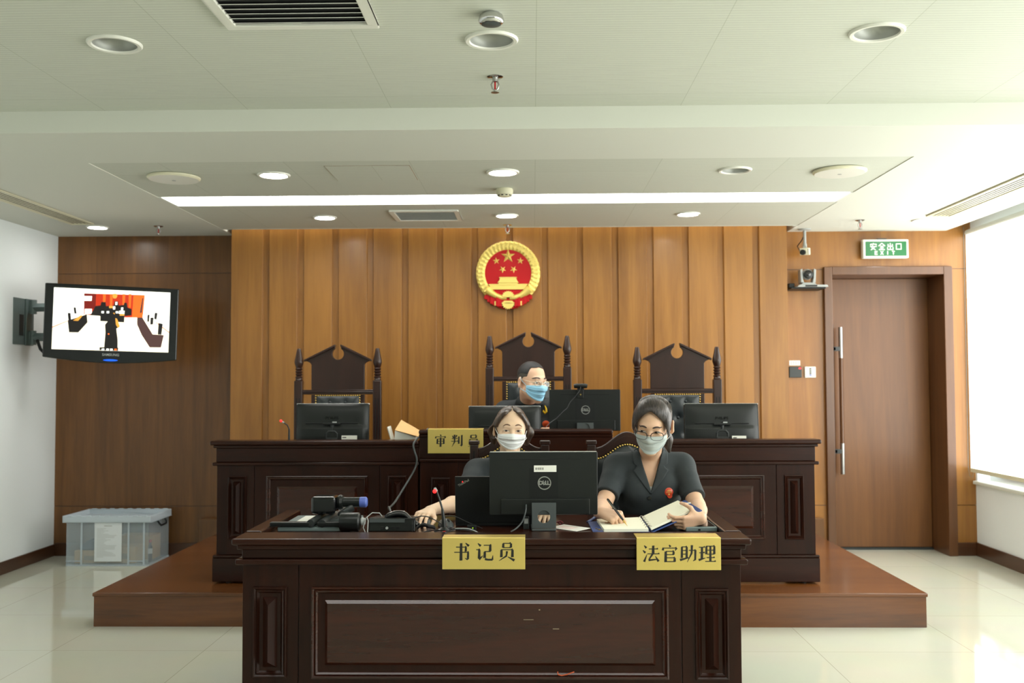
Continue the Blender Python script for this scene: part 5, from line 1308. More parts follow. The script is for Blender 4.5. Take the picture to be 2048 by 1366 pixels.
b = MB(); b.lathe([(0.034, ZF), (0.035, ZF-0.004), (0.042, ZF-0.008), (0.047, ZF-0.024), (0.043, ZF-0.036), (0.034, ZF-0.040)], (-0.143, 3.53, 0), 'z', 32, cap=False); obj('chrome_ring', b, M['chrome'], t, smooth=60)
b = MB(); b.lathe([(0.0, ZF-0.046), (0.02, ZF-0.0445), (0.035, ZF-0.040)], (-0.143, 3.53, 0), 'z', 28, cap=False); obj('dome', b, M['grey'], t, smooth=180)
def sprinkler(label, x, y, z):
    t = thing('sprinkler', label, 'sprinkler', (x, y, z), group='sprinkler heads on the ceiling')
    b = MB(); b.lathe([(0.0, z-0.006), (0.030, z-0.006), (0.036, z-0.002), (0.036, z)], (x, y, 0), 'z', 22, cap=False); obj('rosette', b, M['chrome'], t, smooth=40)
    b = MB(); b.lathe([(0.012, z-0.006), (0.012, z-0.022), (0.006, z-0.024)], (x, y, 0), 'z', 12, cap=False)
    for sgn in (-1, 1): b.tube([(x+sgn*0.010, y, z-0.02), (x+sgn*0.016, y, z-0.034), (x+sgn*0.012, y, z-0.052), (x, y, z-0.060)], 0.0035, 6)
    b.lathe([(0.006, z-0.058), (0.006, z-0.066), (0.018, z-0.068), (0.018, z-0.070), (0.0, z-0.071)], (x, y, 0), 'z', 16, cap=False); obj('head', b, M['alu'], t, smooth=40)
    b = MB(); b.lathe([(0.0035, z-0.024), (0.0035, z-0.058)], (x, y, 0), 'z', 8); obj('bulb', b, M['red'], t, smooth=40, label='red glass bulb')
sprinkler('sprinkler head on the front ceiling behind the middle downlight', -0.157, 4.27, ZF)
sprinkler('sprinkler head on the plain ceiling strip right of the television lamp', -2.888, 7.60, ZC)
sprinkler('sprinkler head on the ribbed board above the emblem', -0.189, 7.67, ZC+0.002)
sprinkler('sprinkler head on the plain ceiling strip above the exit sign', 2.485, 7.55, ZC)
# grilles
def grille(label, x0, x1, y0, y1, z, fw, n, along='x', mt='plastic_w', name='air_grille', group=None):
    t = thing(name, label, 'air vent', ((x0+x1)/2, (y0+y1)/2, z), group=group)
    b = MB()
    for (a0, c0, a1, c1) in ((x0, y0, x1, y0+fw), (x0, y1-fw, x1, y1), (x0, y0+fw, x0+fw, y1-fw), (x1-fw, y0+fw, x1, y1-fw)): b.box(a0, c0, z-0.012, a1, c1, z+0.0005)
    obj('frame', b, M[mt], t, bevel=0.004)
    b = MB(); b.box(x0+fw, y0+fw, z-0.0015, x1-fw, y1-fw, z-0.0006); obj('duct', b, M['dark_hole'], t)
    for k in range(n):
        b = MB()
        if along == 'x':
            y = y0+fw+(y1-y0-2*fw)*(k+0.5)/n; b.cbox(((x0+x1)/2, y, z-0.007), (x1-x0-2*fw, min(0.026, (y1-y0)/n*0.42), 0.002), Matrix.Rotation(0.35, 3, 'X'))
        else:
            x = x0+fw+(x1-x0-2*fw)*(k+0.5)/n; b.cbox((x, (y0+y1)/2, z-0.006), (0.014, y1-y0-2*fw, 0.0018), Matrix.Rotation(0.0, 3, 'Y'))
        obj('slat', b, M[mt], t)
grille('large white air grille in the front ceiling above the viewer', -1.128, -0.563, 3.29, 3.640, ZF, 0.040, 6)
grille('small white air grille in the ceiling behind the strip light', -1.012, -0.520, 6.975, 7.417, ZC+0.002, 0.035, 8)
grille('long slotted air vent in the plain ceiling strip at the left wall', -3.505, -3.325, 4.9, 7.455, ZC, 0.018, 5, 'y', 'cream', 'slot_vent')
grille('long slotted air vent in the plain ceiling strip at the window', 2.905, 3.085, 4.9, 7.365, ZC, 0.018, 5, 'y', 'cream', 'slot_vent')
t = thing('access_hatch', 'square access hatch in the ribbed ceiling left of the middle downlight', 'ceiling hatch', (-0.92, 5.75, ZC))
b = MB(); b.box(-1.168, 5.548, ZC+0.001, -0.690, 5.945, ZC+0.006); obj('panel', b, M['ribbed'], t)
b = MB()
for (a0, c0, a1, c1) in ((-1.172, 5.544, -0.686, 5.548), (-1.172, 5.945, -0.686, 5.949), (-1.172, 5.548, -1.168, 5.945), (-0.690, 5.548, -0.686, 5.945)): b.box(a0, c0, ZC+0.0025, a1, c1, ZC+0.0039)
obj('gap', b, M['scuff'], t)
# ------------------------------------------------------------------ smooth body surfaces from blended volumes
def v3(p): return np.array(p, dtype=np.float64)
class Vol:
    """a list of blended round shapes; surf() turns it into one closed mesh"""
    def __init__(s): s.p = []
    def rc(s, a, b, ra, rb, k=0.012): s.p.append(('rc', v3(a), v3(b), ra, rb, k, 1)); return s
    def el(s, c, r, k=0.02, R=None, sub=False): s.p.append(('el', v3(c), v3(r), np.eye(3) if R is None else np.array(R), 0, k, -1 if sub else 1)); return s
    def cy(s, a, b, ra, rb, k=0.012): s.p.append(('cy', v3(a), v3(b), ra, rb, k, 1)); return s
    def fn(s, f, lo, hi, k=0.004): s.p.append(('fn', f, v3(lo), v3(hi), 0, k, -1)); return s
    def move(s, M):
        Mn = np.array(M); A = Mn[:3,:3]; t = Mn[:3,3]; sc = np.linalg.det(A)**(1/3); Rm = A/sc; o = Vol()
        for q in s.p:
            if q[0] in ('rc', 'cy'): o.p.append((q[0], A@q[1]+t, A@q[2]+t, q[3]*sc, q[4]*sc, q[5]*sc, q[6]))
            elif q[0] == 'el': o.p.append(('el', A@q[1]+t, q[2]*sc, Rm@q[3], 0, q[5]*sc, q[6]))
        return o
    def grow(s, d):
        o = Vol()
        for q in s.p:
            if q[0] in ('rc', 'cy'): o.p.append((q[0], q[1], q[2], q[3]+d, q[4]+d, q[5], q[6]))
            elif q[0] == 'el': o.p.append(('el', q[1], q[2]+d*q[6], q[3], 0, q[5], q[6]))
        return o
    @staticmethod
    def dist(q, X, Y, Z):
        if q[0] in ('rc', 'cy'):
            a, b = q[1], q[2]; d = b-a; L2 = max(1e-12, d@d); L = math.sqrt(L2)
            px, py, pz = X-a[0], Y-a[1], Z-a[2]
            t0 = (px*d[0]+py*d[1]+pz*d[2])/L2; t = np.clip(t0, 0, 1)
            ex, ey, ez = px-t*d[0], py-t*d[1], pz-t*d[2]
            if q[0] == 'rc': return np.sqrt(ex*ex+ey*ey+ez*ez)-(q[3]+(q[4]-q[3])*t)
            fx, fy, fz = px-t0*d[0], py-t0*d[1], pz-t0*d[2]
            return np.maximum(np.sqrt(fx*fx+fy*fy+fz*fz)-(q[3]+(q[4]-q[3])*t), np.maximum((t0-1)*L, -t0*L))
        if q[0] == 'el':
            c, r, R = q[1], q[2], q[3]
            px, py, pz = X-c[0], Y-c[1], Z-c[2]
            u = px*R[0,0]+py*R[1,0]+pz*R[2,0]; v = px*R[0,1]+py*R[1,1]+pz*R[2,1]; w_ = px*R[0,2]+py*R[1,2]+pz*R[2,2]
            k0 = np.sqrt((u/r[0])**2+(v/r[1])**2+(w_/r[2])**2); k1 = np.sqrt((u/r[0]**2)**2+(v/r[1]**2)**2+(w_/r[2]**2)**2)+1e-9
            return k0*(k0-1)/k1
        return q[1](X, Y, Z)
    @staticmethod
    def box(q):
        if q[0] in ('rc', 'cy'):
            r = max(q[3], q[4]); return np.minimum(q[1], q[2])-r, np.maximum(q[1], q[2])+r
        if q[0] == 'el': r = q[2].max(); return q[1]-r, q[1]+r
        return q[2], q[3]
    @staticmethod
    def blend(d, e, k, sgn):
        if sgn > 0:
            h = np.clip(0.5+0.5*(d-e)/k, 0, 1); return d+(e-d)*h-k*h*(1-h)
        e = -e; h = np.clip(0.5-0.5*(d-e)/k, 0, 1); return d+(e-d)*h+k*h*(1-h)
    def at(s, P):
        P = np.asarray(P, float); d = np.full(len(P), 0.2)
        for q in s.p: d = s.blend(d, s.dist(q, P[:,0], P[:,1], P[:,2]), q[5], q[6])
        return d
    def bounds(s):
        lo = np.min([s.box(q)[0] for q in s.p if q[6] > 0], axis=0); hi = np.max([s.box(q)[1] for q in s.p if q[6] > 0], axis=0); return lo, hi
    def surf(s, h):
        lo, hi = s.bounds(); lo = lo-3*h; hi = hi+3*h
        n = np.ceil((hi-lo)/h).astype(int)+1
        ax = [lo[i]+h*np.arange(n[i]) for i in range(3)]
        D = np.full(n, 0.06)
        for q in s.p:
            a, b = s.box(q); mg = q[5]*1.5+4*h
            i0 = np.maximum(0, np.floor((a-mg-lo)/h).astype(int)); i1 = np.minimum(n, np.ceil((b+mg-lo)/h).astype(int)+1)
            if np.any(i1 <= i0): continue
            sl = tuple(slice(i0[k], i1[k]) for k in range(3))
            e = s.dist(q, ax[0][sl[0]][:,None,None], ax[1][sl[1]][None,:,None], ax[2][sl[2]][None,None,:])
            D[sl] = s.blend(D[sl], e, q[5], q[6])
        ins = D < 0
        c = ins[:-1,:-1,:-1].astype(np.int8)
        acc = np.zeros(c.shape, np.int8)
        for dx in (0,1):
            for dy in (0,1):
                for dz in (0,1): acc += ins[dx:n[0]-1+dx, dy:n[1]-1+dy, dz:n[2]-1+dz]
        act = (acc > 0) & (acc < 8)
        idx = -np.ones(c.shape, np.int64); cells = np.argwhere(act); idx[act] = np.arange(len(cells))
        S_ = np.zeros((len(cells), 3)); W_ = np.zeros(len(cells))
        for axis in range(3):
            o1, o2 = [k for k in range(3) if k != axis]
            for u in (0,1):
                for v in (0,1):
                    p0 = cells.copy(); p0[:,o1] += u; p0[:,o2] += v; p1 = p0.copy(); p1[:,axis] += 1
                    d0 = D[p0[:,0],p0[:,1],p0[:,2]]; d1 = D[p1[:,0],p1[:,1],p1[:,2]]
                    m = (d0 < 0) != (d1 < 0); t = np.where(m, d0/(d0-d1+1e-12), 0)
                    pt = p0.astype(float); pt[:,axis] += t
                    S_ += np.where(m[:,None], pt, 0); W_ += m
        V = lo+h*(S_/W_[:,None])
        F = []
        for axis in range(3):
            o1, o2 = (axis+1) % 3, (axis+2) % 3
            sh0 = [slice(1, n[k]-1) for k in range(3)]; sh0[axis] = slice(0, n[axis]-1); sh1 = list(sh0); sh1[axis] = slice(1, n[axis])
            A, B = ins[tuple(sh0)], ins[tuple(sh1)]
            e = np.argwhere(A != B)
            if not len(e): continue
            flip = A[e[:,0],e[:,1],e[:,2]]
            off = np.ones(3, int); off[axis] = 0; e = e+off
            def cid(du, dv):
                q = e.copy(); q[:,o1] -= du; q[:,o2] -= dv; return idx[q[:,0],q[:,1],q[:,2]]
            quad = np.stack([cid(1,1), cid(0,1), cid(0,0), cid(1,0)], 1)
            quad[~flip] = quad[~flip][:, ::-1]; F.append(quad)
        return V, np.concatenate(F)

def vol_obj(name, vols, h, m, parent, label=None, relax=2):
    vs = []; fs = []
    for (vol, hh) in (vols if isinstance(vols, list) else [(vols, h)]):
        V, F = vol.surf(hh)
        for _ in range(relax):
            acc = np.zeros_like(V); cnt = np.zeros(len(V))
            for k in range(4):
                a, b_ = F[:,k], F[:,(k+1) % 4]
                np.add.at(acc, a, V[b_]); np.add.at(cnt, a, 1)
            V = V*0.5+0.5*acc/np.maximum(cnt, 1)[:,None]
        o = len(vs); vs.extend(V.tolist()); fs.extend((F+o).tolist())
    d = wloc(parent); 
    me = bpy.data.meshes.new(name); me.from_pydata([(x-d.x, y-d.y, z-d.z) for x, y, z in vs], [], fs)
    me.materials.append(m); me.polygons.foreach_set('use_smooth', [True]*len(me.polygons)); me.update()
    ob = bpy.data.objects.new(name, me); COL.objects.link(ob); ob.parent = parent
    if label: ob['label'] = label
    return ob

def march(vol, P, D, off=0.0, far=0.4):
    P = np.asarray(P, float).copy(); D = np.asarray(D, float); D = D/np.linalg.norm(D, axis=1)[:,None]; t = np.zeros(len(P))
    for _ in range(70):
        d = vol.at(P+D*t[:,None])-off; t += np.clip(d, -0.02, 0.03)*0.8
        t = np.minimum(t, far)
    return P+D*t[:,None]

def patch(name, vol, G, direction, off, m, parent, Mx=None, thick=0.0, label=None, smooth=180):
    """a sheet whose grid G of points is laid on the surface of vol along direction"""
    G = np.asarray(G, float); a, b_ = G.shape[:2]; P = G.reshape(-1, 3)
    D = np.tile(v3(direction), (len(P), 1)) if np.ndim(direction) == 1 else np.asarray(direction, float).reshape(-1, 3)
    Q = march(vol, P, D, off)
    if Mx is not None:
        Mn = np.array(Mx); Q = Q@Mn[:3,:3].T+Mn[:3,3]
    mb = MB(); mb.grid(Q.reshape(a, b_, 3).tolist())
    ob = obj(name, mb, m, parent, smooth=smooth, recalc=True, label=label)
    if thick:
        s_ = ob.modifiers.new('solid', 'SOLIDIFY'); s_.thickness = thick; s_.offset = 0
    return ob

# ------------------------------------------------------------------ heads, hands
def head_vol(ear=True, female=True, wide=1.0, ex=0.0):
    h = Vol()
    h.el((0, 0.014, 0.036), (0.0755, 0.092, 0.081), 0.02)
    h.el((0, -0.028, -0.030), (0.0615 if female else 0.064, 0.060, 0.080), 0.03)
    for sx in (-1, 1):
        h.rc((sx*0.050, -0.004, -0.052), (sx*0.012, -0.066, -0.104), 0.020 if female else 0.024, 0.016, 0.02)
        h.el((sx*0.040, -0.062, -0.026), (0.022, 0.020, 0.018), 0.018)
    h.el((0, -0.072, -0.107), (0.020, 0.014, 0.013), 0.012)
    h.el((0, -0.080, 0.022), (0.044, 0.012, 0.012), 0.02)
    for sx in (-1, 1): h.el((sx*0.032, -0.100, 0.001), (0.019, 0.020, 0.011), 0.012, sub=True)
    for sx in (-1, 1): h.el((sx*0.032, -0.073, 0.0), (0.0165, 0.0135, 0.0125), 0.006)
    h.rc((0, -0.084, 0.006), (0, -0.104, -0.034), 0.0075, 0.0115, 0.010)
    for sx in (-1, 1): h.el((sx*0.012, -0.094, -0.038), (0.008, 0.010, 0.007), 0.006)
    h.el((0, -0.086, -0.066), (0.022, 0.009, 0.0065), 0.006); h.el((0, -0.084, -0.077), (0.018, 0.009, 0.007), 0.004)
    if ear:
        for sx in (-1, 1):
            R = np.array(Matrix.Rotation(sx*0.30, 3, 'Z') @ Matrix.Rotation(-0.15, 3, 'X'))
            h.el((sx*(0.082+ex), 0.016, -0.006), (0.008, 0.019, 0.031), 0.008, R)
            h.el((sx*(0.089+ex), 0.010, -0.006), (0.005, 0.011, 0.018), 0.004, R, sub=True)
            h.el((sx*(0.079+ex*0.7), 0.012, -0.034), (0.007, 0.009, 0.010), 0.006)
    for i, q in enumerate(h.p):
        if q[0] == 'rc': h.p[i] = (q[0], q[1]*np.array((wide,1,1)), q[2]*np.array((wide,1,1)))+q[3:]
        elif abs(q[1][0]) < 0.001: h.p[i] = (q[0], q[1], q[2]*np.array((wide,1,1)))+q[3:]
        else: h.p[i] = (q[0], q[1]*np.array((wide,1,1)))+q[2:]
    return h

def head_mx(pos, yaw, pitch, roll, sc):
    return Matrix.Translation(pos) @ Matrix.Rotation(math.radians(yaw), 4, 'Z') @ Matrix.Rotation(math.radians(roll), 4, 'Y') @ Matrix.Rotation(math.radians(pitch), 4, 'X') @ Matrix.Scale(sc, 4)

def hand_vol(c, f, n, side, curl, thumb, sc=1.0, spread=0.10):
    """right hand (side 1) or left (-1): c palm centre, f finger direction, n back of hand"""
    c, f, n = v3(c), v3(f), v3(n); f = f/np.linalg.norm(f); n = n-f*(n@f); n = n/np.linalg.norm(n)
    s = np.cross(n, f)*side
    v = Vol(); wr = c-f*0.050*sc
    offs = (0.029, 0.010, -0.010, -0.028); lens = ((0.040,0.024,0.020),(0.044,0.028,0.021),(0.041,0.026,0.020),(0.032,0.020,0.018)); rad = (0.0088,0.0090,0.0086,0.0078)
    for i in range(4):
        kn = c+f*(0.042-0.003*abs(i-1))*sc+s*offs[i]*sc+n*0.003*sc
        v.rc(wr+s*offs[i]*0.45*sc, kn, 0.0135*sc, 0.0105*sc, 0.012)
    v.rc(wr+s*0.012*sc-n*0.006*sc, c+s*0.026*sc-n*0.010*sc, 0.015*sc, 0.012*sc, 0.012)
    for i in range(4):
        kn = c+f*(0.042-0.003*abs(i-1))*sc+s*offs[i]*sc+n*0.003*sc
        cu = curl[i] if hasattr(curl[0], '__len__') else curl
        a = 0; p = kn; sp = spread*(1.2-i)*0.8; r = rad[i]*sc
        for j in range(3):
            a += math.radians(cu[j]); d = (f*math.cos(sp)+s*math.sin(sp))*math.cos(a)-n*math.sin(a)
            q = p+d*lens[i][j]*sc; v.rc(p, q, r, r*0.92, 0.003); p = q; r *= 0.92
    p = c-f*0.022*sc+s*0.026*sc-n*0.006*sc; r = 0.0115*sc
    for j, L_ in enumerate((0.036, 0.030, 0.024)):
        d = f*thumb[j][0]+s*thumb[j][1]-n*thumb[j][2]; d = d/np.linalg.norm(d); q = p+d*L_*sc; v.rc(p, q, r, r*0.90, 0.006 if j else 0.012); p = q; r *= 0.88
    return v, wr

def almond(cx, cz, a, up, dn, tilt, nu=13, nv=5):
    G = []
    for j in range(nv):
        row = []
        for i in range(nu):
            u = -1+2*i/(nu-1); env = max(0.0, 1-u*u)**0.75
            v = (dn*(-1)+(up+dn)*j/(nv-1))*env
            row.append((cx+u*a*math.cos(tilt)-v*math.sin(tilt), -0.2, cz+u*a*math.sin(tilt)+v*math.cos(tilt)))
        G.append(row)
    return G

def face(root, vol, Mx, look=(0, 0), open_=1.0, brow_z=0.027, brow_col='brow', bw=1.0, arch=1.0):
    for sx in (-1, 1):
        cx = sx*0.032; tl = sx*0.10
        ey = patch('eye', vol, almond(cx, 0.000, 0.0165, 0.0050*open_, 0.0042*open_, tl), (0,1,0), 0.0006, M['sclera'], root, Mx)
        G = [[(cx+look[0]+r*math.cos(a), -0.2, max(-0.0046*open_, min(0.0050*open_, look[1]+r*math.sin(a)))) for a in np.linspace(0, 2*PI, 17)] for r in (0.0, 0.0035, 0.0064)]
        patch('iris', vol, G, (0,1,0), 0.0012, M['iris'], ey, Mx)
        L_ = almond(cx, 0.0, 0.0175, 0.0056*open_, 0.0046*open_, tl)[-1]
        G = [[(p[0], -0.2, p[2]-0.0006) for p in L_], [(p[0], -0.2, p[2]+0.0022*(1-((p[0]-cx)/0.017)**2)) for p in L_]]
        patch('lash', vol, G, (0,1,0), 0.0014, M['lash'], ey, Mx)
        G = []
        for w_ in (-1, -0.3, 0.3, 1):
            row = []
            for i in range(15):
                u = i/14; x = sx*(0.013+0.040*u); z = brow_z+0.007*arch*math.sin(PI*min(1, u*0.85+0.12))-0.006*max(0, (u-0.5)/0.5)**2*arch+(1-arch)*0.005*u
                wd = 0.0036*bw*(1-u)**0.35*(0.55+0.45*min(1, u*5)); row.append((x, -0.2, z+w_*wd))
            G.append(row)
        patch('eyebrow', vol, G, (0,1,0), 0.0010, M[brow_col], root, Mx)

def mask_on(root, vol, Mx, m, zt=-0.014, zb=-0.120, az=74, strap=True, pleats=3, sc_w=1.0):
    nu, nv = 33, 43; P = []; D = []
    for j in range(nv):
        v = j/(nv-1)
        for i in range(nu):
            u = -1+2*i/(nu-1); a = math.radians(az)*u
            z0 = zt-0.006*abs(u)**1.6+0.004*(1-abs(u))**3; z1 = zb+0.046*abs(u)**2.2
            z = z0+(z1-z0)*v
            P.append((0.22*math.sin(a), -0.005-0.22*math.cos(a), z)); D.append((-math.sin(a), math.cos(a), 0.18*v))
    Q = march(vol, P, D, 0.004, far=0.23).reshape(nv, nu, 3)
    r = np.hypot(Q[:,:,0], Q[:,:,1]+0.005); r0 = r.copy()
    for it in range(24):
        rs = r.copy(); rs[1:-1,1:-1] = (r[:-2,1:-1]+r[2:,1:-1]+r[1:-1,:-2]+r[1:-1,2:])/4
        rs[0,1:-1] = 0.5*r[0,1:-1]+0.25*(r[0,:-2]+r[0,2:]); r = np.maximum(r0*0.995, rs)
    ang = np.arctan2(Q[:,:,0], -(Q[:,:,1]+0.005))
    vv = np.linspace(0, 1, nv)[:,None]; uu = np.linspace(-1, 1, nu)[None,:]
    ph = (vv*1.12*pleats+0.16*uu**2) % 1.0
    r = r+0.0044*(1-ph)**1.5*np.clip(1.15-np.abs(uu)**3, 0, 1)*(vv > 0.12)+0.004*np.exp(-(uu/0.10)**2)*np.exp(-((vv-0.1)/0.2)**2)*0
    Q[:,:,0] = r*np.sin(ang); Q[:,:,1] = -0.005-r*np.cos(ang)
    Mn = np.array(Mx); W_ = (Q.reshape(-1,3)@Mn[:3,:3].T+Mn[:3,3]).reshape(nv, nu, 3)
    mb = MB(); mb.grid(W_.tolist()); o = obj('face_mask', mb, m, root, smooth=70)
    s_ = o.modifiers.new('solid', 'SOLIDIFY'); s_.thickness = 0.0016; s_.offset = 0
    if strap:
        mb = MB()
        for sx, col in ((-1, 0), (1, nu-1)):
            top, bot = Q[0, col], Q[-1, col]
            for q, e in ((top, (sx*0.083, 0.012, 0.022)), (bot, (sx*0.082, 0.012, -0.036))):
                mid = (np.array(q)+np.array(e))/2+np.array((sx*0.006, 0, 0))
                pts = [tuple(Vector(x) ) for x in (q, mid, e)]
                mb.tube([tuple(Mx @ Vector(p)) for p in pts], 0.0016, 6)
        obj('ear_loop', mb, m, o, smooth=60)
    return o

def glasses_on(root, Mx, m, r=(0.0225, 0.0155), y=-0.106, z=-0.004, gap=0.032, half=False, rt=0.0011):
    mb = MB(); g = MB()
    for sx in (-1, 1):
        ring = []
        for k in range(29):
            a = 2*PI*k/28; q = 4
            cu, sv = math.cos(a), math.sin(a)
            x = abs(cu)**(2/3.0)*math.copysign(1, cu)*r[0]; zz = abs(sv)**(2/3.0)*math.copysign(1, sv)*r[1]
            ring.append((sx*gap+x, y+0.010*((sx*gap+x)/0.055)**2, z+zz))
        up = [p for p in ring if True]
        mb.tube([tuple(Mx @ Vector(p)) for p in ring], rt*float(Mx.median_scale), 6)
        if half:
            top = [p for k, p in enumerate(ring) if 0 <= k <= 14]; mb.tube([tuple(Mx @ Vector(p)) for p in top], rt*2.0, 6)
        g.add([tuple(Mx @ Vector(p)) for p in ring[:-1]], [list(range(28))])
        x0 = sx*(gap+r[0]); yy = y+0.010*((gap+r[0])/0.055)**2
        mb.tube([tuple(Mx @ Vector(p)) for p in ((x0, yy, z+0.004), (sx*0.070, y+0.026, z+0.006), (sx*0.081, -0.02, z+0.012), (sx*0.084, 0.016, z+0.010), (sx*0.082, 0.03, z-0.012))], rt*1.2, 6)
    mb.tube([tuple(Mx @ Vector(p)) for p in ((-gap+r[0], y+0.001, z+0.003), (0, y-0.003, z+0.006), (gap-r[0], y+0.001, z+0.003))], rt*1.2, 6)
    for sx in (-1, 1): mb.tube([tuple(Mx @ Vector(p)) for p in ((sx*(gap-r[0]), y+0.001, z), (sx*0.0085, y+0.008, z-0.006))], rt, 6)
    o = obj('glasses', mb, m, root, smooth=60)
    obj('lens', g, M['glass'], o)
    return o

M['skin_a'] = mat('fair_skin', S(236,202,170), 0.5, sss=0.12, var=0.03, vscale=30)
M['skin_b'] = mat('light_skin', S(216,176,146), 0.5, sss=0.12, var=0.03, vscale=30)
M['skin_m'] = mat('tan_skin', S(222,180,150), 0.5, sss=0.12, var=0.04, vscale=30)
M['sclera'] = mat('eye_white', S(226,218,208), 0.3)
M['iris'] = mat('dark_iris', S(32,20,16), 0.15)
M['lash'] = mat('dark_lashes', S(44,30,26), 0.6)
M['brow'] = mat('brown_eyebrow', S(108,82,66), 0.8)
M['brow_d'] = mat('dark_eyebrow', S(66,52,46), 0.8)
def hair_mat(name, dark, light, scl, rough=0.38):
    m = bpy.data.materials.new(name); m.use_nodes = True
    nt = m.node_tree; N = nt.nodes.new; L = nt.links.new; b = nt.nodes['Principled BSDF']; b.inputs['Roughness'].default_value = rough
    tc = N('ShaderNodeTexCoord'); mp = N('ShaderNodeMapping'); mp.inputs['Scale'].default_value = scl; L(tc.outputs['Object'], mp.inputs[0])
    n = N('ShaderNodeTexNoise'); n.inputs['Scale'].default_value = 1.0; n.inputs['Detail'].default_value = 4; n.inputs['Distortion'].default_value = 0.6; L(mp.outputs[0], n.inputs['Vector'])
    cr = N('ShaderNodeValToRGB'); cr.color_ramp.elements[0].position = 0.35; cr.color_ramp.elements[1].position = 0.68
    cr.color_ramp.elements[0].color = dark; cr.color_ramp.elements[1].color = light; L(n.outputs['Fac'], cr.inputs[0]); L(cr.outputs[0], b.inputs['Base Color'])
    bp = N('ShaderNodeBump'); bp.inputs['Strength'].default_value = 0.7; bp.inputs['Distance'].default_value = 0.003; L(n.outputs['Fac'], bp.inputs['Height']); L(bp.outputs[0], b.inputs['Normal'])
    return m
M['hair_brown'] = hair_mat('brown_hair', S(44,34,27), S(88,68,54), (150, 40, 14))
M['hair_dark'] = hair_mat('dark_hair', S(26,22,21), S(66,56,52), (170, 14, 30))
M['hair_lit'] = mat('dark_hair_strand', S(66,58,54), 0.35)
M['hair_brownlit'] = mat('brown_hair_strand', S(86,68,54), 0.4)
M['hair_black'] = mat('black_hair', S(26,25,25), 0.6, bump=(420, 0.5), var=0.2, vscale=60)
M['hair_fade'] = mat('cropped_side_hair', S(72,66,58), 0.8, bump=(500, 0.5), var=0.2, vscale=200)
M['suit'] = mat('charcoal_suit_cloth', S(39,46,49), 0.8, bump=(26, 0.5), var=0.06, vscale=12)
M['suit_j'] = mat('dark_uniform_cloth', S(27,33,36), 0.8, bump=(24, 0.5), var=0.06, vscale=12)
M['mask_w'] = mat('white_mask', S(240,243,243), 0.8)
M['mask_g'] = mat('grey_white_mask', S(178,187,186), 0.8)
def blue_mask():
    m = mat('blue_mask', S(158,212,240), 0.8)
    return m
M['mask_b'] = blue_mask()
M['frame_dark'] = mat('dark_spectacle_frame', S(34,28,28), 0.3, 0.6)
M['frame_light'] = mat('pale_spectacle_frame', S(206,200,180), 0.25, 0.6)
M['trousers'] = mat('dark_trousers', S(34,38,40), 0.8)
M['shoe'] = mat('black_shoe', S(18,18,18), 0.35)

def hair_cut(a, zt, z0=0.0, yb=0.0, pw=2.2):
    """region of the face kept free of hair, in head space"""
    def f(X, Y, Z):
        zz = np.maximum(0, (Z-z0)/(zt-z0)); q = (np.abs(X)/a)**pw+zz**pw
        return np.maximum((q**(1/pw)-1)*a*0.7, Y-yb)
    return f
def in_head(f, Mx):
    Mi = np.array(Mx.inverted()); sc = float(Mx.median_scale)
    def g(X, Y, Z):
        return sc*f(Mi[0,0]*X+Mi[0,1]*Y+Mi[0,2]*Z+Mi[0,3], Mi[1,0]*X+Mi[1,1]*Y+Mi[1,2]*Z+Mi[1,3], Mi[2,0]*X+Mi[2,1]*Y+Mi[2,2]*Z+Mi[2,3])
    return g
def below(z): return lambda X, Y, Z: Z-z+0*X

def torso_vol(nb, sa, sb, chest, cr, hips, hr, wr=None):
    nb, sa, sb, chest, hips = map(v3, (nb, sa, sb, chest, hips)); v = Vol()
    v.el(chest, cr, 0.03); v.el(hips, hr, 0.04)
    mid = (chest+hips)/2; v.el(mid, (cr[0]*0.88, cr[1]*0.92, abs(chest[2]-hips[2])*0.62), 0.05)
    v.rc(sa, nb-np.array((0.02, 0, 0.035)), 0.050, 0.046, 0.04); v.rc(sb, nb-np.array((-0.02, 0, 0.035)), 0.050, 0.046, 0.04)
    v.rc(sa-np.array((0,0,0.02)), chest, 0.045, 0.08, 0.04); v.rc(sb-np.array((0,0,0.02)), chest, 0.045, 0.08, 0.04)
    return v

def legs(root, hips, knees, ankles, m=None):
    v = Vol(); sh = Vol()
    v.el(hips, (0.170, 0.125, 0.085), 0.04)
    for k, a, sx in zip(knees, ankles, (-1, 1)):
        h = v3(hips)+np.array((sx*0.085, 0, -0.005)); v.rc(h, k, 0.085, 0.062, 0.03); v.rc(k, a, 0.060, 0.042, 0.02)
        a = v3(a); sh.rc((a[0], a[1]+0.03, a[2]-0.045), (a[0], a[1]-0.13, a[2]-0.052), 0.038, 0.032, 0.02)
    vol_obj('trousers', v, 0.009, M['trousers'], root)
    vol_obj('shoes', sh, 0.008, M['shoe'], root)
    return v.grow(-0.008)

def sleeve(v, s, e, t1, r0, r1):
    s, e = v3(s), v3(e); q = s+(e-s)*t1; v.rc(s, s+(e-s)*0.35, r0, r0*0.98, 0.03); v.cy(s+(e-s)*0.10, q, r0*0.98, r1, 0.02)

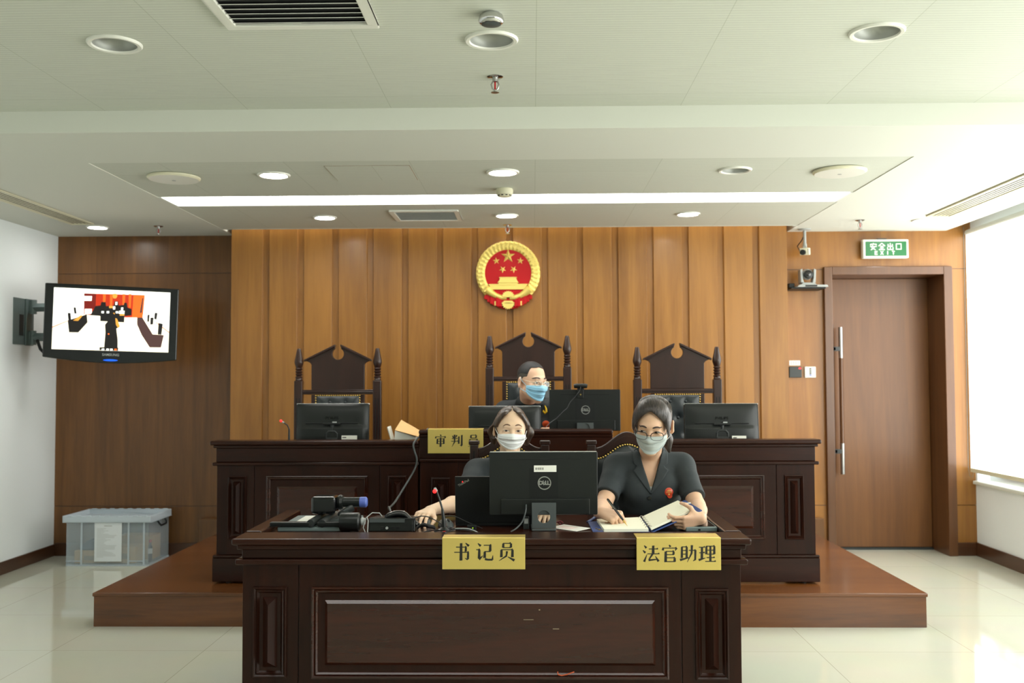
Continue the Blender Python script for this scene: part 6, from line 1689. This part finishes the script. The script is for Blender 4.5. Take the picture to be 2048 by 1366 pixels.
def lapels(root, vol, apex, tl, tr, wmax, m, y0, off=0.004):
    for sx, top in ((-1, tl), (1, tr)):
        n = 22; G = []
        for i in range(n):
            t = i/(n-1); ix = top[0]+(apex[0]-top[0])*t; iz = top[1]+(apex[1]-top[1])*t
            if t < 0.34: wd = wmax*(0.62+0.30*t/0.34)
            elif t < 0.40: wd = wmax*(0.92-0.42*(t-0.34)/0.06)
            elif t < 0.46: wd = wmax*(0.50+0.62*(t-0.40)/0.06)
            else: wd = wmax*1.12*(1-(t-0.46)/0.54)**0.85+0.003
            G.append([(ix-sx*0.004+sx*wd*u, y0, iz+0.012*u*(1-t)) for u in np.linspace(0, 1, 7)])
        G = np.array(G); Q = march(vol, G.reshape(-1,3), np.tile((0.0,1.0,0.0), (G.size//3, 1)), off).reshape(G.shape); yy = Q[:,:,1]
        for _ in range(14): yy[1:-1] = np.minimum(yy[1:-1], (yy[:-2]+yy[1:-1]*2+yy[2:])/4)
        Q[:,:,1] = yy; mb = MB(); mb.grid(Q.tolist()); lo_ = obj('lapel', mb, m, root, smooth=60); sm = lo_.modifiers.new('solid', 'SOLIDIFY'); sm.thickness = 0.003

# ------------------------------------------------------------------ the woman writing at the right
def woman_writing():
    t = thing('person', 'woman in charcoal short sleeved suit and grey mask writing at the clerks desk', 'person', (0.56, 5.12, 0.45), group=None)
    Mx = head_mx((0.5623, 4.7011, 1.1988), -14, 20, 4, 1.03); hv = head_vol(wide=1.0, ex=0.009); HW = hv.move(Mx)
    sa, sb = (0.418, 4.965, 0.986), (0.734, 4.965, 0.986); nb = (0.576, 4.945, 1.045); chest = (0.568, 4.945, 0.865); hips = (0.56, 5.13, 0.54)
    ea, eb = (0.333, 4.765, 0.812), (0.774, 4.755, 0.812)
    hand_a, wa = hand_vol((0.332, 4.415, 0.816), (0.74, -0.60, -0.16), (-0.30, -0.30, 0.9), 1, ((70,75,35),(80,80,40),(85,85,40),(88,85,40)), ((0.75,0.35,0.3),(0.9,-0.1,0.5),(0.7,-0.35,0.6)), 1.08, 0.02)
    hand_b, wb = hand_vol((0.674, 4.285, 0.808), (-0.86, -0.22, -0.16), (0.20, -0.90, -0.38), -1, ((20,38,30),(26,42,30),(32,44,30),(36,44,30)), ((0.25,0.60,0.75),(0.5,0.25,0.85),(0.6,0.05,0.85)), 0.92, 0.03)
    body = torso_vol(nb, sa, sb, chest, (0.150, 0.098, 0.165), hips, (0.165, 0.115, 0.09))
    body.rc(Mx @ Vector((0, 0.022, -0.060)), nb, 0.052, 0.056, 0.02); body.rc(nb, (0.57, 4.945, 0.97), 0.050, 0.055, 0.02)
    low = legs(t, hips, ((0.46, 4.74, 0.52), (0.67, 4.74, 0.52)), ((0.46, 4.80, 0.105), (0.67, 4.80, 0.105)))
    hb = Vol(); hb.p = HW.p+body.p+low.p
    arms = []
    for s_, e_, w_, hv_ in ((sa, ea, wa, hand_a), (sb, eb, wb, hand_b)):
        a = Vol(); s_, e_ = v3(s_), v3(e_)
        a.rc(s_+(e_-s_)*0.3, e_, 0.046, 0.039, 0.02); fm = e_+(v3(w_)-e_)*0.35; a.rc(e_, fm, 0.038, 0.037, 0.02); a.rc(fm, w_, 0.037, 0.0235, 0.02); a.p += hv_.p; arms.append((a, 0.0030))
    vol_obj('body', [(hb, 0.0042)]+arms, 0, M['skin_b'], t)
    face(t, hv, Mx, look=(-0.004, -0.001), open_=0.85, brow_z=0.021, brow_col='brow_d', bw=1.25, arch=0.85)
    mask_on(t, hv, Mx, M['mask_g'], zt=-0.016, zb=-0.129, az=73, pleats=2)
    glasses_on(t, Mx, M['frame_dark'], (0.0270, 0.0185), y=-0.115, z=-0.008, gap=0.0355, half=True, rt=0.0010)
    # hair combed back into a low tail
    h = Vol(); h.el((0, 0.018, 0.040), (0.086, 0.104, 0.092), 0.02); h.el((0.0, -0.030, 0.080), (0.066, 0.050, 0.042), 0.03)
    h.el((-0.072, -0.028, 0.020), (0.016, 0.040, 0.050), 0.02); h.el((0.072, -0.030, 0.018), (0.015, 0.038, 0.052), 0.02)
    h.rc((0.03, 0.105, -0.02), (0.060, 0.075, -0.10), 0.032, 0.022, 0.02); h.rc((0.060, 0.075, -0.10), (0.072, 0.050, -0.150), 0.022, 0.010, 0.02)
    h = h.move(Mx)
    lo, hi = v3(Mx.translation)-0.22, v3(Mx.translation)+0.22
    h.fn(in_head(hair_cut(0.074, 0.094, -0.012, 0.004, 1.45), Mx), lo, hi, 0.006)
    for sx in (-1, 1): h.fn(in_head(lambda X, Y, Z, sx=sx: np.sqrt((X-sx*0.094)**2+((Y-0.012)*0.9)**2+((Z+0.014))**2)-0.044, Mx), lo, hi, 0.006)
    h.fn(in_head(lambda X, Y, Z: np.maximum(Z+0.055, 0.035-0.0*X-(Y)), Mx) if False else in_head(lambda X, Y, Z: np.maximum(Z+0.050, Y-0.050), Mx), lo, hi, 0.01)
    vol_obj('hair', h, 0.0036, M['hair_dark'], t)
    mb = MB(); 
    for k in range(150):   # fine strands swept from the parting back over the crown
        u = random.uniform(-1, 1); x0 = 0.006+u*0.074; pts = []
        for i in range(12):
            s_ = i/11; th = -1.15+1.55*s_; xx = x0*(0.80+0.22*math.sin(PI*s_))+0.010*s_*(1 if u > 0 else 0.3)
            q = math.sqrt(max(0.04, 1-(xx/0.0915)**2)); pts.append((xx, 0.018+0.1042*math.sin(th)*q, 0.040+0.0922*math.cos(th)*q))
        pts = [p for p in pts if p[1] > -0.005 or p[2] > 0.070+0.030*(1-abs(u))]
        if len(pts) > 3: mb.tube([tuple(Mx @ Vector(p)) for p in pts], [0.0003]+[random.uniform(0.0009, 0.0018)]*(len(pts)-2)+[0.0003], 5)
    obj('hair_strands', mb, M['hair_lit'], t, smooth=60)
    # jacket
    jv = torso_vol(nb, sa, sb, chest, (0.150, 0.098, 0.165), hips, (0.165, 0.115, 0.10)).grow(0.012)
    jv.el((0.50, 4.865, 0.885), (0.062, 0.040, 0.058), 0.05); jv.el((0.635, 4.865, 0.885), (0.062, 0.040, 0.058), 0.05)
    full = Vol(); full.p = list(jv.p); full.rc(nb, (0.575, 4.91, 1.075), 0.060, 0.056, 0.03)
    sleeve(jv, sa, ea, 0.76, 0.056, 0.058); sleeve(jv, sb, eb, 0.80, 0.056, 0.058)
    ap, hwid = 0.868, 0.32
    def vneck(X, Y, Z):
        hw = (Z-ap)*hwid; return np.maximum(np.maximum(np.abs(X-0.566-(Z-ap)*0.03)-hw, Y-4.925)*0.95, ap-Z)
    jv.fn(vneck, (0.40, 4.7, 0.85), (0.74, 5.0, 1.16), 0.003)
    jk = vol_obj('jacket', jv, 0.0052, M['suit'], t)
    cv = Vol()      # collar standing round the neck
    rows = []
    for i in range(33):
        a = math.radians(-128+256*i/32); c = (0.576, 4.945)
        rx, ry = 0.067, 0.063; zt = 1.074-0.006*math.cos(a); fl_ = max(0, 1-abs(i-16)/16)**0.6; 
        x, y = c[0]+rx*math.sin(a), c[1]+ry*math.cos(a)
        rows.append([(x, y, zt-0.045), (c[0]+(rx-0.006)*math.sin(a), c[1]+(ry-0.006)*math.cos(a), zt), (c[0]+(rx+0.004)*math.sin(a), c[1]+(ry+0.004)*math.cos(a), zt+0.002), (c[0]+(rx+0.006+0.020*fl_)*math.sin(a), c[1]+(ry+0.006+0.018*fl_)*math.cos(a), zt-0.030)])
    mb = MB(); mb.grid(rows); cl = obj('collar', mb, M['suit'], jk, smooth=60); sm = cl.modifiers.new('solid', 'SOLIDIFY'); sm.thickness = 0.003
    lapels(jk, full, (0.566, 0.862), (0.512, 1.064), (0.638, 1.064), 0.050, M['suit'], 4.70, 0.004)
    c = march(full, [(0.560, 4.7, 0.842)], [(0,1,0)], 0.0)[0]
    mb = MB(); mb.lathe([(0.0, -0.005), (0.009, -0.005), (0.010, -0.003), (0.010, 0.003)], (c[0], c[1], c[2]), 'y', 18); obj('button', mb, M['black_s'], jk, smooth=40)
    c = march(full, [(0.652, 4.7, 0.868)], [(0,1,0)], 0.0)[0]
    bg = MB(); bg.lathe([(0.0, -0.007), (0.017, -0.006), (0.0205, -0.003), (0.0205, 0.004)], (c[0], c[1], c[2]+0.004), 'y', 24); bg.lathe([(0.0, -0.005), (0.012, -0.005), (0.013, 0.004)], (c[0]+0.004, c[1], c[2]-0.014), 'y', 16)
    ba = obj('badge', bg, mat('red_badge', S(206,66,34), 0.35, coat=0.3), jk, smooth=40, label='red round badge with gold scales')
    g = MB()
    g.box(c[0]-0.001, c[1]-0.0085, c[2]-0.008, c[0]+0.001, c[1]-0.005, c[2]+0.016); g.box(c[0]-0.009, c[1]-0.0085, c[2]+0.009, c[0]+0.009, c[1]-0.005, c[2]+0.011); g.box(c[0]-0.005, c[1]-0.0085, c[2]-0.010, c[0]+0.005, c[1]-0.005, c[2]-0.008)
    for sx in (-1, 1): g.tube([(c[0]+sx*0.012, c[1]-0.0075, c[2]+0.000), (c[0]+sx*0.008, c[1]-0.0075, c[2]+0.010), (c[0]+sx*0.005, c[1]-0.0075, c[2]+0.000), (c[0]+sx*0.012, c[1]-0.0075, c[2]+0.000)], 0.0008, 5)
    obj('scales', g, M['gold'], ba)
    c = march(body, [(0.566, 4.7, 0.888)], [(0,1,0)], 0.0)[0]
    G = [[(0.566+x, 4.7, z) for x in np.linspace(-w_, w_, 7)] for z, w_ in ((0.868, 0.004), (0.882, 0.008), (0.896, 0.012))]
    patch('undershirt', body, G, (0,1,0), 0.003, M['mask_w'], t)
    mb = MB(); w_ = v3(wb)+np.array((0.012, 0.01, 0.0)); mb.tube([(w_[0]+0.004*math.sin(a), w_[1]+0.027*math.cos(a), w_[2]+0.027*math.sin(a)) for a in np.linspace(0, 2*PI, 25)], 0.0009, 5); obj('bracelet', mb, M['chrome'], t, smooth=60)
    # pen in the writing hand
    p = thing('pen', 'black pen with gold tip in the hand of the woman writing', 'pen', (0.36, 4.37, 0.84))
    A_, B_ = Vector((0.405, 4.318, CS+0.018)), Vector((0.326, 4.40, 0.888)); d = B_-A_
    mb = MB(); mb.tube([A_+d*0.20, A_+d*0.30, A_+d*0.96, A_+d], [0.0044, 0.0052, 0.0056, 0.004], 12); br_ = obj('barrel', mb, M['black_g'], p, smooth=40)
    mb = MB(); mb.tube([A_, A_+d*0.05, A_+d*0.20], [0.0006, 0.0016, 0.0038], 10); obj('tip', mb, M['brassnail'], p, smooth=40, label='gold pen tip')
    mb = MB(); mb.tube([A_+d*0.60+Vector((-0.003,-0.005,0.002)), A_+d*0.95+Vector((-0.004,-0.005,0.002))], 0.0012, 6); obj('clip', mb, M['chrome'], br_)
    return t
woman_writing()

# ------------------------------------------------------------------ the clerk behind the monitor
def clerk():
    t = thing('person', 'woman in white mask with long centre parted hair behind the large monitor', 'person', (-0.12, 5.16, 0.45))
    Mx = head_mx((-0.1085, 5.0087, 1.1646), 6, 3, 2, 0.93); hv = head_vol(wide=1.13); HW = hv.move(Mx)
    sa, sb = (-0.285, 5.115, 0.945), (0.040, 5.115, 0.945); nb = (-0.120, 5.10, 1.005); chest = (-0.122, 5.10, 0.815); hips = (-0.12, 5.17, 0.54)
    ea, eb = (-0.338, 4.83, 0.825), (0.085, 4.86, 0.825)
    hand_a, wa = hand_vol((-0.480, 4.478, 0.818), (-0.30, -0.93, -0.10), (0.0, -0.12, 1.0), 1, ((22,26,18),(20,28,18),(24,28,18),(30,30,20)), ((0.75,0.55,0.35),(0.9,0.25,0.35),(0.95,0.0,0.3)), 0.96, 0.13)
    hand_b, wb = hand_vol((0.055, 4.54, 0.800), (-0.25, -0.95, -0.1), (0.0, -0.1, 1.0), -1, (22,26,18), ((0.8,0.5,0.3),(0.9,0.2,0.3),(0.95,0.0,0.3)), 0.96, 0.10)
    body = torso_vol(nb, sa, sb, chest, (0.142, 0.095, 0.155), hips, (0.16, 0.115, 0.09))
    body.rc(Mx @ Vector((0, 0.022, -0.060)), nb, 0.049, 0.053, 0.02); body.rc(nb, (-0.12, 5.10, 0.93), 0.050, 0.055, 0.02)
    low = legs(t, hips, ((-0.22, 4.78, 0.52), (-0.02, 4.78, 0.52)), ((-0.22, 4.84, 0.105), (-0.02, 4.84, 0.105)))
    hb = Vol(); hb.p = HW.p+body.p+low.p
    arms = []
    for s_, e_, w_, hv_ in ((sa, ea, wa, hand_a), (sb, eb, wb, hand_b)):
        a = Vol(); s_, e_ = v3(s_), v3(e_)
        a.rc(s_+(e_-s_)*0.3, e_, 0.045, 0.040, 0.02); fm = e_+(v3(w_)-e_)*0.35; a.rc(e_, fm, 0.040, 0.037, 0.02); a.rc(fm, w_, 0.037, 0.0225, 0.02); a.p += hv_.p; arms.append((a, 0.0030))
    vol_obj('body', [(hb, 0.0042)]+arms, 0, M['skin_a'], t)
    face(t, hv, Mx, look=(-0.001, -0.0005), open_=0.62, brow_z=0.027, brow_col='brow')
    mask_on(t, hv, Mx, M['mask_w'], zt=-0.016, zb=-0.122, az=68, pleats=3)
    h = Vol(); h.el((0, 0.018, 0.036), (0.086, 0.102, 0.092), 0.02)
    for sx in (-1, 1):
        h.rc((sx*0.070, -0.006, 0.045), (sx*0.098, 0.008, -0.015), 0.020, 0.024, 0.02)
        h.rc((sx*0.098, 0.008, -0.015), (sx*0.088, 0.035, -0.072), 0.025, 0.018, 0.02)
        h.rc((sx*0.040, -0.058, 0.085), (sx*0.078, -0.024, 0.030), 0.018, 0.018, 0.02)
    h.rc((0, 0.10, -0.02), (0, 0.10, -0.12), 0.05, 0.03, 0.03)
    h = h.move(Mx); lo, hi = v3(Mx.translation)-0.2, v3(Mx.translation)+0.2
    h.fn(in_head(hair_cut(0.086, 0.104, -0.02, 0.0, 1.55), Mx), lo, hi, 0.006)
    h.fn(in_head(lambda X, Y, Z: np.maximum(np.abs(X)-0.068, np.maximum(Z+0.0, Y-0.03)), Mx), lo, hi, 0.01)
    h.fn(in_head(lambda X, Y, Z: np.sqrt((X+0.094)**2+(Y+0.010)**2+((Z+0.022)*0.8)**2)-0.030, Mx), lo, hi, 0.006)
    h.fn(in_head(lambda X, Y, Z: np.maximum(np.abs(X)-0.0022, 0.02-Z-Y*0.5), Mx), lo, hi, 0.006)
    vol_obj('hair', h, 0.0036, M['hair_brown'], t)
    jv = torso_vol(nb, sa, sb, chest, (0.142, 0.095, 0.155), hips, (0.16, 0.115, 0.10)).grow(0.012)
    full = Vol(); full.p = list(jv.p); full.rc(nb, (-0.12, 5.07, 1.03), 0.057, 0.054, 0.03)
    sleeve(jv, sa, ea, 0.62, 0.058, 0.060); sleeve(jv, sb, eb, 0.62, 0.058, 0.060)
    ap = 0.84
    jv.fn(lambda X, Y, Z: np.maximum(np.maximum(np.abs(X+0.12)-(Z-ap)*0.30, Y-5.07)*0.95, ap-Z), (-0.3, 4.85, 0.82), (0.06, 5.2, 1.12), 0.003)
    jk = vol_obj('jacket', jv, 0.0055, M['suit'], t)
    lapels(jk, full, (-0.12, 0.834), (-0.176, 1.02), (-0.064, 1.02), 0.045, M['suit'], 4.85, 0.004)
    return t
clerk()

# ------------------------------------------------------------------ the man at the middle desk
def judge():
    t = thing('person', 'man in dark uniform, glasses and blue mask seated at the middle judges desk', 'person', (-0.03, 6.98, 0.66))
    Mx = head_mx((-0.0036, 6.5751, 1.4027), 38, 5, 3, 1.10); hv = head_vol(female=False); HW = hv.move(Mx)
    sa, sb = (-0.188, 6.775, 1.208), (0.165, 6.775, 1.205); nb = (-0.020, 6.745, 1.275); chest = (-0.015, 6.765, 1.04); hips = (-0.03, 7.0, 0.745)
    ea, eb = (-0.295, 6.60, 1.115), (0.270, 6.60, 1.115)
    hand_a, wa = hand_vol((-0.10, 6.525, 1.090), (0.85, -0.45, -0.05), (0.1, -0.1, 1.0), 1, (24,28,18), ((0.8,0.5,0.3),(0.9,0.2,0.3),(0.95,0.0,0.3)), 1.08, 0.06)
    hand_b, wb = hand_vol((0.115, 6.515, 1.090), (-0.90, -0.35, 0.05), (-0.1, -0.1, 1.0), -1, (24,28,18), ((0.8,0.5,0.3),(0.9,0.2,0.3),(0.95,0.0,0.3)), 1.08, 0.06)
    body = torso_vol(nb, sa, sb, chest, (0.170, 0.110, 0.175), hips, (0.175, 0.125, 0.10))
    body.rc(Mx @ Vector((0, 0.022, -0.060)), nb, 0.062, 0.066, 0.02)
    low = legs(t, hips, ((-0.14, 6.62, 0.70), (0.10, 6.62, 0.70)), ((-0.14, 6.66, 0.295), (0.10, 6.66, 0.295)))
    hb = Vol(); hb.p = HW.p+body.p+low.p; arms = []
    for s_, e_, w_, hv_ in ((sa, ea, wa, hand_a), (sb, eb, wb, hand_b)):
        a = Vol(); s_, e_ = v3(s_), v3(e_)
        a.rc(s_+(e_-s_)*0.3, e_, 0.050, 0.044, 0.02); a.rc(e_, w_, 0.044, 0.027, 0.02); a.p += hv_.p; arms.append((a, 0.0034))
    vol_obj('body', [(hb, 0.0046)]+arms, 0, M['skin_m'], t)
    face(t, hv, Mx, look=(0.002, 0.0), open_=0.8, brow_z=0.025, brow_col='brow_d', bw=1.4, arch=0.7)
    mask_on(t, hv, Mx, M['mask_b'], zt=-0.014, zb=-0.130, az=66, pleats=3)
    glasses_on(t, Mx, M['frame_light'], (0.0235, 0.0145), y=-0.106, z=-0.002, gap=0.0325, rt=0.0012)
    h = Vol(); h.el((0, 0.016, 0.040), (0.0780, 0.0950, 0.0845), 0.02)
    h = h.move(Mx); lo, hi = v3(Mx.translation)-0.22, v3(Mx.translation)+0.22
    h.fn(in_head(lambda X, Y, Z: np.maximum(Z-0.086+np.maximum(0, Y+0.02)*1.2-np.maximum(0, 0.03-np.abs(X))*0.2, Y+0.036), Mx), lo, hi, 0.005)
    h.fn(in_head(lambda X, Y, Z: Z-0.046+0.5*np.maximum(0, Y-0.02), Mx), lo, hi, 0.004)
    vol_obj('hair', h, 0.0034, M['hair_black'], t)
    h = Vol(); h.el((0, 0.016, 0.037), (0.0772, 0.0940, 0.0825), 0.02); h = h.move(Mx)
    h.fn(in_head(lambda X, Y, Z: np.maximum(Z-0.090, Y+0.036), Mx), lo, hi, 0.004)
    h.fn(in_head(lambda X, Y, Z: Z-0.006+np.clip(Y-0.012, -0.02, 0.05), Mx), lo, hi, 0.004)
    vol_obj('side_hair', h, 0.0034, M['hair_fade'], t, label='closely cropped grey black hair above the ears')
    jv = torso_vol(nb, sa, sb, chest, (0.170, 0.110, 0.175), hips, (0.175, 0.125, 0.11)).grow(0.013)
    jv.rc(nb, (-0.02, 6.72, 1.285), 0.070, 0.066, 0.03)
    full = Vol(); full.p = list(jv.p)
    for s_, e_, w_ in ((sa, ea, wa), (sb, eb, wb)):
        s_, e_, w_ = v3(s_), v3(e_), v3(w_); jv.rc(s_, e_, 0.064, 0.056, 0.03); jv.cy(e_, e_+(w_-e_)*0.86, 0.054, 0.040, 0.02)
    ap = 1.13
    jv.fn(lambda X, Y, Z: np.maximum(np.maximum(np.abs(X-0.01)-(Z-ap)*0.42, Y-6.70)*0.95, ap-Z), (-0.2, 6.5, 1.1), (0.2, 6.85, 1.34), 0.003)
    jk = vol_obj('jacket', jv, 0.006, M['suit_j'], t)
    lapels(jk, full, (0.01, 1.125), (-0.058, 1.285), (0.082, 1.285), 0.052, M['suit_j'], 6.45, 0.004)
    rows = []
    for i in range(33):
        an = math.radians(-150+300*i/32); zt = 1.300-0.012*math.cos(an)
        rows.append([(-0.020+rx*math.sin(an), 6.735-ry*math.cos(an), zz) for rx, ry, zz in ((0.086, 0.082, zt-0.05), (0.076, 0.074, zt), (0.080, 0.078, zt+0.003), (0.104, 0.098, zt-0.040))])
    mb = MB(); mb.grid(rows); cl = obj('collar', mb, M['suit_j'], jk, smooth=60); sm = cl.modifiers.new('solid', 'SOLIDIFY'); sm.thickness = 0.003
    c = march(full, [(0.085, 6.45, 1.215)], [(0,1,0)], 0.006)[0]
    mb = MB(); mb.tube([(c[0]-0.004, c[1], c[2]+0.030), (c[0]+0.004, c[1], c[2]+0.010), (c[0]+0.006, c[1], c[2]-0.010), (c[0]-0.004, c[1]-0.001, c[2]-0.020), (c[0]-0.014, c[1], c[2]-0.010), (c[0]-0.012, c[1], c[2]+0.002)], [0.003, 0.006, 0.008, 0.008, 0.007, 0.003], 8)
    obj('collar_insignia', mb, mat('gold_insignia', S(240,196,30), 0.4, 0.2), jk, smooth=60, label='gold wheat ear on the lapel')
    c = march(full, [(0.088, 6.45, 1.118)], [(0,1,0)], 0.0)[0]
    mb = MB(); mb.lathe([(0.0, -0.009), (0.022, -0.008), (0.027, -0.004), (0.027, 0.006)], (c[0], c[1]-0.002, c[2]), 'y', 22); obj('badge', mb, mat('orange_red_badge', S(226,84,28), 0.35, coat=0.3), jk, smooth=40, label='orange red round badge')
    return t
judge()
